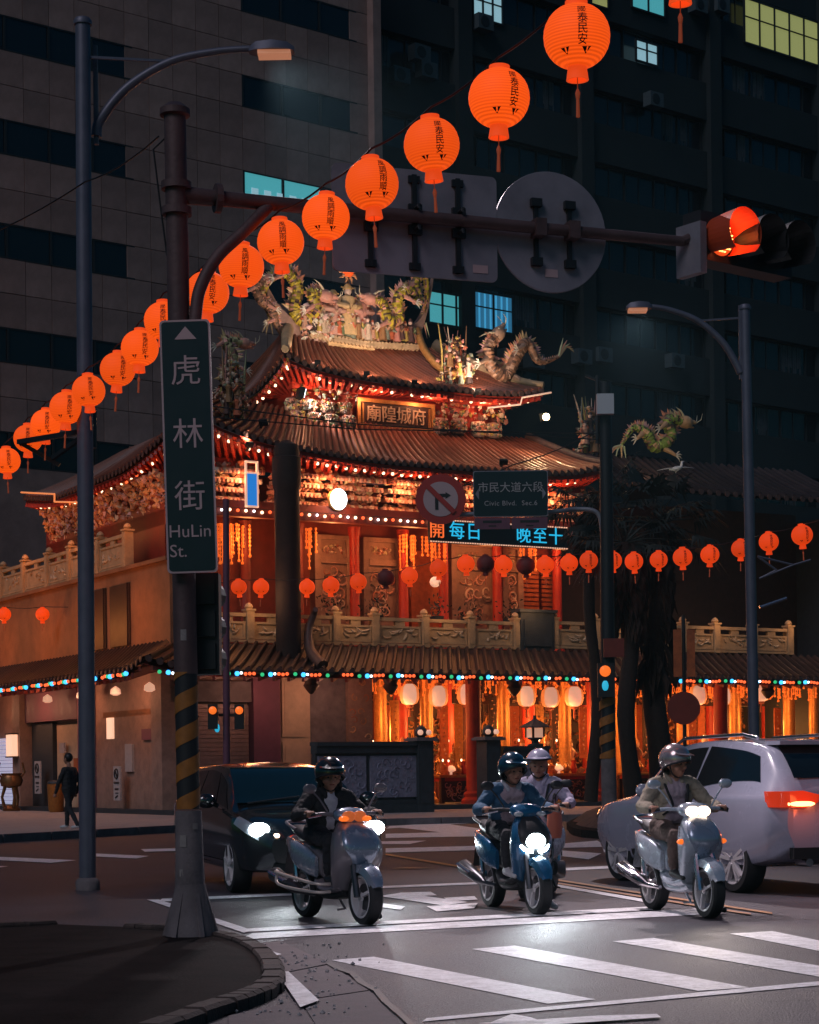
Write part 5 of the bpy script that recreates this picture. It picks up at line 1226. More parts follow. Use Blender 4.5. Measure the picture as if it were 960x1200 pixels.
for z in (-.7, .6): mb = MB(); mb.b2(-.17, .15, .03, .075, z - .03, z + .03); mb.build('bracket', 'metal_dark', sg)
# ---- sign backs hung on the side arm
dirv = (arm_e - arm_a).normalized(); ang = math.atan2(dirv.y, dirv.x)
def on_arm(px):                                          # point of the arm at a pixel column
    best = min(range(401), key=lambda i: abs((480 + ((b0 + arm_a.lerp(arm_e, i / 400)).x - TH * ((b0 + arm_a.lerp(arm_e, i / 400)).z - HC)) / (b0 + arm_a.lerp(arm_e, i / 400)).y * F) - px))
    return b0 + arm_a.lerp(arm_e, best / 400)
c = on_arm(492); t = thing('direction_sign', 'grey back of a wide direction sign clamped to the side arm', 'road sign', c, ang)
mb = MB(); mb.prism(rrect(.75, .46, .05), .085, .11, lambda x, z, t_: Vector((x, t_, z - .03))); mb.build('plate', 'sign_back', t)
for x in (-.42, -.02, .38):
    mb = MB(); mb.b2(x - .02, x + .02, .05, .085, -.44, .38); mb.build('rail', 'metal_dark', t)
    for z in (-.1, .08): mb = MB(); mb.tube([(x, -.06, z - .02), (x, -.068, z), (x, .07, z)], .02, 6); mb.b2(x - .06, x + .06, .03, .07, z - .04, z + .04); mb.build('clamp', 'metal_dark', t)
    for z in (-.41, .34): mb = MB(); mb.b2(x - .05, x + .05, .055, .1, z - .03, z + .03); mb.build('bolt_plate', 'metal_dark', t)
mb = MB(); mb.b2(.52, .66, .08, .084, -.42, -.35); mb.build('maker_label', 'sign_white', t)
c = on_arm(650); t = thing('round_sign', 'grey back of a round road sign clamped to the side arm', 'road sign', c, ang)
mb = MB(); mb.lathe([(.53, .085), (.535, .09), (.535, .105), (.53, .11)], 48, (0, 0, 0), 'Y'); mb.build('plate', 'sign_back', t, 40)
for x in (-.15, .17):
    mb = MB(); mb.b2(x - .018, x + .018, .05, .085, -.30, .27); mb.build('rail', 'metal_dark', t)
    for z in (-.28, .24): mb = MB(); mb.b2(x - .05, x + .05, .03, .08, z - .035, z + .035); mb.build('bolt_plate', 'metal_dark', t)
    mb = MB(); mb.b2(x - .05, x + .05, -.07, .07, -.075, .075); mb.build('clamp', 'metal_rust', t)
mb = MB(); mb.b2(-.06, .06, .08, .084, -.40, -.33); mb.build('maker_label', 'sign_white', t)
# ---- horizontal signal at the arm's end, its amber lens lit
c = P(843, 279, D1 * 1.10); t = thing('traffic_signal', 'horizontal traffic signal with one lit amber red lens', 'traffic light', c, R(38))
mb = MB(); mb.b2(-.24, .98, .0, .22, -.22, .22); mb.build('housing', 'black', t)
for i, (m, lab) in enumerate((('signal_lens', 'lit lens'), ('black', None), ('black', None))):
    x = i * .37
    mb = MB(); mb.lathe([(.165, -.012), (.15, -.02), (.0, -.035)], 24, (x, 0, 0), 'Y'); o = mb.build('lens', m, t, 60)
    mb = MB(); rings = []
    for j, (yy, rad) in enumerate(((0., .185), (-.16, .20), (-.32, .21))):
        rings.append([Vector((x + math.cos(R(-55 + a * 12)) * rad, yy, math.sin(R(-55 + a * 12)) * rad)) for a in range(25)])
    for q in range(2):
        for a in range(24): mb.quad(rings[q][a], rings[q][a + 1], rings[q + 1][a + 1], rings[q + 1][a])
    o = mb.build('visor', 'signal_visor' if i == 0 else 'black', t, 50)
    if i == 0:
        for k in range(-5, 6):
            for z in range(-4, 5):
                if (k * .028) ** 2 + (z * .032) ** 2 < .0195: m_ = MB(); 
        led = MB(); led.ball((0, 0, 0), .011, 6, 4, (1.3, 1, .7)); lme = led.mesh('led', 'signal_led', True)
        for k in range(-4, 5):
            for z in range(-4, 5):
                if (k * .032) ** 2 + (z * .032) ** 2 < .0185: put('led', lme, t, (x + k * .032, -.036, z * .032))
lamp('lens_light', 'POINT', (0, -.13, 0), 3.2, (1., .12, .02), t, .05)
mb = MB(); a_ = Matrix.Rotation(R(-38), 3, 'Z') @ (b0 + arm_e - c); mb.tube([a_, Vector((-.24, .1, 0))], .045, 10); mb.build('mount', 'metal_rust', t)
mb = MB(); mb.b2(-.3, -.22, -.05, .25, -.36, .1); mb.build('end_bracket', 'metal_grey', t)
# ------------------------------------------------------------------ street lamps
def street_lamp(label, base, top_z, r, arm, tip, lum, m, power, lean=0., aim=(0, 0, 0)):
    t = thing('street_lamp', label, 'street lamp', base, 0, 'street lamps'); H = top_z
    mb = MB(); mb.tube([(0, 0, 0), (lean * .5, 0, H * .5), (lean, 0, H)], [r * 1.05, r, r * .92], 16); mb.build('post', m, t, 40)
    mb = MB(); mb.lathe([(r * 1.1, 0), (r * 1.15, .04), (r * .9, .08)], 16, (lean, 0, H)); mb.build('cap', m, t, 40)
    mb = MB(); mb.lathe([(r * 1.5, 0), (r * 1.5, .10), (r * 1.25, .14), (r * 1.05, .15)], 16); mb.build('base_sleeve', 'concrete', t, 40)
    mb = MB(); c = crom(arm, 8); mb.tube(c, [.065 - .03 * i / len(c) for i in range(len(c))], 12); mb.build('arm', m, t, 50)
    mb = MB(); mb.bar((arm[0][0], arm[0][1], arm[0][2] - .1), (arm[0][0], arm[0][1], arm[0][2] + 1.1), r * .55); mb.bar((lean, 0, arm[0][2] + .9), (arm[3][0], arm[3][1], arm[3][2]), .03); mb.build('arm_bracket', m, t)
    sgx = 1 if tip[0] > 0 else -1; tp = Vector(tip); w, h, L = lum
    rings = []
    for i, (k, a, b_) in enumerate(((0, .35, .5), (.15, .8, .9), (.5, 1, 1), (.85, .9, .8), (1, .5, .4))):
        x = tp.x + sgx * L * k; rings.append([Vector((x, tp.y - w * a, tp.z)), Vector((x, tp.y + w * a, tp.z)), Vector((x, tp.y + w * a * .7, tp.z + h * b_)), Vector((x, tp.y - w * a * .7, tp.z + h * b_))])
    mb = MB(); mb.loft(rings); o = mb.build('luminaire', m, t, 50)
    mb = MB(); mb.prism([(tp.x + sgx * L * .2, -w * .75), (tp.x + sgx * L * .2, w * .75), (tp.x + sgx * L * .92, w * .7), (tp.x + sgx * L * .92, -w * .7)], -.05, -.002, lambda x, y, z: Vector((x, tp.y + y, tp.z + z))); mb.build('lens', 'lumin_glass', o)
    lamp('street_light', 'SPOT', (tp.x + sgx * L * .55, tp.y, tp.z - .1), power, (1., .84, .90), t, .15, aim, 66, .8)
    return t
D2 = 23.8; b2_ = G(103, 1043, 0)
topz = P(100, 36, D2).z
def q2(px, py, dd=0): return P(px, py, D2 + dd) - b2_
sl_ = street_lamp('tall grey street lamp whose curved arm reaches over the lantern string', b2_, topz, .098, [q2(113, 160), q2(118, 140), q2(150, 102), q2(200, 72), q2(255, 60), q2(296, 57)], q2(292, 62), (.16, .12, .55), 'metal_lamp', 5800, q2(100, 36).x, Vector((5.0, 15., 0)) - b2_)
mb = MB(); mb.bar(q2(102, 505), q2(22, 518, 1), .06); mb.bar(q2(102, 508), q2(62, 537, .5), .05); mb.bar(q2(22, 518, 1), q2(70, 545, 1), .05); mb.tube([q2(102, 480), q2(102, 525)], .12, 14); mb.build('cable_bracket', 'metal_dark', sl_)
D3 = 32.; b3 = P(885, 870, D3); b3.z = 0
def q3(px, py, dd=0): return P(px, py, D3 + dd) - b3
lamp3 = street_lamp('slender street lamp standing behind the white car', b3, P(873, 363, D3).z, .088, [q3(868, 437), q3(862, 425), q3(846, 400), q3(818, 376), q3(785, 363), q3(762, 359)], q3(764, 362), (.14, .11, -.42 * -1), 'metal_lamp', 2600, q3(873, 363).x, Vector((2.2, 21, 0)) - b3)
t = lamp3
mb = MB()
for a, b in (((888, 652), (930, 662)), ((930, 662), (950, 656)), ((888, 652), (910, 668)), ((930, 662), (890, 678)), ((890, 678), (910, 668))): mb.tube([P(*a, D3) - t.location, P(*b, D3) - t.location], .018, 6)
mb.build('sign_bracket', 'metal_lamp', t)
mb = MB(); mb.tube([P(890, 712, D3) - t.location, P(922, 701, D3) - t.location], .028, 6); mb.build('bar', 'chrome', t)
# ------------------------------------------------------------------ utility pole with stripes, sign arm and signals
D4 = 49.; b4 = P(714, 905, D4); b4.z = .50
def q4(px, py, dd=0): return P(px, py, D4 + dd) - b4
up4 = thing('utility_pole', 'dark utility pole with striped wrap standing on the planted island', 'pole', b4)
mb = MB(); mb.tube([(0, 0, -.3), q4(713, 888)], [.20, .19], 18); mb.build('concrete_shaft', 'concrete', up4, 40)
mb = MB(); mb.tube([q4(713, 888), q4(711, 600), q4(709, 448)], [.185, .17, .15], 18); mb.build('shaft', 'metal_dark', up4, 40)
za, zb4 = q4(712, 889).z, q4(712, 806).z
for k in range(5):
    mb = MB(); N = 24; rings = []; pt = (zb4 - za) / 4.
    for i in range(N + 1):
        a = 2 * math.pi * i / N; z = za + (k - 1) * pt + pt * i / N; lo, hi = [max(za, min(zb4, q)) for q in (z, z + pt * .5)]; d = Vector((math.cos(a - 1.2) * .2, math.sin(a - 1.2) * .2, 0)); cx = q4(712, 850)
        rings.append((Vector((cx.x, cx.y, lo)) + d, Vector((cx.x, cx.y, hi)) + d))
    for (p0, p1), (r0, r1) in zip(rings, rings[1:]):
        if (p1 - p0).length + (r1 - r0).length > .01: mb.quad(p0, r0, r1, p1)
    if mb.f: mb.build('stripe', 'haz_yellow', up4, 60)
c = q4(708, 476); mb = MB(); mb.box(c + Vector((0, -.25, 0)), (.42, .2, .5)); mb.build('equipment_box', 'crane_white', up4)
mb = MB(); mb.tube([q4(700, 440), q4(700, 520)], .05, 8); mb.bar(q4(686, 440), q4(706, 448), .06); mb.build('crossarm', 'metal_dark', up4)
c = q4(718, 760); mb = MB(); mb.box(c + Vector((0, -.25, 0)), (.5, .16, .46)); mb.build('sign_plate', 'temple_red_dark', up4)
mb = MB(); mb.tube(crom([q4(706, 625), q4(703, 606), q4(694, 598), q4(672, 597), q4(640, 600, -.3), q4(500, 604, -.5)], 6), .06, 10); mb.build('sign_arm', 'metal_grey', up4, 50)
t = thing('pedestrian_signal', 'small signal with amber and cyan lights on the utility pole', 'traffic light', P(710, 797, D4 - .35))
mb = MB(); mb.b2(-.2, .2, -.05, .12, -.42, .42); mb.bar((0, .1, 0), (.02, .35, 0), .08); mb.build('housing', 'black', t)
mb = MB(); mb.lathe([(.14, -.03), (.05, -.06)], 14, (-.02, -.05, .22), 'Y'); mb.build('amber_lens', 'amber', t); mb = MB(); mb.ball((-.02, -.06, -.14), .11, 10, 8, (.75, .4, 1.2)); mb.build('cyan_lens', 'cyan_light', t)
# no right turn sign and boulevard sign on the arm
DS = D4 - .6
c = P(516.5, 585, DS); t = thing('no_turn_sign', 'round red bordered no right turn sign hanging on the arm', 'road sign', c)
mb = MB(); mb.lathe([(.62, -.01), (.62, .03)], 40, (0, 0, 0), 'Y'); mb.build('rim', 'sign_red', t, 40)
mb = MB(); mb.lathe([(.43, -.022), (.43, .0)], 36, (0, 0, 0), 'Y'); mb.build('face', 'sign_white', t)
mb = MB(); mb.b2(-.14, -.06, -.034, -.02, -.26, .11); mb.b2(-.14, .13, -.034, -.02, .05, .13); mb.prism([(.12, .17), (.12, .01), (.25, .09)], -.034, -.02, lambda x, z, q: Vector((x, q, z))); mb.build('turn_arrow', 'sign_black', t)
mb = MB(); mb.bar((-.33, -.045, .33), (.33, -.045, -.33), .02, .12); mb.build('slash', 'sign_red', t)
mb = MB(); mb.b2(-.05, .05, .03, .12, -.5, .5); mb.build('bracket', 'metal_dark', t)
a, b = P(555, 606, DS), P(642, 551, DS); c = (a + b) / 2; t = thing('boulevard_sign', 'dark green boulevard name sign with side arrows on the arm', 'street sign', c); w, h = (b.x - a.x) / 2, (b.z - a.z) / 2
mb = MB(); mb.prism(rrect(w, h, .05), 0, .04, lambda x, z, q: Vector((x, q, z))); mb.build('border', 'sign_back', t)
mb = MB(); mb.prism(rrect(w - .02, h - .02, .05), -.006, 0, lambda x, z, q: Vector((x, q, z))); mb.build('face', 'sign_green', t)
put('lettering', text_mesh('市民大道六段', .27, .003, 'notice', 1.0), t, (0, -.012, .14), (R(90), 0, 0)); put('lettering', text_mesh('Civic Blvd.  Sec.6', .17, .003, 'notice', 1.1), t, (0, -.012, -.24), (R(90), 0, 0))
for s_ in (-1, 1): mb = MB(); mb.prism([(s_ * (w - .05), 0), (s_ * (w - .14), .14), (s_ * (w - .14), -.14)], -.012, -.005, lambda x, z, q: Vector((x, q, z))); mb.build('arrow', 'sign_back', t)
for s_ in (-1, 1): mb = MB(); mb.b2(s_ * w * .5 - w * .48, s_ * w * .5 + w * .48, .0, .03, -h - .30, -h - .02); o = mb.build('number_plate', 'purple_wall', t); mb = MB(); mb.b2(s_ * w * .5 - w * .25, s_ * w * .5 + w * .25, -.006, .0, -h - .15, -h - .09); mb.b2(s_ * w * .5 - w * .1, s_ * w * .5 + w * .1, -.006, .0, -h - .24, -h - .21); mb.build('print', 'sign_black', o)
for s_ in (-.5, .5): mb = MB(); mb.b2(s_ - .03, s_ + .03, .04, .1, -h, h); mb.build('bracket', 'metal_dark', t)
# sign post seen from behind among the palms
D5 = 50.; g = P(803, 905, D5); t = thing('back_sign', 'dark round sign on a thin post between palms and white car', 'road sign', (g.x, g.y, .3)); zz = P(803, 830, D5).z - .3
mb = MB(); mb.tube([(0, 0, 0), (0, 0, P(803, 735, D5).z)], .05, 8); mb.build('post', 'metal_dark', t); mb = MB(); mb.lathe([(.42, -.1), (.42, -.06)], 30, (-.03, 0, zz), 'Y'); mb.build('disc', 'temple_red_dark', t, 40)
for s_ in (-1, 1): mb = MB(); mb.b2(s_ * .17 - .1, s_ * .17 + .1, -.12, -.06, zz + .8, zz + 2.0); mb.build('pink_plate', 'altar_cloth', t)
# ------------------------------------------------------------------ far pink signal pole beside the striped mast
D6 = 44.; g = P(265, 905, D6); t = thing('far_signal_pole', 'thin pink pole carrying two small signals before the shutters', 'traffic light', (g.x, g.y, .0)); L0 = Vector((g.x, g.y, 0))
mb = MB(); mb.tube([(0, 0, 0), P(265, 585, D6) - L0], [.085, .07], 12); mb.build('pole', 'purple_wall', t, 40)
for px, m in ((250, 'amber'), (281, 'amber')):
    c = P(px, 840, D6 - .15) - L0; mb = MB(); mb.box(c, (.22, .2, .55)); h_ = mb.build('signal_box', 'black', t); mb = MB(); mb.lathe([(.09, -.11), (.08, -.15), (.03, -.17)], 14, c + Vector((0, 0, .14)), 'Y'); mb.build('lens', 'amber', h_)
mb = MB(); c = P(253, 852, D6 - .3) - L0; mb.ball(c + Vector((.02, .1, -.02)), .085, 10, 8, (.7, .5, 1.2)); mb.build('cyan_lens', 'cyan_light', t)
mb = MB(); mb.bar(P(248, 838, D6) - L0, P(283, 838, D6) - L0, .06); mb.build('crossbar', 'metal_dark', t)

# ------------------------------------------------------------------ lantern strings
def lantern_proto(shell, collar, fringe, txt, name='paper_lantern'):
    t = thing(name, 'x', 'lantern'); R0 = .25; mb = MB(); prof = []; n = 26
    for i in range(n + 1):
        a = math.pi * (.09 + .82 * i / n); rr_ = R0 * math.sin(a) ** .92 * (1 + .008 * (i % 2)); prof.append((rr_, -R0 * .95 * math.cos(a)))
    mb.lathe(prof, 30); mb.build('shell', shell, t, 60)
    mb = MB(); mb.lathe([(.075, .215), (.085, .22), (.085, .26), (.06, .268)], 20); mb.build('top_collar', collar, t, 40)
    mb = MB(); mb.lathe([(.075, -.215), (.072, -.235), (.085, -.325), (.07, -.325), (.06, -.24)], 20); mb.build('bottom_collar', collar, t, 40)
    mb = MB(); mb.tube([(0, 0, -.24), (0, 0, -.40)], .004, 5); mb.tube([(0, 0, -.39), (0, 0, -.42), (0, 0, -.46)], [.008, .02, .014], 8); mb.tube([(0, 0, -.45), (0, 0, -.60)], [.012, .016], 6); mb.build('tassel', 'tassel', t, 40)
    for a0 in (-1.9, -1.1):                                    # dark wing marks near the foot
        mb = MB(); pts = []
        for da, el in ((-.17, -.62), (.17, -.60), (.02, -.86)):
            a = a0 + da; r_ = R0 * 1.012 * math.cos(el) ** .92; pts.append(Vector((math.cos(a) * r_, math.sin(a) * r_, R0 * .95 * math.sin(el) * 1.01)))
        mb.quad(*pts); mb.build('wing_mark', 'ink', t)
    if txt:
        for i, ch in enumerate(txt):
            key = ('wrap', ch)
            if key not in _TX:
                me = text_mesh(ch, .086, 0, 'ink', bold=.0010).copy()
                for vtx in me.vertices:
                    a = -math.pi / 2 + .30 + vtx.co.x / R0 * .95; el = .55 - i * .325 + vtx.co.y / R0; r_ = R0 * 1.02 * max(.05, math.cos(el)) ** .92
                    vtx.co = Vector((math.cos(a) * r_, math.sin(a) * r_, R0 * .95 * math.sin(el) * 1.02))
                _TX[key] = me
            put('lettering', _TX[key], t)
    return t
ORD = 'first second third fourth fifth sixth seventh eighth ninth tenth eleventh twelfth thirteenth fourteenth'.split()
def lanterns(proto, pix, zc, label, group, sc=1.):
    out = []
    for i, q in enumerate(pix):
        px, py = q[:2]; dx = px - CX; dy = HY - py; d = F * (zc - HC) / (dy - TH * dx); loc = P(px, py, d); rz = random.uniform(-.22, .22); sc_ = sc * random.uniform(.96, 1.04)
        lb = label.replace('#', ORD[i])
        if i == 0: o = proto; proto.location = loc; proto.rotation_euler = (0, 0, rz); proto.scale = (sc_, sc_, sc_); tag(proto, lb, None, group)
        else: o = dup(proto, None, loc, rz, lb, group, sc_)
        o.rotation_euler.x = random.uniform(-.05, .05); o.rotation_euler.y = random.uniform(-.07, .07)
        out.append(loc)
    return out
ga = 'lanterns strung over the road'; 
pA = lantern_proto('lantern_red', 'lantern_collar', 'lantern_fringe', '國泰民安')
LA = lanterns(pA, [(797, -48), (676, 43), (585, 115), (506, 170)], 5.8, '# big orange lantern reading 國泰民安 along the road string, round sign back end', ga, .78)
pB = lantern_proto('lantern_red', 'lantern_collar', 'lantern_fringe', '風調雨順')
LB = lanterns(pB, [(436, 216), (382, 255), (329, 284), (283, 312)], 5.8, '# orange lantern reading 風調雨順 from the grey direction sign', ga, .78)
pC = lantern_proto('lantern_red', 'lantern_collar', 'lantern_fringe', '國泰民安')
LC = lanterns(pC, [(243, 343), (192, 376), (164, 408), (138, 433)], 5.8, '# orange lantern along the string after crossing behind the curved brace', ga, .78)
pD = lantern_proto('lantern_red', 'lantern_collar', 'lantern_fringe', '國泰民安')
LD = lanterns(pD, [(104, 458), (78, 478), (54, 497), (33, 514), (8, 540), (-24, 562)], 5.8, '# orange lantern along the string, counted from the tall grey lamp post', ga, .78)
def cable(label, pts, sag=.12, r=.009, name='lantern_cable', up_=.27):
    c = []
    for a, b in zip(pts, pts[1:]):
        for i in range(6): t_ = i / 6; c.append(a.lerp(b, t_) + Vector((0, 0, up_ - sag * 4 * t_ * (1 - t_))))
    c.append(pts[-1] + Vector((0, 0, up_))); mb = MB(); mb.tube(c, r, 5); return tag(mb.build(name, 'wire_black'), label, 'cable')
cable('black cable carrying the road lanterns', [LA[0] + (LA[0] - LA[1]) * 2] + LA + LB + LC + LD + [LD[-1] + (LD[-1] - LD[-2]) * 3], .03)
gb = 'lanterns strung before the temple'
pE = lantern_proto('lantern_far', 'lantern_far', 'lantern_fringe', '國泰民安')
LE = lanterns(pE, [(985, 612), (940, 627), (901, 635), (868, 643), (832, 650), (800, 653), (772, 656), (743, 658), (718, 657), (690, 657)], 7.05, '# deep orange lantern of the palm row, counted from the slender street lamp end', gb)
pF = lantern_proto('lantern_far', 'lantern_far', 'lantern_fringe', None)
LF = lanterns(pF, [(667, 660), (639, 662), (590, 662), (546, 661), (514, 666), (480, 675), (420, 682), (388, 686), (360, 688), (306, 688), (280, 688), (143, 716), (50, 720), (5, 720)], 7.05, '# small orange lantern along the balcony row, counted from the palms', gb)
pG = lantern_proto('lantern_off', 'lantern_off', 'lantern_off', None)
LG = lanterns(pG, [(616, 663), (569, 661), (452, 677)], 7.05, '# unlit dark red lantern in the balcony row, counted from the palms', gb)
cable('black cable carrying the lanterns before the temple', LE + LF, .06, .012)
t = thing('pearl_light', 'white glowing globe before the balcony doorway', 'lamp', tw(*T(510, 682, .2)), TA); mb = MB(); mb.ball((0, 0, 0), .18, 14, 10); mb.build('globe', 'hall_lantern_pale', t, True); mb = MB(); mb.tube([(0, 0, .15), (0, 0, .6)], .02, 6); mb.build('cord', 'wire_black', t)
# other overhead wires
for lab, pts, sg_ in (('black wire from the mast top past the grey lamp post', [P(186, 160, D1), P(100, 213, 18.5), P(-40, 285, 21)], .05),
                   ('looped black cable hanging off the mast top', [P(206, 150, D1), P(180, 175, D1), P(188, 240, D1), P(196, 300, D1)], .0),
                   ('thin wire crossing before the name plaque', [P(200, 470, 45), P(420, 497, 46), P(700, 515, 47)], .0),
                   ('second thin wire crossing below the name plaque', [P(240, 488, 45), P(420, 503, 46), P(700, 508, 47)], .0),
                   ('slanting wire rising towards the utility pole', [P(500, 580, 49), P(600, 545, 49), P(706, 500, 49)], .1),
                   ):
    cable(lab, pts, sg_, .008 if pts[0].y < 30 else .016, 'wire', 0)
# ------------------------------------------------------------------ palms
def palm(lab, px, D, zc, tr, n, seed, tall):
    rnd = random.Random(seed); g = P(px, 905, D); t = thing('fan_palm', lab, 'palm tree', (g.x, g.y, .45), 0, 'palms on the planted island')
    mb = MB(); H = zc - .45; pts = [Vector((.12 * math.sin(i * .7 + seed), .1 * math.cos(i), H * i / 12)) for i in range(13)]; mb.tube(pts, [tr * (1.25 - .3 * i / 12) * rnd.uniform(.93, 1.07) for i in range(13)], 14); mb.build('trunk', 'bark', t, 50)
    top = pts[-1]; cr = MB(); sk = MB()
    for i in range(n):
        a = rnd.uniform(0, 6.28); el = rnd.uniform(-.5, 1.2); L = rnd.uniform(.9, 1.5); d = Vector((math.cos(a) * math.cos(el), math.sin(a) * math.cos(el), math.sin(el))); e = top + d * L; side = d.cross(Vector((0, 0, 1))).normalized(); nn = side.cross(d)
        cr.tube([top, top + d * L * .5 + Vector((0, 0, .08)), e], [.03, .022, .018], 4)
        for k in range(17):
            b = (k - 8) / 8 * 1.35; q = (d * math.cos(b) + side * math.sin(b)).normalized(); LL = rnd.uniform(.75, 1.1) * (1 - .25 * abs(k - 8) / 8); w = .045; s2 = q.cross(nn).normalized() * w
            m1 = e + q * LL * .6 + Vector((0, 0, -.05)); tip = e + q * LL + Vector((0, 0, -.25 - rnd.uniform(0, .25))); cr.quad(e, m1 + s2, tip, m1 - s2)
    cr.build('crown', 'frond', t)
    for i in range(130):
        a = rnd.uniform(0, 6.28); z0 = H - rnd.uniform(0, tall); L = rnd.uniform(.5, 1.2); r0 = tr * .9; p0 = Vector((math.cos(a) * r0, math.sin(a) * r0, z0)); p1 = p0 + Vector((math.cos(a) * .32, math.sin(a) * .32, -L * .5)); p2 = p0 + Vector((math.cos(a) * rnd.uniform(.2, .45), math.sin(a) * rnd.uniform(.2, .45), -L)); s2 = Vector((-math.sin(a), math.cos(a), 0)) * rnd.uniform(.03, .09)
        sk.quad(p0 + s2, p1 + s2 * 1.4, p2, p1 - s2 * 1.4, p0 - s2)
    sk.build('dry_skirt', 'frond_dry', t)
palm('palm with a thick shaggy trunk and drooping fan crown', 771, 55.8, 8.3, .28, 30, 1, 4.2)
palm('thinner palm beside the striped utility pole', 739, 54.8, 7.7, .21, 22, 2, 2.0)
palm('small palm before the boulevard sign, crown spiky', 697, 57.5, 9.0, .16, 16, 5, 1.0)
# ------------------------------------------------------------------ cars
def sring(cx, cy, cz, hx, hy, n=16, e=2.6):
    out = []
    for i in range(n):
        a = 2 * math.pi * i / n; c, s_ = math.cos(a), math.sin(a); out.append(Vector((cx + hx * math.copysign(abs(c) ** (2 / e), c), cy + hy * math.copysign(abs(s_) ** (2 / e), s_), cz)))
    return out
def xring(x, cz, hy, hz, n=16, e=2.6, cy=0):
    out = []
    for i in range(n):
        a = 2 * math.pi * i / n; c, s_ = math.cos(a), math.sin(a); out.append(Vector((x, cy + hy * math.copysign(abs(c) ** (2 / e), c), cz + hz * math.copysign(abs(s_) ** (2 / e), s_))))
    return out
def dense(rings, k=4): return [[Vector(q) for q in ring] for ring in zip(*[crom(list(col), k) for col in zip(*rings)])]
class Shell:
    """Car body as cross sections along x: keys -> (x, value) knots."""
    def __init__(s, K): s.K = K
    def k(s, n, x): return smooth_lin(x, s.K[n])
    def ring(s, x):
        zb, zs, zt = s.k('zb', x), s.k('zs', x), s.k('zt', x); wl, wb, wr_ = s.k('wl', x), s.k('wb', x), s.k('wr', x)
        zm = zb + (zs - zb) * .5
        return [(0, zb), (wl * .6, zb), (wl * .93, zb + .02), (wl, zb + .10), (wb * 1.0, zm), (wb * .995, zs - .08), (wb * .955, zs), (wr_ + (wb * .955 - wr_) * .5, zs + (zt - .05 - zs) * .52), (wr_, zs + (zt - .05 - zs) * 1.0), (wr_ * .86, zt - .012), (wr_ * .45, zt + .008), (0, zt + .012)]
    def pt(s, x, t):                                   # t in 0..11 along the half ring
        r = s.ring(x); i = min(10, int(t)); f = t - i; a, b = r[i], r[i + 1]
        return Vector((x, a[0] + (b[0] - a[0]) * f, a[1] + (b[1] - a[1]) * f))
    def build(s, x0, x1, n=64):
        mb = MB(); rings = []
        for i in range(n + 1):
            x = x0 + (x1 - x0) * i / n; r = [Vector((x, y, z)) for y, z in s.ring(x)]; fine = []
            cr = crom(r, 3); rings.append(cr + [Vector((p.x, -p.y, p.z)) for p in reversed(cr[1:-1])])
        mb.loft(rings); return mb
    def patch(s, quad, sgn=1, off=.008, nu=14, nv=5):   # quad: 4 (x, t) corners, order lower-rear, lower-front, upper-front, upper-rear
        a, b, c, d = [Vector((*q, 0)) for q in quad]; mb = MB()
        def fn(u, v):
            q = a.lerp(b, u).lerp(d.lerp(c, u), v); e = .02
            p = s.pt(q.x, q.y); tx = s.pt(q.x + e, q.y) - s.pt(q.x - e, q.y); tt = s.pt(q.x, min(10.99, q.y + e)) - s.pt(q.x, max(0, q.y - e)); n = tx.cross(tt)
            n = n.normalized() if n.length > 1e-9 else Vector((0, 0, 1))
            if n.y < 0 and abs(n.y) > .2 or (abs(n.y) <= .2 and n.z < 0): n = -n
            p = p + n * off; return Vector((p.x, p.y * sgn, p.z))
        mb.grid(fn, nu, nv); return mb
def boolean_arches(o, cyl):
    for (x, z, r) in cyl:
        mb = MB(); mb.lathe([(r, -3), (r, 3)], 40, (x, 0, z), 'Y'); c = mb.build('cut', 'trim_black'); m = o.modifiers.new('cut', 'BOOLEAN'); m.operation = 'DIFFERENCE'; m.object = c; m.solver = 'EXACT'
        dg = bpy.context.evaluated_depsgraph_get(); me = bpy.data.meshes.new_from_object(o.evaluated_get(dg)); o.modifiers.clear(); o.data = me; bpy.data.objects.remove(c)
    me = o.data; me.polygons.foreach_set('use_smooth', [True] * len(me.polygons)); me.set_sharp_from_angle(angle=R(38))
def wheel(parent, x, y, r, w, rim_m, spokes=5, name='wheel', double=True):
    sg = 1 if y > 0 else -1; mb = MB(); ri = r * .76
    mb.lathe([(ri, -w / 2), (r * .94, -w / 2), (r, -w * .32), (r, w * .32), (r * .94, w / 2), (ri, w / 2), (ri, -w / 2)], 36, (0, 0, 0), 'Y', caps=False); o = mb.build(name, 'rubber', parent, 35, (x, y, r))
    for f in ((w / 2, -w / 2) if abs(y) < .01 else (sg * w / 2,)):
     mb = MB()
     mb.lathe([(ri, f * .95), (ri * .97, f * 1.02), (ri * .90, f * .96), (ri * .86, f * .5), (ri * .84, -f * .8)], 36, (0, 0, 0), 'Y', caps=False); mb.lathe([(.02, f * .95), (ri * .18, f * .92), (ri * .22, f * .7)], 16, (0, 0, 0), 'Y')
     for k in range(spokes):
        for dd in ((-.13, .13) if double else (0,)):
            a = 2 * math.pi * k / spokes + .3; p0 = Vector((math.cos(a + dd * .6) * ri * .16, f * .84, math.sin(a + dd * .6) * ri * .16)); p1 = Vector((math.cos(a + dd * 1.3) * ri * .93, f * .88, math.sin(a + dd * 1.3) * ri * .93)); mb.bar(p0, p1, .05 * r / .35, .035 * r / .35)
     mb.build('rim', rim_m, o, 35)
    mb = MB(); mb.lathe([(.0, f * .1), (ri * .62, f * .1), (ri * .62, f * .25), (.01, f * .25)], 24, (0, 0, 0), 'Y'); mb.build('brake_disc', 'alloy_dark', o)
    return o
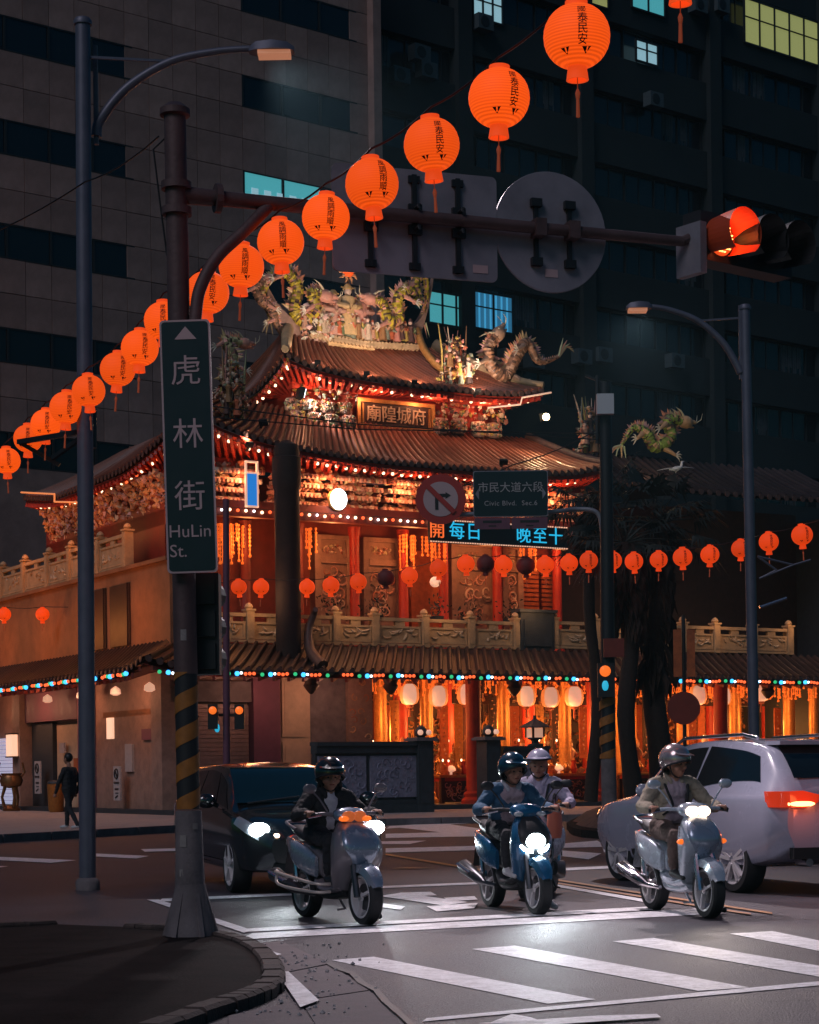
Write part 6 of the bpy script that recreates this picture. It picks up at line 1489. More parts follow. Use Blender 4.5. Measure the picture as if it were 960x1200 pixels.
# ---- white SUV, driving away to the left
rw, fw_ = G(866, 1046), G(728, 1031.5); dv = (fw_ - rw).normalized(); hd = math.atan2(dv.y, dv.x); WB = 2.8
ctr = rw + dv * (WB / 2) + Vector((math.sin(hd), -math.cos(hd), 0)) * .82
suv = thing('white_car', 'pale white sport utility car with glowing red tail lamp', 'car', ctr, hd)
SU = Shell({'zb': [(-2.3, .48), (-2.1, .36), (-1.5, .28), (1.5, .26), (2.1, .30), (2.33, .42)],
            'zs': [(-2.32, .98), (-2.0, 1.10), (-1.2, 1.10), (0, 1.04), (1.0, 1.0), (1.6, .96), (2.1, .86), (2.34, .68)],
            'zt': [(-2.34, 1.02), (-2.26, 1.16), (-2.02, 1.42), (-1.75, 1.60), (-1.3, 1.675), (-.5, 1.70), (.1, 1.66), (.55, 1.50), (1.0, 1.17), (1.15, 1.09), (1.7, 1.02), (2.1, .93), (2.34, .72)],
            'wl': [(-2.34, .70), (-2.1, .84), (-1.4, .90), (1.4, .90), (2.0, .82), (2.34, .58)],
            'wb': [(-2.34, .76), (-2.1, .90), (-1.4, .945), (0, .93), (1.4, .945), (2.05, .86), (2.34, .60)],
            'wr': [(-2.34, .66), (-2.1, .70), (-1.6, .67), (-.5, .68), (.4, .66), (.8, .70), (1.1, .80), (1.6, .78), (2.1, .68), (2.34, .46)]})
o = SU.build(-2.34, 2.34).build('body', 'car_white', suv); boolean_arches(o, [(-1.4, .36, .435), (1.4, .36, .435)])
for x in (-1.4, 1.4):
    for y in (-.785, .785): wheel(suv, x, y, .362, .24, 'alloy', 5)
for s_ in (1, -1):
    SU.patch([(-1.90, 6.6), (-.50, 6.25), (-.62, 7.9), (-1.72, 7.7)], s_).build('side_window', 'car_glass', suv, 60)
    SU.patch([(-.46, 6.3), (.62, 6.35), (.02, 7.85), (-.56, 7.86)], s_).build('side_window', 'car_glass', suv, 60)
    SU.patch([(.62, 6.35), (.98, 6.5), (.42, 7.7), (.05, 7.85)], s_).build('quarter_window', 'car_glass', suv, 60)
    mb = MB(); mb.loft([[Vector((x_, s_ * y_ * k_, z_)) for y_, z_ in ((.885, 1.12), (.70, 1.125), (.46, 1.08), (.48, 1.0), (.66, .94), (.87, .95))] for x_, k_ in ((-2.10, 1.02), (-2.20, 1.01), (-2.32, .95), (-2.385, .86))]); mb.build('tail_lamp', 'tail_red', suv, 35)
    mb = MB(); mb.loft(dense([xring(-2.395, .985, .14, .022, cy=s_ * .60), xring(-2.37, .985, .16, .035, cy=s_ * .62)], 1)); mb.build('tail_lamp_glow', 'tail_hot', suv, 60)
    SU.patch([(1.92, 5.0), (2.3, 5.0), (2.25, 6.4), (1.85, 6.3)], s_, .012).build('headlamp', 'head_off', suv, 60)
    SU.patch([(-1.0, 2.6), (1.0, 2.6), (1.0, 3.2), (-1.0, 3.2)], s_, .012).build('sill', 'trim_black', suv, 60)
    SU.patch([(-.62, 5.45), (-.40, 5.45), (-.40, 5.7), (-.62, 5.7)], s_, .03, 4, 2).build('door_handle', 'car_white', suv)
    SU.patch([(.50, 5.45), (.72, 5.45), (.72, 5.7), (.50, 5.7)], s_, .03, 4, 2).build('door_handle', 'car_white', suv)
    for xd in (-.54, .60): SU.patch([(xd - .006, 3.3), (xd + .006, 3.3), (xd + .006, 6.2), (xd - .006, 6.2)], s_, .004, 1, 8).build('door_seam', 'trim_black', suv)
    mb = MB(); mb.tube(crom([(.50, s_ * .90, 1.07), (.50, s_ * .97, 1.10)], 2), .03, 6); mb.ball((.48, s_ * 1.02, 1.12), .12, 12, 8, (.5, .8, .7)); mb.build('mirror', 'car_white', suv, True)
    mb = MB(); mb.tube([(-1.5, s_ * .62, 1.70), (-1.2, s_ * .62, 1.745), (.2, s_ * .60, 1.73), (.4, s_ * .60, 1.66)], .02, 8); mb.build('roof_rail', 'chrome', suv, 50)
def tailgate(s, x0, x1, w, m, name, off=.01):
    mb = MB(); mb.grid(lambda u, v: Vector((x0 + (x1 - x0) * v - off, (2 * u - 1) * w * (1 - .08 * v), s.k('zt', x0 + (x1 - x0) * v) + .022)), 10, 6); return mb.build(name, m, suv, 60)
tailgate(SU, -2.20, -1.78, .60, 'car_glass', 'rear_window')
mb = MB(); mb.b2(-1.9, -1.62, -.58, .58, 1.62, 1.66); mb.build('roof_spoiler', 'car_white', suv)
mb = MB(); mb.grid(lambda u, v: Vector((.98 - .78 * v + .01, (2 * u - 1) * (.70 - .1 * v), SU.k('zt', .98 - .78 * v) + .016)), 10, 6); mb.build('windscreen', 'car_glass', suv, 60)
mb = MB(); mb.b2(-2.39, -2.30, -.72, .72, .40, .52); mb.build('rear_bumper', 'trim_black', suv)
mb = MB(); mb.b2(-2.375, -2.33, -.26, .26, .74, .88); mb.build('number_plate', 'plate', suv)
mb = MB(); mb.b2(-2.37, -2.32, -.34, .34, .90, .93); mb.build('tailgate_trim', 'chrome', suv)
for y in (-.55, .55): mb = MB(); mb.tube([(-2.42, y, .36), (-2.2, y, .36)], .045, 12); mb.build('exhaust_pipe', 'chrome', suv)
lamp('brake_light', 'POINT', (-2.62, .62, 1.0), 2.5, (1., .14, .04), suv, .08)
# ---- black people carrier facing us, headlamps on
fwl = G(281, 1046); al = R(18); hd = R(-90) + al; f_ = Vector((math.cos(hd), math.sin(hd), 0)); l_ = Vector((-f_.y, f_.x, 0))
ctr = fwl - f_ * 1.36 + l_ * .74
van = thing('black_car', 'black people carrier with its headlamps on behind the silver scooter', 'car', ctr, hd)
VA = Shell({'zb': [(-2.25, .42), (-1.9, .30), (1.6, .24), (2.05, .26), (2.28, .36)],
            'zs': [(-2.3, .98), (-1.8, 1.06), (0, 1.0), (1.0, .94), (1.5, .90), (2.0, .80), (2.28, .64)],
            'zt': [(-2.3, 1.04), (-2.2, 1.26), (-1.95, 1.44), (-1.4, 1.49), (-.4, 1.505), (.3, 1.44), (.8, 1.23), (1.2, 1.02), (1.35, .97), (1.8, .89), (2.1, .80), (2.28, .68)],
            'wl': [(-2.3, .66), (-1.9, .82), (1.5, .84), (1.95, .78), (2.28, .56)],
            'wb': [(-2.3, .72), (-1.9, .85), (0, .875), (1.4, .87), (1.95, .80), (2.28, .58)],
            'wr': [(-2.3, .60), (-1.8, .64), (0, .64), (.4, .64), (.9, .70), (1.3, .76), (1.8, .70), (2.28, .46)]})
o = VA.build(-2.3, 2.28).build('body', 'car_black', van); boolean_arches(o, [(-1.36, .32, .385), (1.36, .32, .385)])
for x in (-1.36, 1.36):
    for y in (-.76, .76): wheel(van, x, y, .322, .21, 'alloy', 5, double=False)
for s_ in (1, -1):
    for q in ([(-1.7, 6.3), (-.55, 6.3), (-.6, 7.85), (-1.5, 7.8)], [(-.5, 6.3), (.45, 6.3), (.1, 7.85), (-.55, 7.86)], [(.5, 6.3), (1.12, 6.5), (.55, 7.6), (.15, 7.8)]): VA.patch(q, s_).build('side_window', 'car_glass', van, 60)
    VA.patch([(-1.75, 6.05), (1.15, 6.05), (1.15, 6.2), (-1.75, 6.2)], s_, .014, 20, 1).build('window_trim', 'chrome', van)
    VA.patch([(1.62, 5.0), (2.14, 4.8), (2.10, 6.3), (1.66, 6.5)], s_, .012).build('headlamp_glass', 'head_off', van, 60)
    x = 2.03; p = VA.pt(x, 5.4); mb = MB(); mb.ball((p.x + .06, p.y * s_ * .90, p.z - .0), .10, 12, 8, (.9, 1.25, .85)); mb.build('headlamp', 'head_white', van, True)
    mb = MB(); mb.ball((2.20, s_ * .50, .66), .045, 10, 6); mb.build('side_light', 'head_warm', van, True)
    mb = MB(); mb.ball((2.16, s_ * .56, .40), .06, 10, 6, (.5, 1, 1)); mb.build('fog_lamp', 'head_off', van, True)
    lamp('headlamp_beam', 'SPOT', (2.36, s_ * .56, .66), 130, (.86, .95, 1.), van, .05, (12., s_ * .5 - .3, .35), 50, .9)
    mb = MB(); mb.tube([(.78, s_ * .86, 1.0), (.80, s_ * .93, 1.03)], .03, 6); mb.ball((.80, s_ * 1.0, 1.06), .13, 12, 8, (.55, .9, .7)); mb.build('mirror', 'car_black', van, True)
    VA.patch([(-1.0, 2.7), (1.0, 2.7), (1.0, 3.1), (-1.0, 3.1)], s_, .012).build('sill_trim', 'chrome', van)
mb = MB(); mb.grid(lambda u, v: Vector((1.20 - .86 * v + .01, (2 * u - 1) * (.74 - .13 * v), VA.k('zt', 1.20 - .86 * v) + .018)), 10, 8); mb.build('windscreen', 'car_glass_teal', van, 60)
for y0, y1 in ((-.6, .05), (-.05, .55)): mb = MB(); mb.tube([(1.22, y0, 1.03), (1.12, y1, 1.10)], .012, 5); mb.build('wiper', 'trim_black', van)
mb = MB(); mb.b2(2.22, 2.30, -.42, .42, .58, .64); mb.b2(2.22, 2.31, -.40, .40, .50, .53); mb.build('grille', 'chrome', van)
mb = MB(); mb.b2(2.27, 2.31, -.26, .26, .38, .50); mb.build('number_plate', 'plate', van)
mb = MB(); mb.b2(2.1, 2.27, -.55, .55, .27, .36); mb.build('air_intake', 'trim_black', van)
# ------------------------------------------------------------------ scooters (x forward, y left)
def scooter(label, loc, rz, C):
    t = thing('scooter', label, 'scooter', loc, rz, 'scooters at the stop line'); pm = C['paint']; dk = C.get('dark', 'plastic_black'); wr = .255; rim_ = C.get('rim', 'alloy')
    wheel(t, .64, .0001, wr, .115, rim_, 3, 'front_wheel', False); wheel(t, -.62, .0001, wr, .12, rim_, 3, 'rear_wheel', False)
    mb = MB()
    for s_ in (-1, 1): mb.tube([(.64, s_ * .085, wr), (.57, s_ * .085, .52), (.50, s_ * .06, .66)], [.032, .028, .028], 8)
    mb.build('fork', 'chrome' if C.get('chrome') else 'alloy_dark', t, 40)
    mb = MB(); rings = []
    for i in range(11):
        a = R(20 + 125 * i / 10); rr_ = wr + .035; c = Vector((.64 + math.cos(a) * rr_, 0, wr + math.sin(a) * rr_)); d = Vector((math.cos(a), 0, math.sin(a))); w = .085 * (.55 + .45 * math.sin(math.pi * i / 10) ** .5)
        rings.append([c + Vector((0, -w, 0)) - d * .07, c + Vector((0, -w * .8, 0)) + d * .0, c + d * .018, c + Vector((0, w * .8, 0)), c + Vector((0, w, 0)) - d * .07, c + Vector((0, w * .7, 0)) - d * .03, c - d * .005, c + Vector((0, -w * .7, 0)) - d * .03])
    mb.loft(rings); mb.build('front_fender', pm, t, 60)
    # apron
    A = C.get('apron', [(.30, .30, .06, .12), (.42, .36, .08, .16), (.58, .45, .11, .20), (.72, .47, .13, .205), (.84, .42, .12, .17), (.93, .36, .08, .11)])
    mb = MB(); mb.loft(dense([sring(cx, 0, z, hx, hy) for z, cx, hx, hy in A])); mb.build('apron', C.get('apron_m', pm), t, 60)
    mb = MB(); mb.loft(dense([sring(cx + hx * .52, 0, z, hx * .56, hy * k_) for (z, cx, hx, hy), k_ in zip(A[1:6], (.22, .55, .80, .86, .7))])); mb.build('front_panel', C.get('panel', dk), t, 60)
    mb = MB(); mb.loft(dense([sring(cx - hx * .62, 0, z, hx * .5, hy * .93) for z, cx, hx, hy in A[0:5]])); mb.build('leg_shield', dk, t, 60)
    # handlebar cowl
    mb = MB(); mb.loft(dense([xring(.20, .97, .09, .04), xring(.28, .99, .15, .065), xring(.36, .98, .16, .07), xring(.43, .955, .11, .045)])); mb.build('handlebar_cowl', pm, t, 60)
    for s_ in (-1, 1):
        mb = MB(); mb.tube([(.30, s_ * .12, .99), (.26, s_ * .24, 1.0), (.22, s_ * .34, .99)], [.022, .018, .018], 8); mb.build('handlebar', dk, t, 50)
        mb = MB(); mb.tube([(.235, s_ * .30, .995), (.20, s_ * .40, .985)], .021, 10); mb.build('grip', 'rubber', t, 50)
        mb = MB(); mb.tube([(.30, s_ * .27, .985), (.26, s_ * .38, .965)], .007, 5); mb.build('brake_lever', 'chrome', t)
        mb = MB(); mb.tube(crom([(.28, s_ * .20, 1.02), (.27, s_ * .27, 1.13), (.25, s_ * .33, 1.20)], 4), .008, 6); st = mb.build('mirror_stalk', dk, t, 50); mb = MB(); mb.ball((.25, s_ * .36, 1.23), .07, 12, 8, (.35, 1, .66)); mb.build('mirror', dk, st, True)
        mb = MB(); mb.ball((.445, s_ * .115, .955) if not C.get('low_signal') else (.50, s_ * .20, .70), .045, 10, 7, (.7, 1.1, .6)); mb.build('turn_signal', C.get('signal', 'amber_dim'), t, True)
        # rear side panels
        mb = MB(); mb.loft(dense([xring(-.12, .50, .02, .10, cy=s_ * .13), xring(-.3, .56, .045, .13, cy=s_ * .15), xring(-.55, .63, .05, .11, cy=s_ * .15), xring(-.82, .72, .02, .05, cy=s_ * .10)])); mb.build('side_panel', pm, t, 60)
        mb = MB(); mb.tube([(-.60, s_ * .10, .30), (-.66, s_ * .10, .58)], [.035, .03], 10); mb.build('shock_absorber', 'chrome', t)
    hl = C['head']
    if hl == 'apron': mb = MB(); mb.ball((.585, 0, .70), .10, 14, 10, (.5, 1.05, .75)); mb.build('headlamp', C['headm'], t, True); hz, hx_ = .70, .66
    else:
        mb = MB()
        for s_ in (-1, 1): mb.ball((.425, s_ * .055, .975), .062, 12, 8, (.5, 1.15, .85))
        mb.build('headlamp', C['headm'], t, True); hz, hx_ = .975, .49
    if C.get('drl'):
        for s_ in (-1, 1): mb = MB(); mb.tube(crom([(.56, s_ * .14, .66), (.585, s_ * .10, .615), (.60, s_ * .03, .60)], 4), .016, 6); mb.build('running_light', 'head_white', t, True)
        mb = MB(); mb.ball((.66, 0, .53), .04, 10, 6, (.5, 1.2, .5)); mb.build('fender_light', 'head_white', t, True)
    if C.get('beam'): lamp('headlamp_beam', 'SPOT', (hx_ + .04, 0, hz), C['beam'], C.get('beamc', (.85, .95, 1.)), t, .04, (4.2, 0, 0), 75, .8)
    # floor board, underbody, engine
    mb = MB(); mb.loft(dense([xring(-.18, .36, .13, .05), xring(0, .31, .17, .035), xring(.2, .30, .18, .035), xring(.36, .34, .15, .05)])); mb.build('floorboard', C.get('floor', dk), t, 60)
    mb = MB(); mb.loft(dense([xring(-.25, .40, .10, .14), xring(-.1, .28, .12, .08), xring(.2, .25, .12, .04), xring(.36, .30, .10, .06)])); mb.build('underbody', C.get('under', dk), t, 60)
    mb = MB(); mb.loft(dense([xring(-.08, .50, .10, .13), xring(-.3, .58, .13, .15), xring(-.6, .64, .13, .10), xring(-.84, .74, .07, .04)])); mb.build('tail_body', dk, t, 60)
    mb = MB(); mb.loft(dense([xring(.0, .72, .08, .04), xring(-.14, .75, .13, .06), xring(-.4, .78, .15, .06), xring(-.62, .82, .13, .055), xring(-.82, .85, .07, .03)])); mb.build('seat', 'seat_vinyl', t, 60)
    mb = MB(); mb.tube(crom([(-.6, .12, .84), (-.82, .12, .90), (-.90, 0, .91), (-.82, -.12, .90), (-.6, -.12, .84)], 5), .016, 8); mb.build('grab_rail', 'chrome' if C.get('chrome') else dk, t, 50)
    mb = MB(); mb.ball((-.86, 0, .74), .06, 10, 7, (.6, 1.6, .7)); mb.build('tail_lamp', 'tail_red', t, True)
    mb = MB(); mb.loft([xring(-.74, .26, .035, .10, cy=.13), xring(-.5, .27, .05, .10, cy=.13), xring(-.22, .30, .05, .08, cy=.12)]); mb.build('transmission_case', 'alloy_dark', t, 50)
    mb = MB(); mb.tube([(-.2, -.12, .24), (-.42, -.16, .26), (-.50, -.18, .29), (-.92, -.20, .40), (-.97, -.20, .415)], [.02, .025, .055, .075, .05], 14); mb.build('exhaust', 'alloy_dark' if not C.get('chrome') else 'chrome', t, 40)
    mb = MB(); mb.tube([(-.55, -.255, .35), (-.88, -.275, .43)], [.035, .03], 8, flat=.5); mb.build('heat_shield', 'chrome', t, 40)
    mb = MB(); mb.quad(Vector((-.84, -.1, .62)), Vector((-.84, .1, .62)), Vector((-.97, .08, .40)), Vector((-.97, -.08, .40))); mb.quad(Vector((-.85, -.1, .62)), Vector((-.85, .1, .62)), Vector((-.98, .08, .40)), Vector((-.98, -.08, .40))); mb.build('rear_mudguard', dk, t)
    mb = MB(); mb.tube([(-.15, .10, .22), (-.12, .16, .10), (-.3, .17, .08)], .012, 6); mb.build('stand', dk, t)
    if C.get('guard'):                                     # chromed crash bars along the flank
        for s_ in (-1, 1):
            mb = MB(); mb.tube(crom([(.30, s_ * .19, .36), (.22, s_ * .33, .37), (-.50, s_ * .36, .44), (-.62, s_ * .30, .44)], 4), .015, 8); mb.tube(crom([(.30, s_ * .19, .29), (.22, s_ * .33, .29), (-.48, s_ * .36, .33), (-.62, s_ * .30, .44)], 4), .015, 8); mb.build('crash_bar', 'guard_bar', t, 50)
    return t
def sc_at(fpx, fpy, rpx, rpy, label, C):
    f_, r_ = G(fpx, fpy), G(rpx, rpy); d = f_ - r_; rz = math.atan2(d.y, d.x); c = f_ - d.normalized() * .64
    return scooter(label, c, rz, C), c, rz
s1, c1, z1_ = sc_at(429, 1084, 352, 1073, 'silver scooter with chrome side bars ridden by the rider in black jacket', dict(paint='scoot_silver', dark='scoot_grey', panel='scoot_silver', head='bar', headm='amber_dim', signal='amber', guard=True, floor='scoot_grey', under='plastic_black', apron_m='scoot_grey', apron=[(.30, .30, .07, .15), (.42, .37, .10, .20), (.56, .46, .13, .235), (.70, .48, .14, .24), (.83, .43, .12, .20), (.92, .36, .08, .13)]))
s2, c2, z2_ = sc_at(631, 1072, 553, 1058, 'blue scooter with a dazzling white headlamp', dict(paint='scoot_blue', dark='plastic_black', panel='plastic_black', head='apron', headm='head_white', drl=True, signal='head_off', beam=130, rim='alloy'))
s3, c3, z3_ = sc_at(831, 1076, 757, 1064, 'white scooter with warm headlamp beside the white car', dict(paint='scoot_white', dark='scoot_white', panel='scoot_silver', head='bar', headm='head_warm', signal='amber', low_signal=True, chrome=True, rim='alloy', floor='scoot_white', under='scoot_white', beam=60, beamc=(1., .85, .7)))
c4 = P(630, 905, 21.4); c4.z = 0; z4_ = R(-105)
s4 = scooter('pale scooter of the lavender rider, mostly hidden behind the blue scooter', c4, z4_, dict(paint='scoot_white', head='bar', headm='head_off', signal='amber_dim'))
t = thing('orange_bag', 'small orange bag hung at the front of the hidden scooter', 'bag', P(650, 960, 20.8) - Vector((0, 0, .2)), R(-20)); mb = MB(); mb.loft(dense([sring(0, 0, 0, .06, .10), sring(0, 0, .12, .075, .12), sring(0, 0, .30, .06, .11), sring(0, 0, .36, .03, .09)])); mb.build('body', 'bag_orange', t, 60); mb = MB(); mb.tube(crom([(0, -.06, .35), (0, -.03, .46), (0, .03, .46), (0, .06, .35)], 4), .008, 6); mb.build('handle', 'strap', t)
# ------------------------------------------------------------------ people: one continuous skin each, grown from joints
def grow(caps, mats, name, parent, voxel=.0085):
    mb = MB()
    for a, b, r0, r1, m in caps:
        a, b = Vector(a), Vector(b); n = 12
        mb.tube([a, a.lerp(b, .5), b], [r0, (r0 + r1) / 2, r1], n); mb.ball(a, r0, 12, 8); mb.ball(b, r1, 12, 8)
    me = mb.mesh('raw', 'skin'); o = bpy.data.objects.new('raw', me); COL.objects.link(o)
    md = o.modifiers.new('r', 'REMESH'); md.mode = 'VOXEL'; md.voxel_size = voxel
    sm = o.modifiers.new('s', 'SMOOTH'); sm.factor = .5; sm.iterations = 5
    dg = bpy.context.evaluated_depsgraph_get(); m2 = bpy.data.meshes.new_from_object(o.evaluated_get(dg)); bpy.data.objects.remove(o)
    m2.materials.clear()
    for q in mats: m2.materials.append(MATS[q])
    seg = [(Vector(a), Vector(b), r0, r1, m) for a, b, r0, r1, m in caps]; idx = []
    for p in m2.polygons:
        c = p.center; best, bi = 1e9, 0
        for a, b, r0, r1, m in seg:
            ab = b - a; L = ab.length_squared; t_ = 0 if L < 1e-9 else max(0, min(1, (c - a).dot(ab) / L)); d = (c - a - ab * t_).length - (r0 + (r1 - r0) * t_)
            if d < best: best, bi = d, m
        idx.append(bi)
    cloth = set()
    for p, m in zip(m2.polygons, idx):
        if m < 3: cloth.update(p.vertices)
    nr = [v.normal.copy() for v in m2.vertices]
    for i in cloth:                                         # folds in the cloth
        v = m2.vertices[i]; q = v.co; v.co = q + nr[i] * (.010 * noise.noise(Vector((q.x * 9, q.y * 9, q.z * 20))) + .006 * noise.noise(q * 34) + .003)
    m2.polygons.foreach_set('material_index', idx); m2.polygons.foreach_set('use_smooth', [True] * len(m2.polygons)); m2.update()
    ob = bpy.data.objects.new(name, m2); COL.objects.link(ob); ob.parent = parent; return ob
def hand(caps, wrist, grip, axis, sg, m):
    """palm from the wrist to the knuckles, four curled fingers round the grip, thumb from the palm's side"""
    w, g = Vector(wrist), Vector(grip); ax_ = Vector(axis).normalized(); d = (g - w).normalized(); dn = d.cross(ax_).normalized()
    if dn.z > 0: dn = -dn
    caps.append((w, w.lerp(g, .55), .026, .030, m))
    for i in range(4):
        o = ax_ * (-.033 + .022 * i); L = (.9, 1.0, .95, .78)[i]; k = g + o - dn * .024 - d * .01
        caps.append((w.lerp(g, .45) + o * .6, k, .014, .0105, m)); p1 = k + d * .030 * L + dn * .012; p2 = p1 + dn * .034 * L - d * .004; p3 = p2 - d * .026 * L + dn * .006
        caps += [(k, p1, .0105, .0098, m), (p1, p2, .0098, .009, m), (p2, p3, .009, .008, m)]
    th = w.lerp(g, .3) + ax_ * .034; t1 = th + ax_ * .018 + d * .022; t2 = t1 + d * .03 + dn * .022
    caps += [(th, t1, .015, .012, m), (t1, t2, .012, .009, m)]
def head_caps(caps, c, fwd, m, mh, tilt=0.):
    c = Vector(c); f = Vector(fwd).normalized(); s_ = Vector((-f.y, f.x, 0)).normalized(); u = f.cross(s_) * -1
    if u.z < 0: u = -u
    caps += [(c + u * .03 - f * .02, c + u * .03 + f * .01, .092, .088, m), (c - u * .04 + f * .035, c - u * .06 + f * .045, .066, .052, m), (c - u * .085 + f * .055, c - u * .088 + f * .065, .034, .028, m),
             (c + f * .098 + u * .015, c + f * .112 - u * .022, .011, .015, m), (c + f * .088 - u * .058 - s_ * .018, c + f * .088 - u * .058 + s_ * .018, .010, .010, m),
             (c + f * .080 + u * .032 - s_ * .045, c + f * .080 + u * .032 + s_ * .045, .016, .016, m)]
    for k in (-1, 1): caps += [(c + s_ * .088 * k - u * .01, c + s_ * .09 * k + u * .03, .016, .018, m), (c + f * .07 + s_ * .05 * k - u * .02, c + f * .055 + s_ * .058 * k - u * .03, .026, .026, m)]
    return c, f, s_, u
def face_parts(t, H):
    c, f, s_, u = H
    for k in (-1, 1): mb = MB(); mb.ball(c + f * .088 + s_ * .034 * k + u * .008, .012, 8, 6, (1, 1, .7)); mb.build('eye', 'eye', t, True)
    mb = MB(); mb.tube([c + f * .094 - u * .058 - s_ * .022, c + f * .099 - u * .059, c + f * .094 - u * .058 + s_ * .022], .0055, 6); mb.build('mouth', 'temple_red_dark', t, True)
def helmet(t, H, m, style, vis=None):
    c, f, s_, u = H; M = Matrix((f, s_, u)).transposed(); c0 = c + u * .045 - f * .012; mb = MB(); N, K = 24, 12; rings = []
    lowf, lowb = {'half': (.42, .42), 'open': (.50, .80), 'full': (.46, .92)}[style]; r = .150
    pts = []
    for i in range(K + 1):
        ring = []
        for j in range(N):
            a = 2 * math.pi * j / N; fr = (1 + math.cos(a)) / 2; lim = math.pi * (lowf * max(0, fr) ** .9 + lowb * (1 - fr ** .9)) if fr > 0 else math.pi * lowb
            th = lim * i / K if i else .02; ring.append(c0 + M @ Vector((math.sin(th) * math.cos(a) * r * 1.06, math.sin(th) * math.sin(a) * r * .95, math.cos(th) * r * 1.02)))
        rings.append(ring)
    inner = [[c0 + (p - c0) * .90 for p in q] for q in reversed(rings)]
    mb.loft(rings + inner, True); o = mb.build('helmet', m, t, 60)
    e = rings[-1]; mb = MB(); mb.tube([p for p in e], .010, 6, closed=True); mb.build('helmet_edge', 'strap', o, True)
    if style != 'full' or vis:
        mb = MB(); fr = [c0 + M @ Vector((math.sin(1.15) * math.cos(a) * r * 1.08, math.sin(1.15) * math.sin(a) * r * .98, math.cos(1.15) * r)) for a in [R(-58 + 11.6 * i) for i in range(11)]]
        ou = [p + f * (.055 * math.cos(R(-58 + 11.6 * i))) - u * .012 for i, p in enumerate(fr)]
        for i in range(10): mb.quad(fr[i], fr[i + 1], ou[i + 1], ou[i]); mb.quad(fr[i] + u * .006, fr[i + 1] + u * .006, ou[i + 1] + u * .006, ou[i] + u * .006)
        mb.build('peak', vis or m, o, 60)
    mb = MB(); mb.tube(crom([c + s_ * .095 + u * .0, c + s_ * .075 - u * .085 + f * .02, c - u * .125 + f * .04, c - s_ * .075 - u * .085 + f * .02, c - s_ * .095], 4), .007, 6); mb.build('chin_strap', 'strap', t, True)
    return o
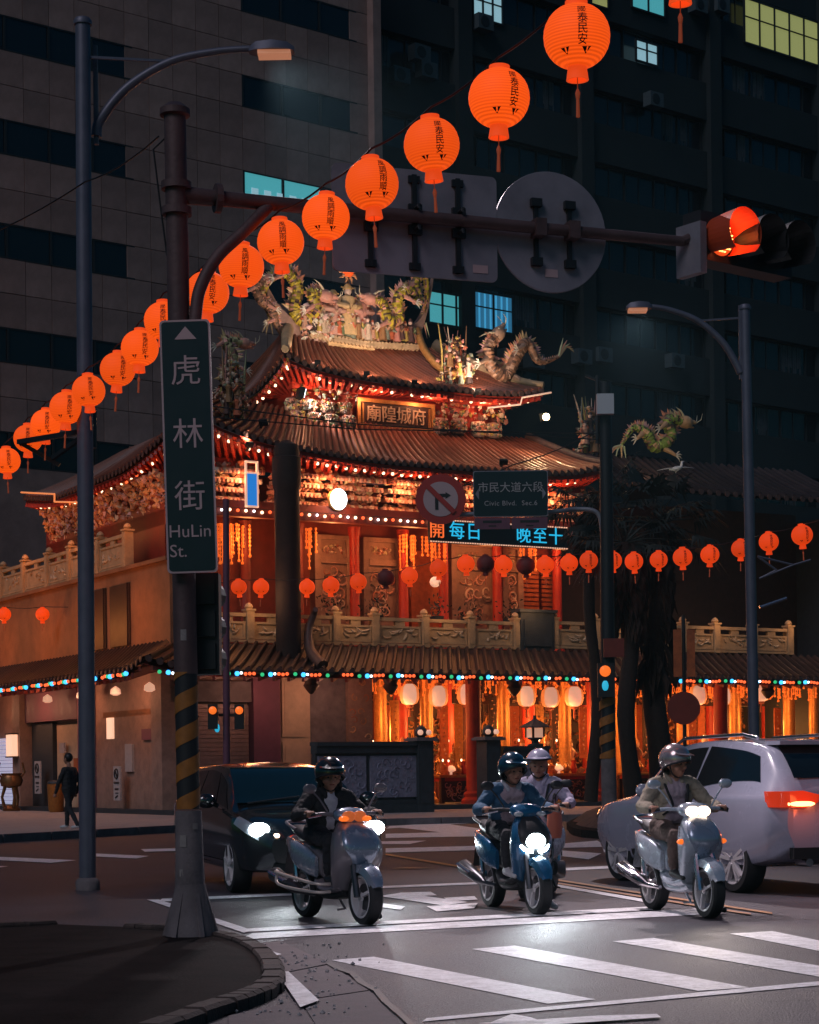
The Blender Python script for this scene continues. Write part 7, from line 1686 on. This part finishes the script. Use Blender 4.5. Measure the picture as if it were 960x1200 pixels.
def rider(label, loc, rz, W, gripz=.985, head_turn=0., lean=.0, foot_down=1, k=.8):
    t = thing('person', label, 'person', loc, rz, 'riders waiting at the stop line'); caps = []
    J, Sx, TR, SH, SK = range(5); mats = [W['jacket'], W['shirt'], W['trouser'], W['shoe'], 'skin']
    Z = lambda z: .815 + (z - .84) * k
    hip = Vector((-.22, 0, .815)); ch = Vector((-.16 + lean, 0, Z(1.20))); nk = Vector((-.13 + lean * 1.2, 0, Z(1.37))); sh = Vector((-.14 + lean, 0, Z(1.305))); hd_ = Vector((-.08 + lean * 1.4, 0, Z(1.37) + .125))
    caps += [(hip + Vector((0, -.09, 0)), hip + Vector((0, .09, 0)), .125, .125, TR), (hip + Vector((0, -.05, .10)), hip + Vector((0, .05, .10)), .125, .125, J), (hip.lerp(ch, .45) - Vector((0, .06, 0)), hip.lerp(ch, .45) + Vector((0, .06, 0)), .118, .118, J), (ch - Vector((0, .085, .04)), ch + Vector((0, .085, -.04)), .118, .118, J), (sh - Vector((0, .15, 0)), sh + Vector((0, .15, 0)), .075, .075, J), (sh, nk, .075, .055, J)]
    # open front with the shirt showing
    for dy in ((-W['wide'], 0, W['wide']) if W.get('wide') else (0,)): caps += [(hip.lerp(ch, .30) + Vector((.064, dy, 0)), ch + Vector((.068, dy, .02)), .068, .072, Sx), (ch + Vector((.06, dy, .05)), sh + Vector((.035, dy, .01)), .062, .052, Sx)]
    caps += [ (sh + Vector((.05, 0, .02)), nk + Vector((.03, 0, .0)), .036, .046, SK), (nk, hd_ - Vector((0, 0, .05)), .052, .050, SK)]
    for s_ in (-1, 1):
        so_ = sh + Vector((0, s_ * .185, -.01)); g = Vector((.215, s_ * .345, gripz + .012)); wr_ = g + Vector((-.075, -s_ * .0, .012)); el = (so_ + wr_) / 2 + Vector((-.06, s_ * .085, -.10))
        caps += [(so_, so_.lerp(el, .5), .074, .068, J), (so_.lerp(el, .5), el, .068, .062, J), (el, el.lerp(wr_, .5), .062, .055, J), (el.lerp(wr_, .5), wr_ - (wr_ - el).normalized() * .02, .055, .045, J), (wr_ - (wr_ - el).normalized() * .03, wr_, .026, .025, SK)]
        hand(caps, wr_, g, (0.03, -s_, 0), s_, SK)
        h0 = hip + Vector((.02, s_ * .10, 0)); down = (foot_down == s_)
        if down: kn = Vector((.14, s_ * .22, .56)); an = Vector((.05, s_ * .31, .12)); toe = Vector((.20, s_ * .34, .045))
        else: kn = Vector((.22, s_ * .15, .74)); an = Vector((.16, s_ * .13, .42)); toe = Vector((.32, s_ * .13, .365))
        caps += [(h0, h0.lerp(kn, .5), .098, .086, TR), (h0.lerp(kn, .5), kn, .086, .068, TR), (kn, kn.lerp(an, .4), .066, .063, TR), (kn.lerp(an, .4), an + Vector((0, 0, .05)), .063, .050, TR), (an + Vector((-.03, 0, -.025)), an + Vector((.03, 0, -.035)), .043, .043, SH), (an + Vector((.03, 0, -.03)), toe, .043, .032, SH), (toe, toe + Vector((.04, 0, -.005)), .032, .028, SH)]
    fw2 = Vector((math.cos(head_turn), math.sin(head_turn), -.10)); H = head_caps(caps, hd_, fw2, SK, SK)
    grow(caps, mats, 'body', t); face_parts(t, H); helmet(t, H, W['helmet'], W['hstyle'], W.get('peak'))
    mb = MB(); c, f, s2, u = H
    if W.get('hair'):
        for i in range(26):
            a = random.uniform(1.6, 4.7); p = c + (f * math.cos(a) + s2 * math.sin(a)) * .092 + u * .0; mb.tube([p, p + (f * math.cos(a) + s2 * math.sin(a)) * .018 - u * .09, p - u * .16], [.016, .014, .004], 5)
        mb.build('hair', 'hair', t, True)
    # collar and jacket hems
    mb = MB(); mb.tube(crom([nk + Vector((.05, .02, -.10)), nk + Vector((.06, .065, -.02)), nk + Vector((-.01, .075, .03)), nk + Vector((-.06, 0, .04)), nk + Vector((-.01, -.075, .03)), nk + Vector((.06, -.065, -.02)), nk + Vector((.05, -.02, -.10))], 4), .016, 7, flat=1.6); mb.build('collar', W.get('collar', W['jacket']), t, True)
    if W.get('bag'):
        mb = MB(); mb.tube(crom([sh + Vector((.03, -.13, .07)), sh + Vector((.105, -.10, -.08)), ch + Vector((.14, -.06, -.12)), hip + Vector((.13, -.13, .12))], 5), .018, 6, flat=.5); mb.tube(crom([sh + Vector((.03, .13, .07)), sh + Vector((.105, .10, -.08)), ch + Vector((.125, .09, -.12)), hip + Vector((.09, .14, .12))], 5), .016, 6, flat=.5); mb.build('bag_strap', 'strap', t, True)
        mb = MB(); mb.loft(dense([sring(sh.x - .16, 0, Z(1.0), .06, .13), sring(sh.x - .17, 0, Z(1.12), .085, .15), sring(sh.x - .165, 0, Z(1.26), .08, .14), sring(sh.x - .15, 0, Z(1.36), .04, .1)])); mb.build('backpack', 'strap', t, 60)
    return t
rider('rider in black jacket and open white shirt with dark half helmet', c1, z1_, dict(jacket='jacket_black', shirt='shirt_white', trouser='trouser_dark', shoe='shoe_dark', helmet='helmet_black', hstyle='open', hair=True, collar='jacket_black'), head_turn=-.25, k=.74)
rider('rider in blue and white jacket with dark blue full helmet', c2, z2_, dict(jacket='jacket_blue', shirt='shirt_lilac', trouser='trouser_dark', shoe='shoe_white', helmet='helmet_blue', hstyle='full', peak='helmet_blue', collar='shirt_white', bag=False, wide=.055), head_turn=.15, lean=.05, k=.80)
rider('rider in beige jacket and lilac shirt with shiny pinkish helmet', c3, z3_, dict(jacket='jacket_beige', shirt='shirt_lilac', trouser='trouser_brown', shoe='shoe_dark', helmet='helmet_chrome', hstyle='open', bag=True, wide=.05), head_turn=.55, k=.90)
rider('rider in lavender jacket with white half helmet behind the blue scooter', c4, z4_, dict(jacket='jacket_lavender', shirt='jacket_lavender', trouser='trouser_dark', shoe='shoe_white', helmet='helmet_white', hstyle='half', bag=True), head_turn=.1, k=.90, foot_down=0)
# walker on the pavement by the shop doors
g = G(82, 971, .15); t = thing('person', 'walker in dark clothes on the pavement by the shop doors', 'person', (g.x, g.y, .15), R(150)); caps = []
caps += [((0, -.06, .86), (0, .06, .86), .125, .125, 0), ((0, -.07, .9), (0, -.09, 1.30), .125, .12, 0), ((0, .07, .9), (0, .09, 1.30), .125, .12, 0), ((0, 0, .9), (0, 0, 1.3), .13, .13, 0), ((0, -.15, 1.36), (0, .15, 1.36), .085, .085, 0), ((0, 0, 1.36), (.01, 0, 1.5), .06, .052, 4)]
for s_, k in ((-1, 1), (1, -1)):
    caps += [((0, s_ * .09, .9), (.10 * k + .04, s_ * .09, .5), .09, .065, 2), ((.10 * k + .04, s_ * .09, .5), (.24 * k - .08, s_ * .09, .08), .062, .045, 2), ((.24 * k - .08, s_ * .09, .06), (.24 * k + .1, s_ * .09, .035), .042, .032, 3),
             ((0, s_ * .2, 1.34), (-.12 * k, s_ * .25, 1.06), .06, .05, 0), ((-.12 * k, s_ * .25, 1.06), (-.1 * k + .1, s_ * .25, .84), .048, .036, 0)]
    hand(caps, (-.1 * k + .1, s_ * .25, .84), (-.1 * k + .13, s_ * .25, .76), (1, 0, 0), s_, 4)
H = head_caps(caps, Vector((.03, 0, 1.62)), Vector((1, 0, -.05)), 4, 4); grow(caps, ['jacket_black', 'shirt_white', 'trouser_dark', 'shoe_white', 'skin'], 'body', t, .012); face_parts(t, H)
mb = MB(); c, f, s2, u = H; mb.ball(c + u * .045 - f * .02, .108, 14, 10, (1, .95, 1)); mb.build('hair', 'hair', t, True)
# ------------------------------------------------------------------ night haze round the whole place
hm = bpy.data.materials.new('haze'); hm.use_nodes = True; hn = hm.node_tree.nodes
hn.remove(hn['Principled BSDF']); pv = hn.new('ShaderNodeVolumePrincipled'); pv.inputs['Color'].default_value = (.45, .85, .95, 1); pv.inputs['Density'].default_value = .00022; pv.inputs['Anisotropy'].default_value = .55
hm.node_tree.links.new(pv.outputs[0], hn['Material Output'].inputs['Volume'])
mb = MB(); mb.b2(-170, 170, -32, 310, -1.0, 66.); hz = mb.build('haze', hm); tag(hz, 'thin night haze over the crossing', None, None, 'stuff')

FINE = ('relief', 'gilding', 'gilt_writing', 'gilt_carving', 'attic_carving', 'bracket_carving', 'side_bracket_carving', 'ridge_figures', 'ridge_scallop', 'blossoms', 'stems', 'edge_lights')
for o in SC.objects:
    if o.name.split('.')[0] in FINE: o['kind'] = 'stuff'
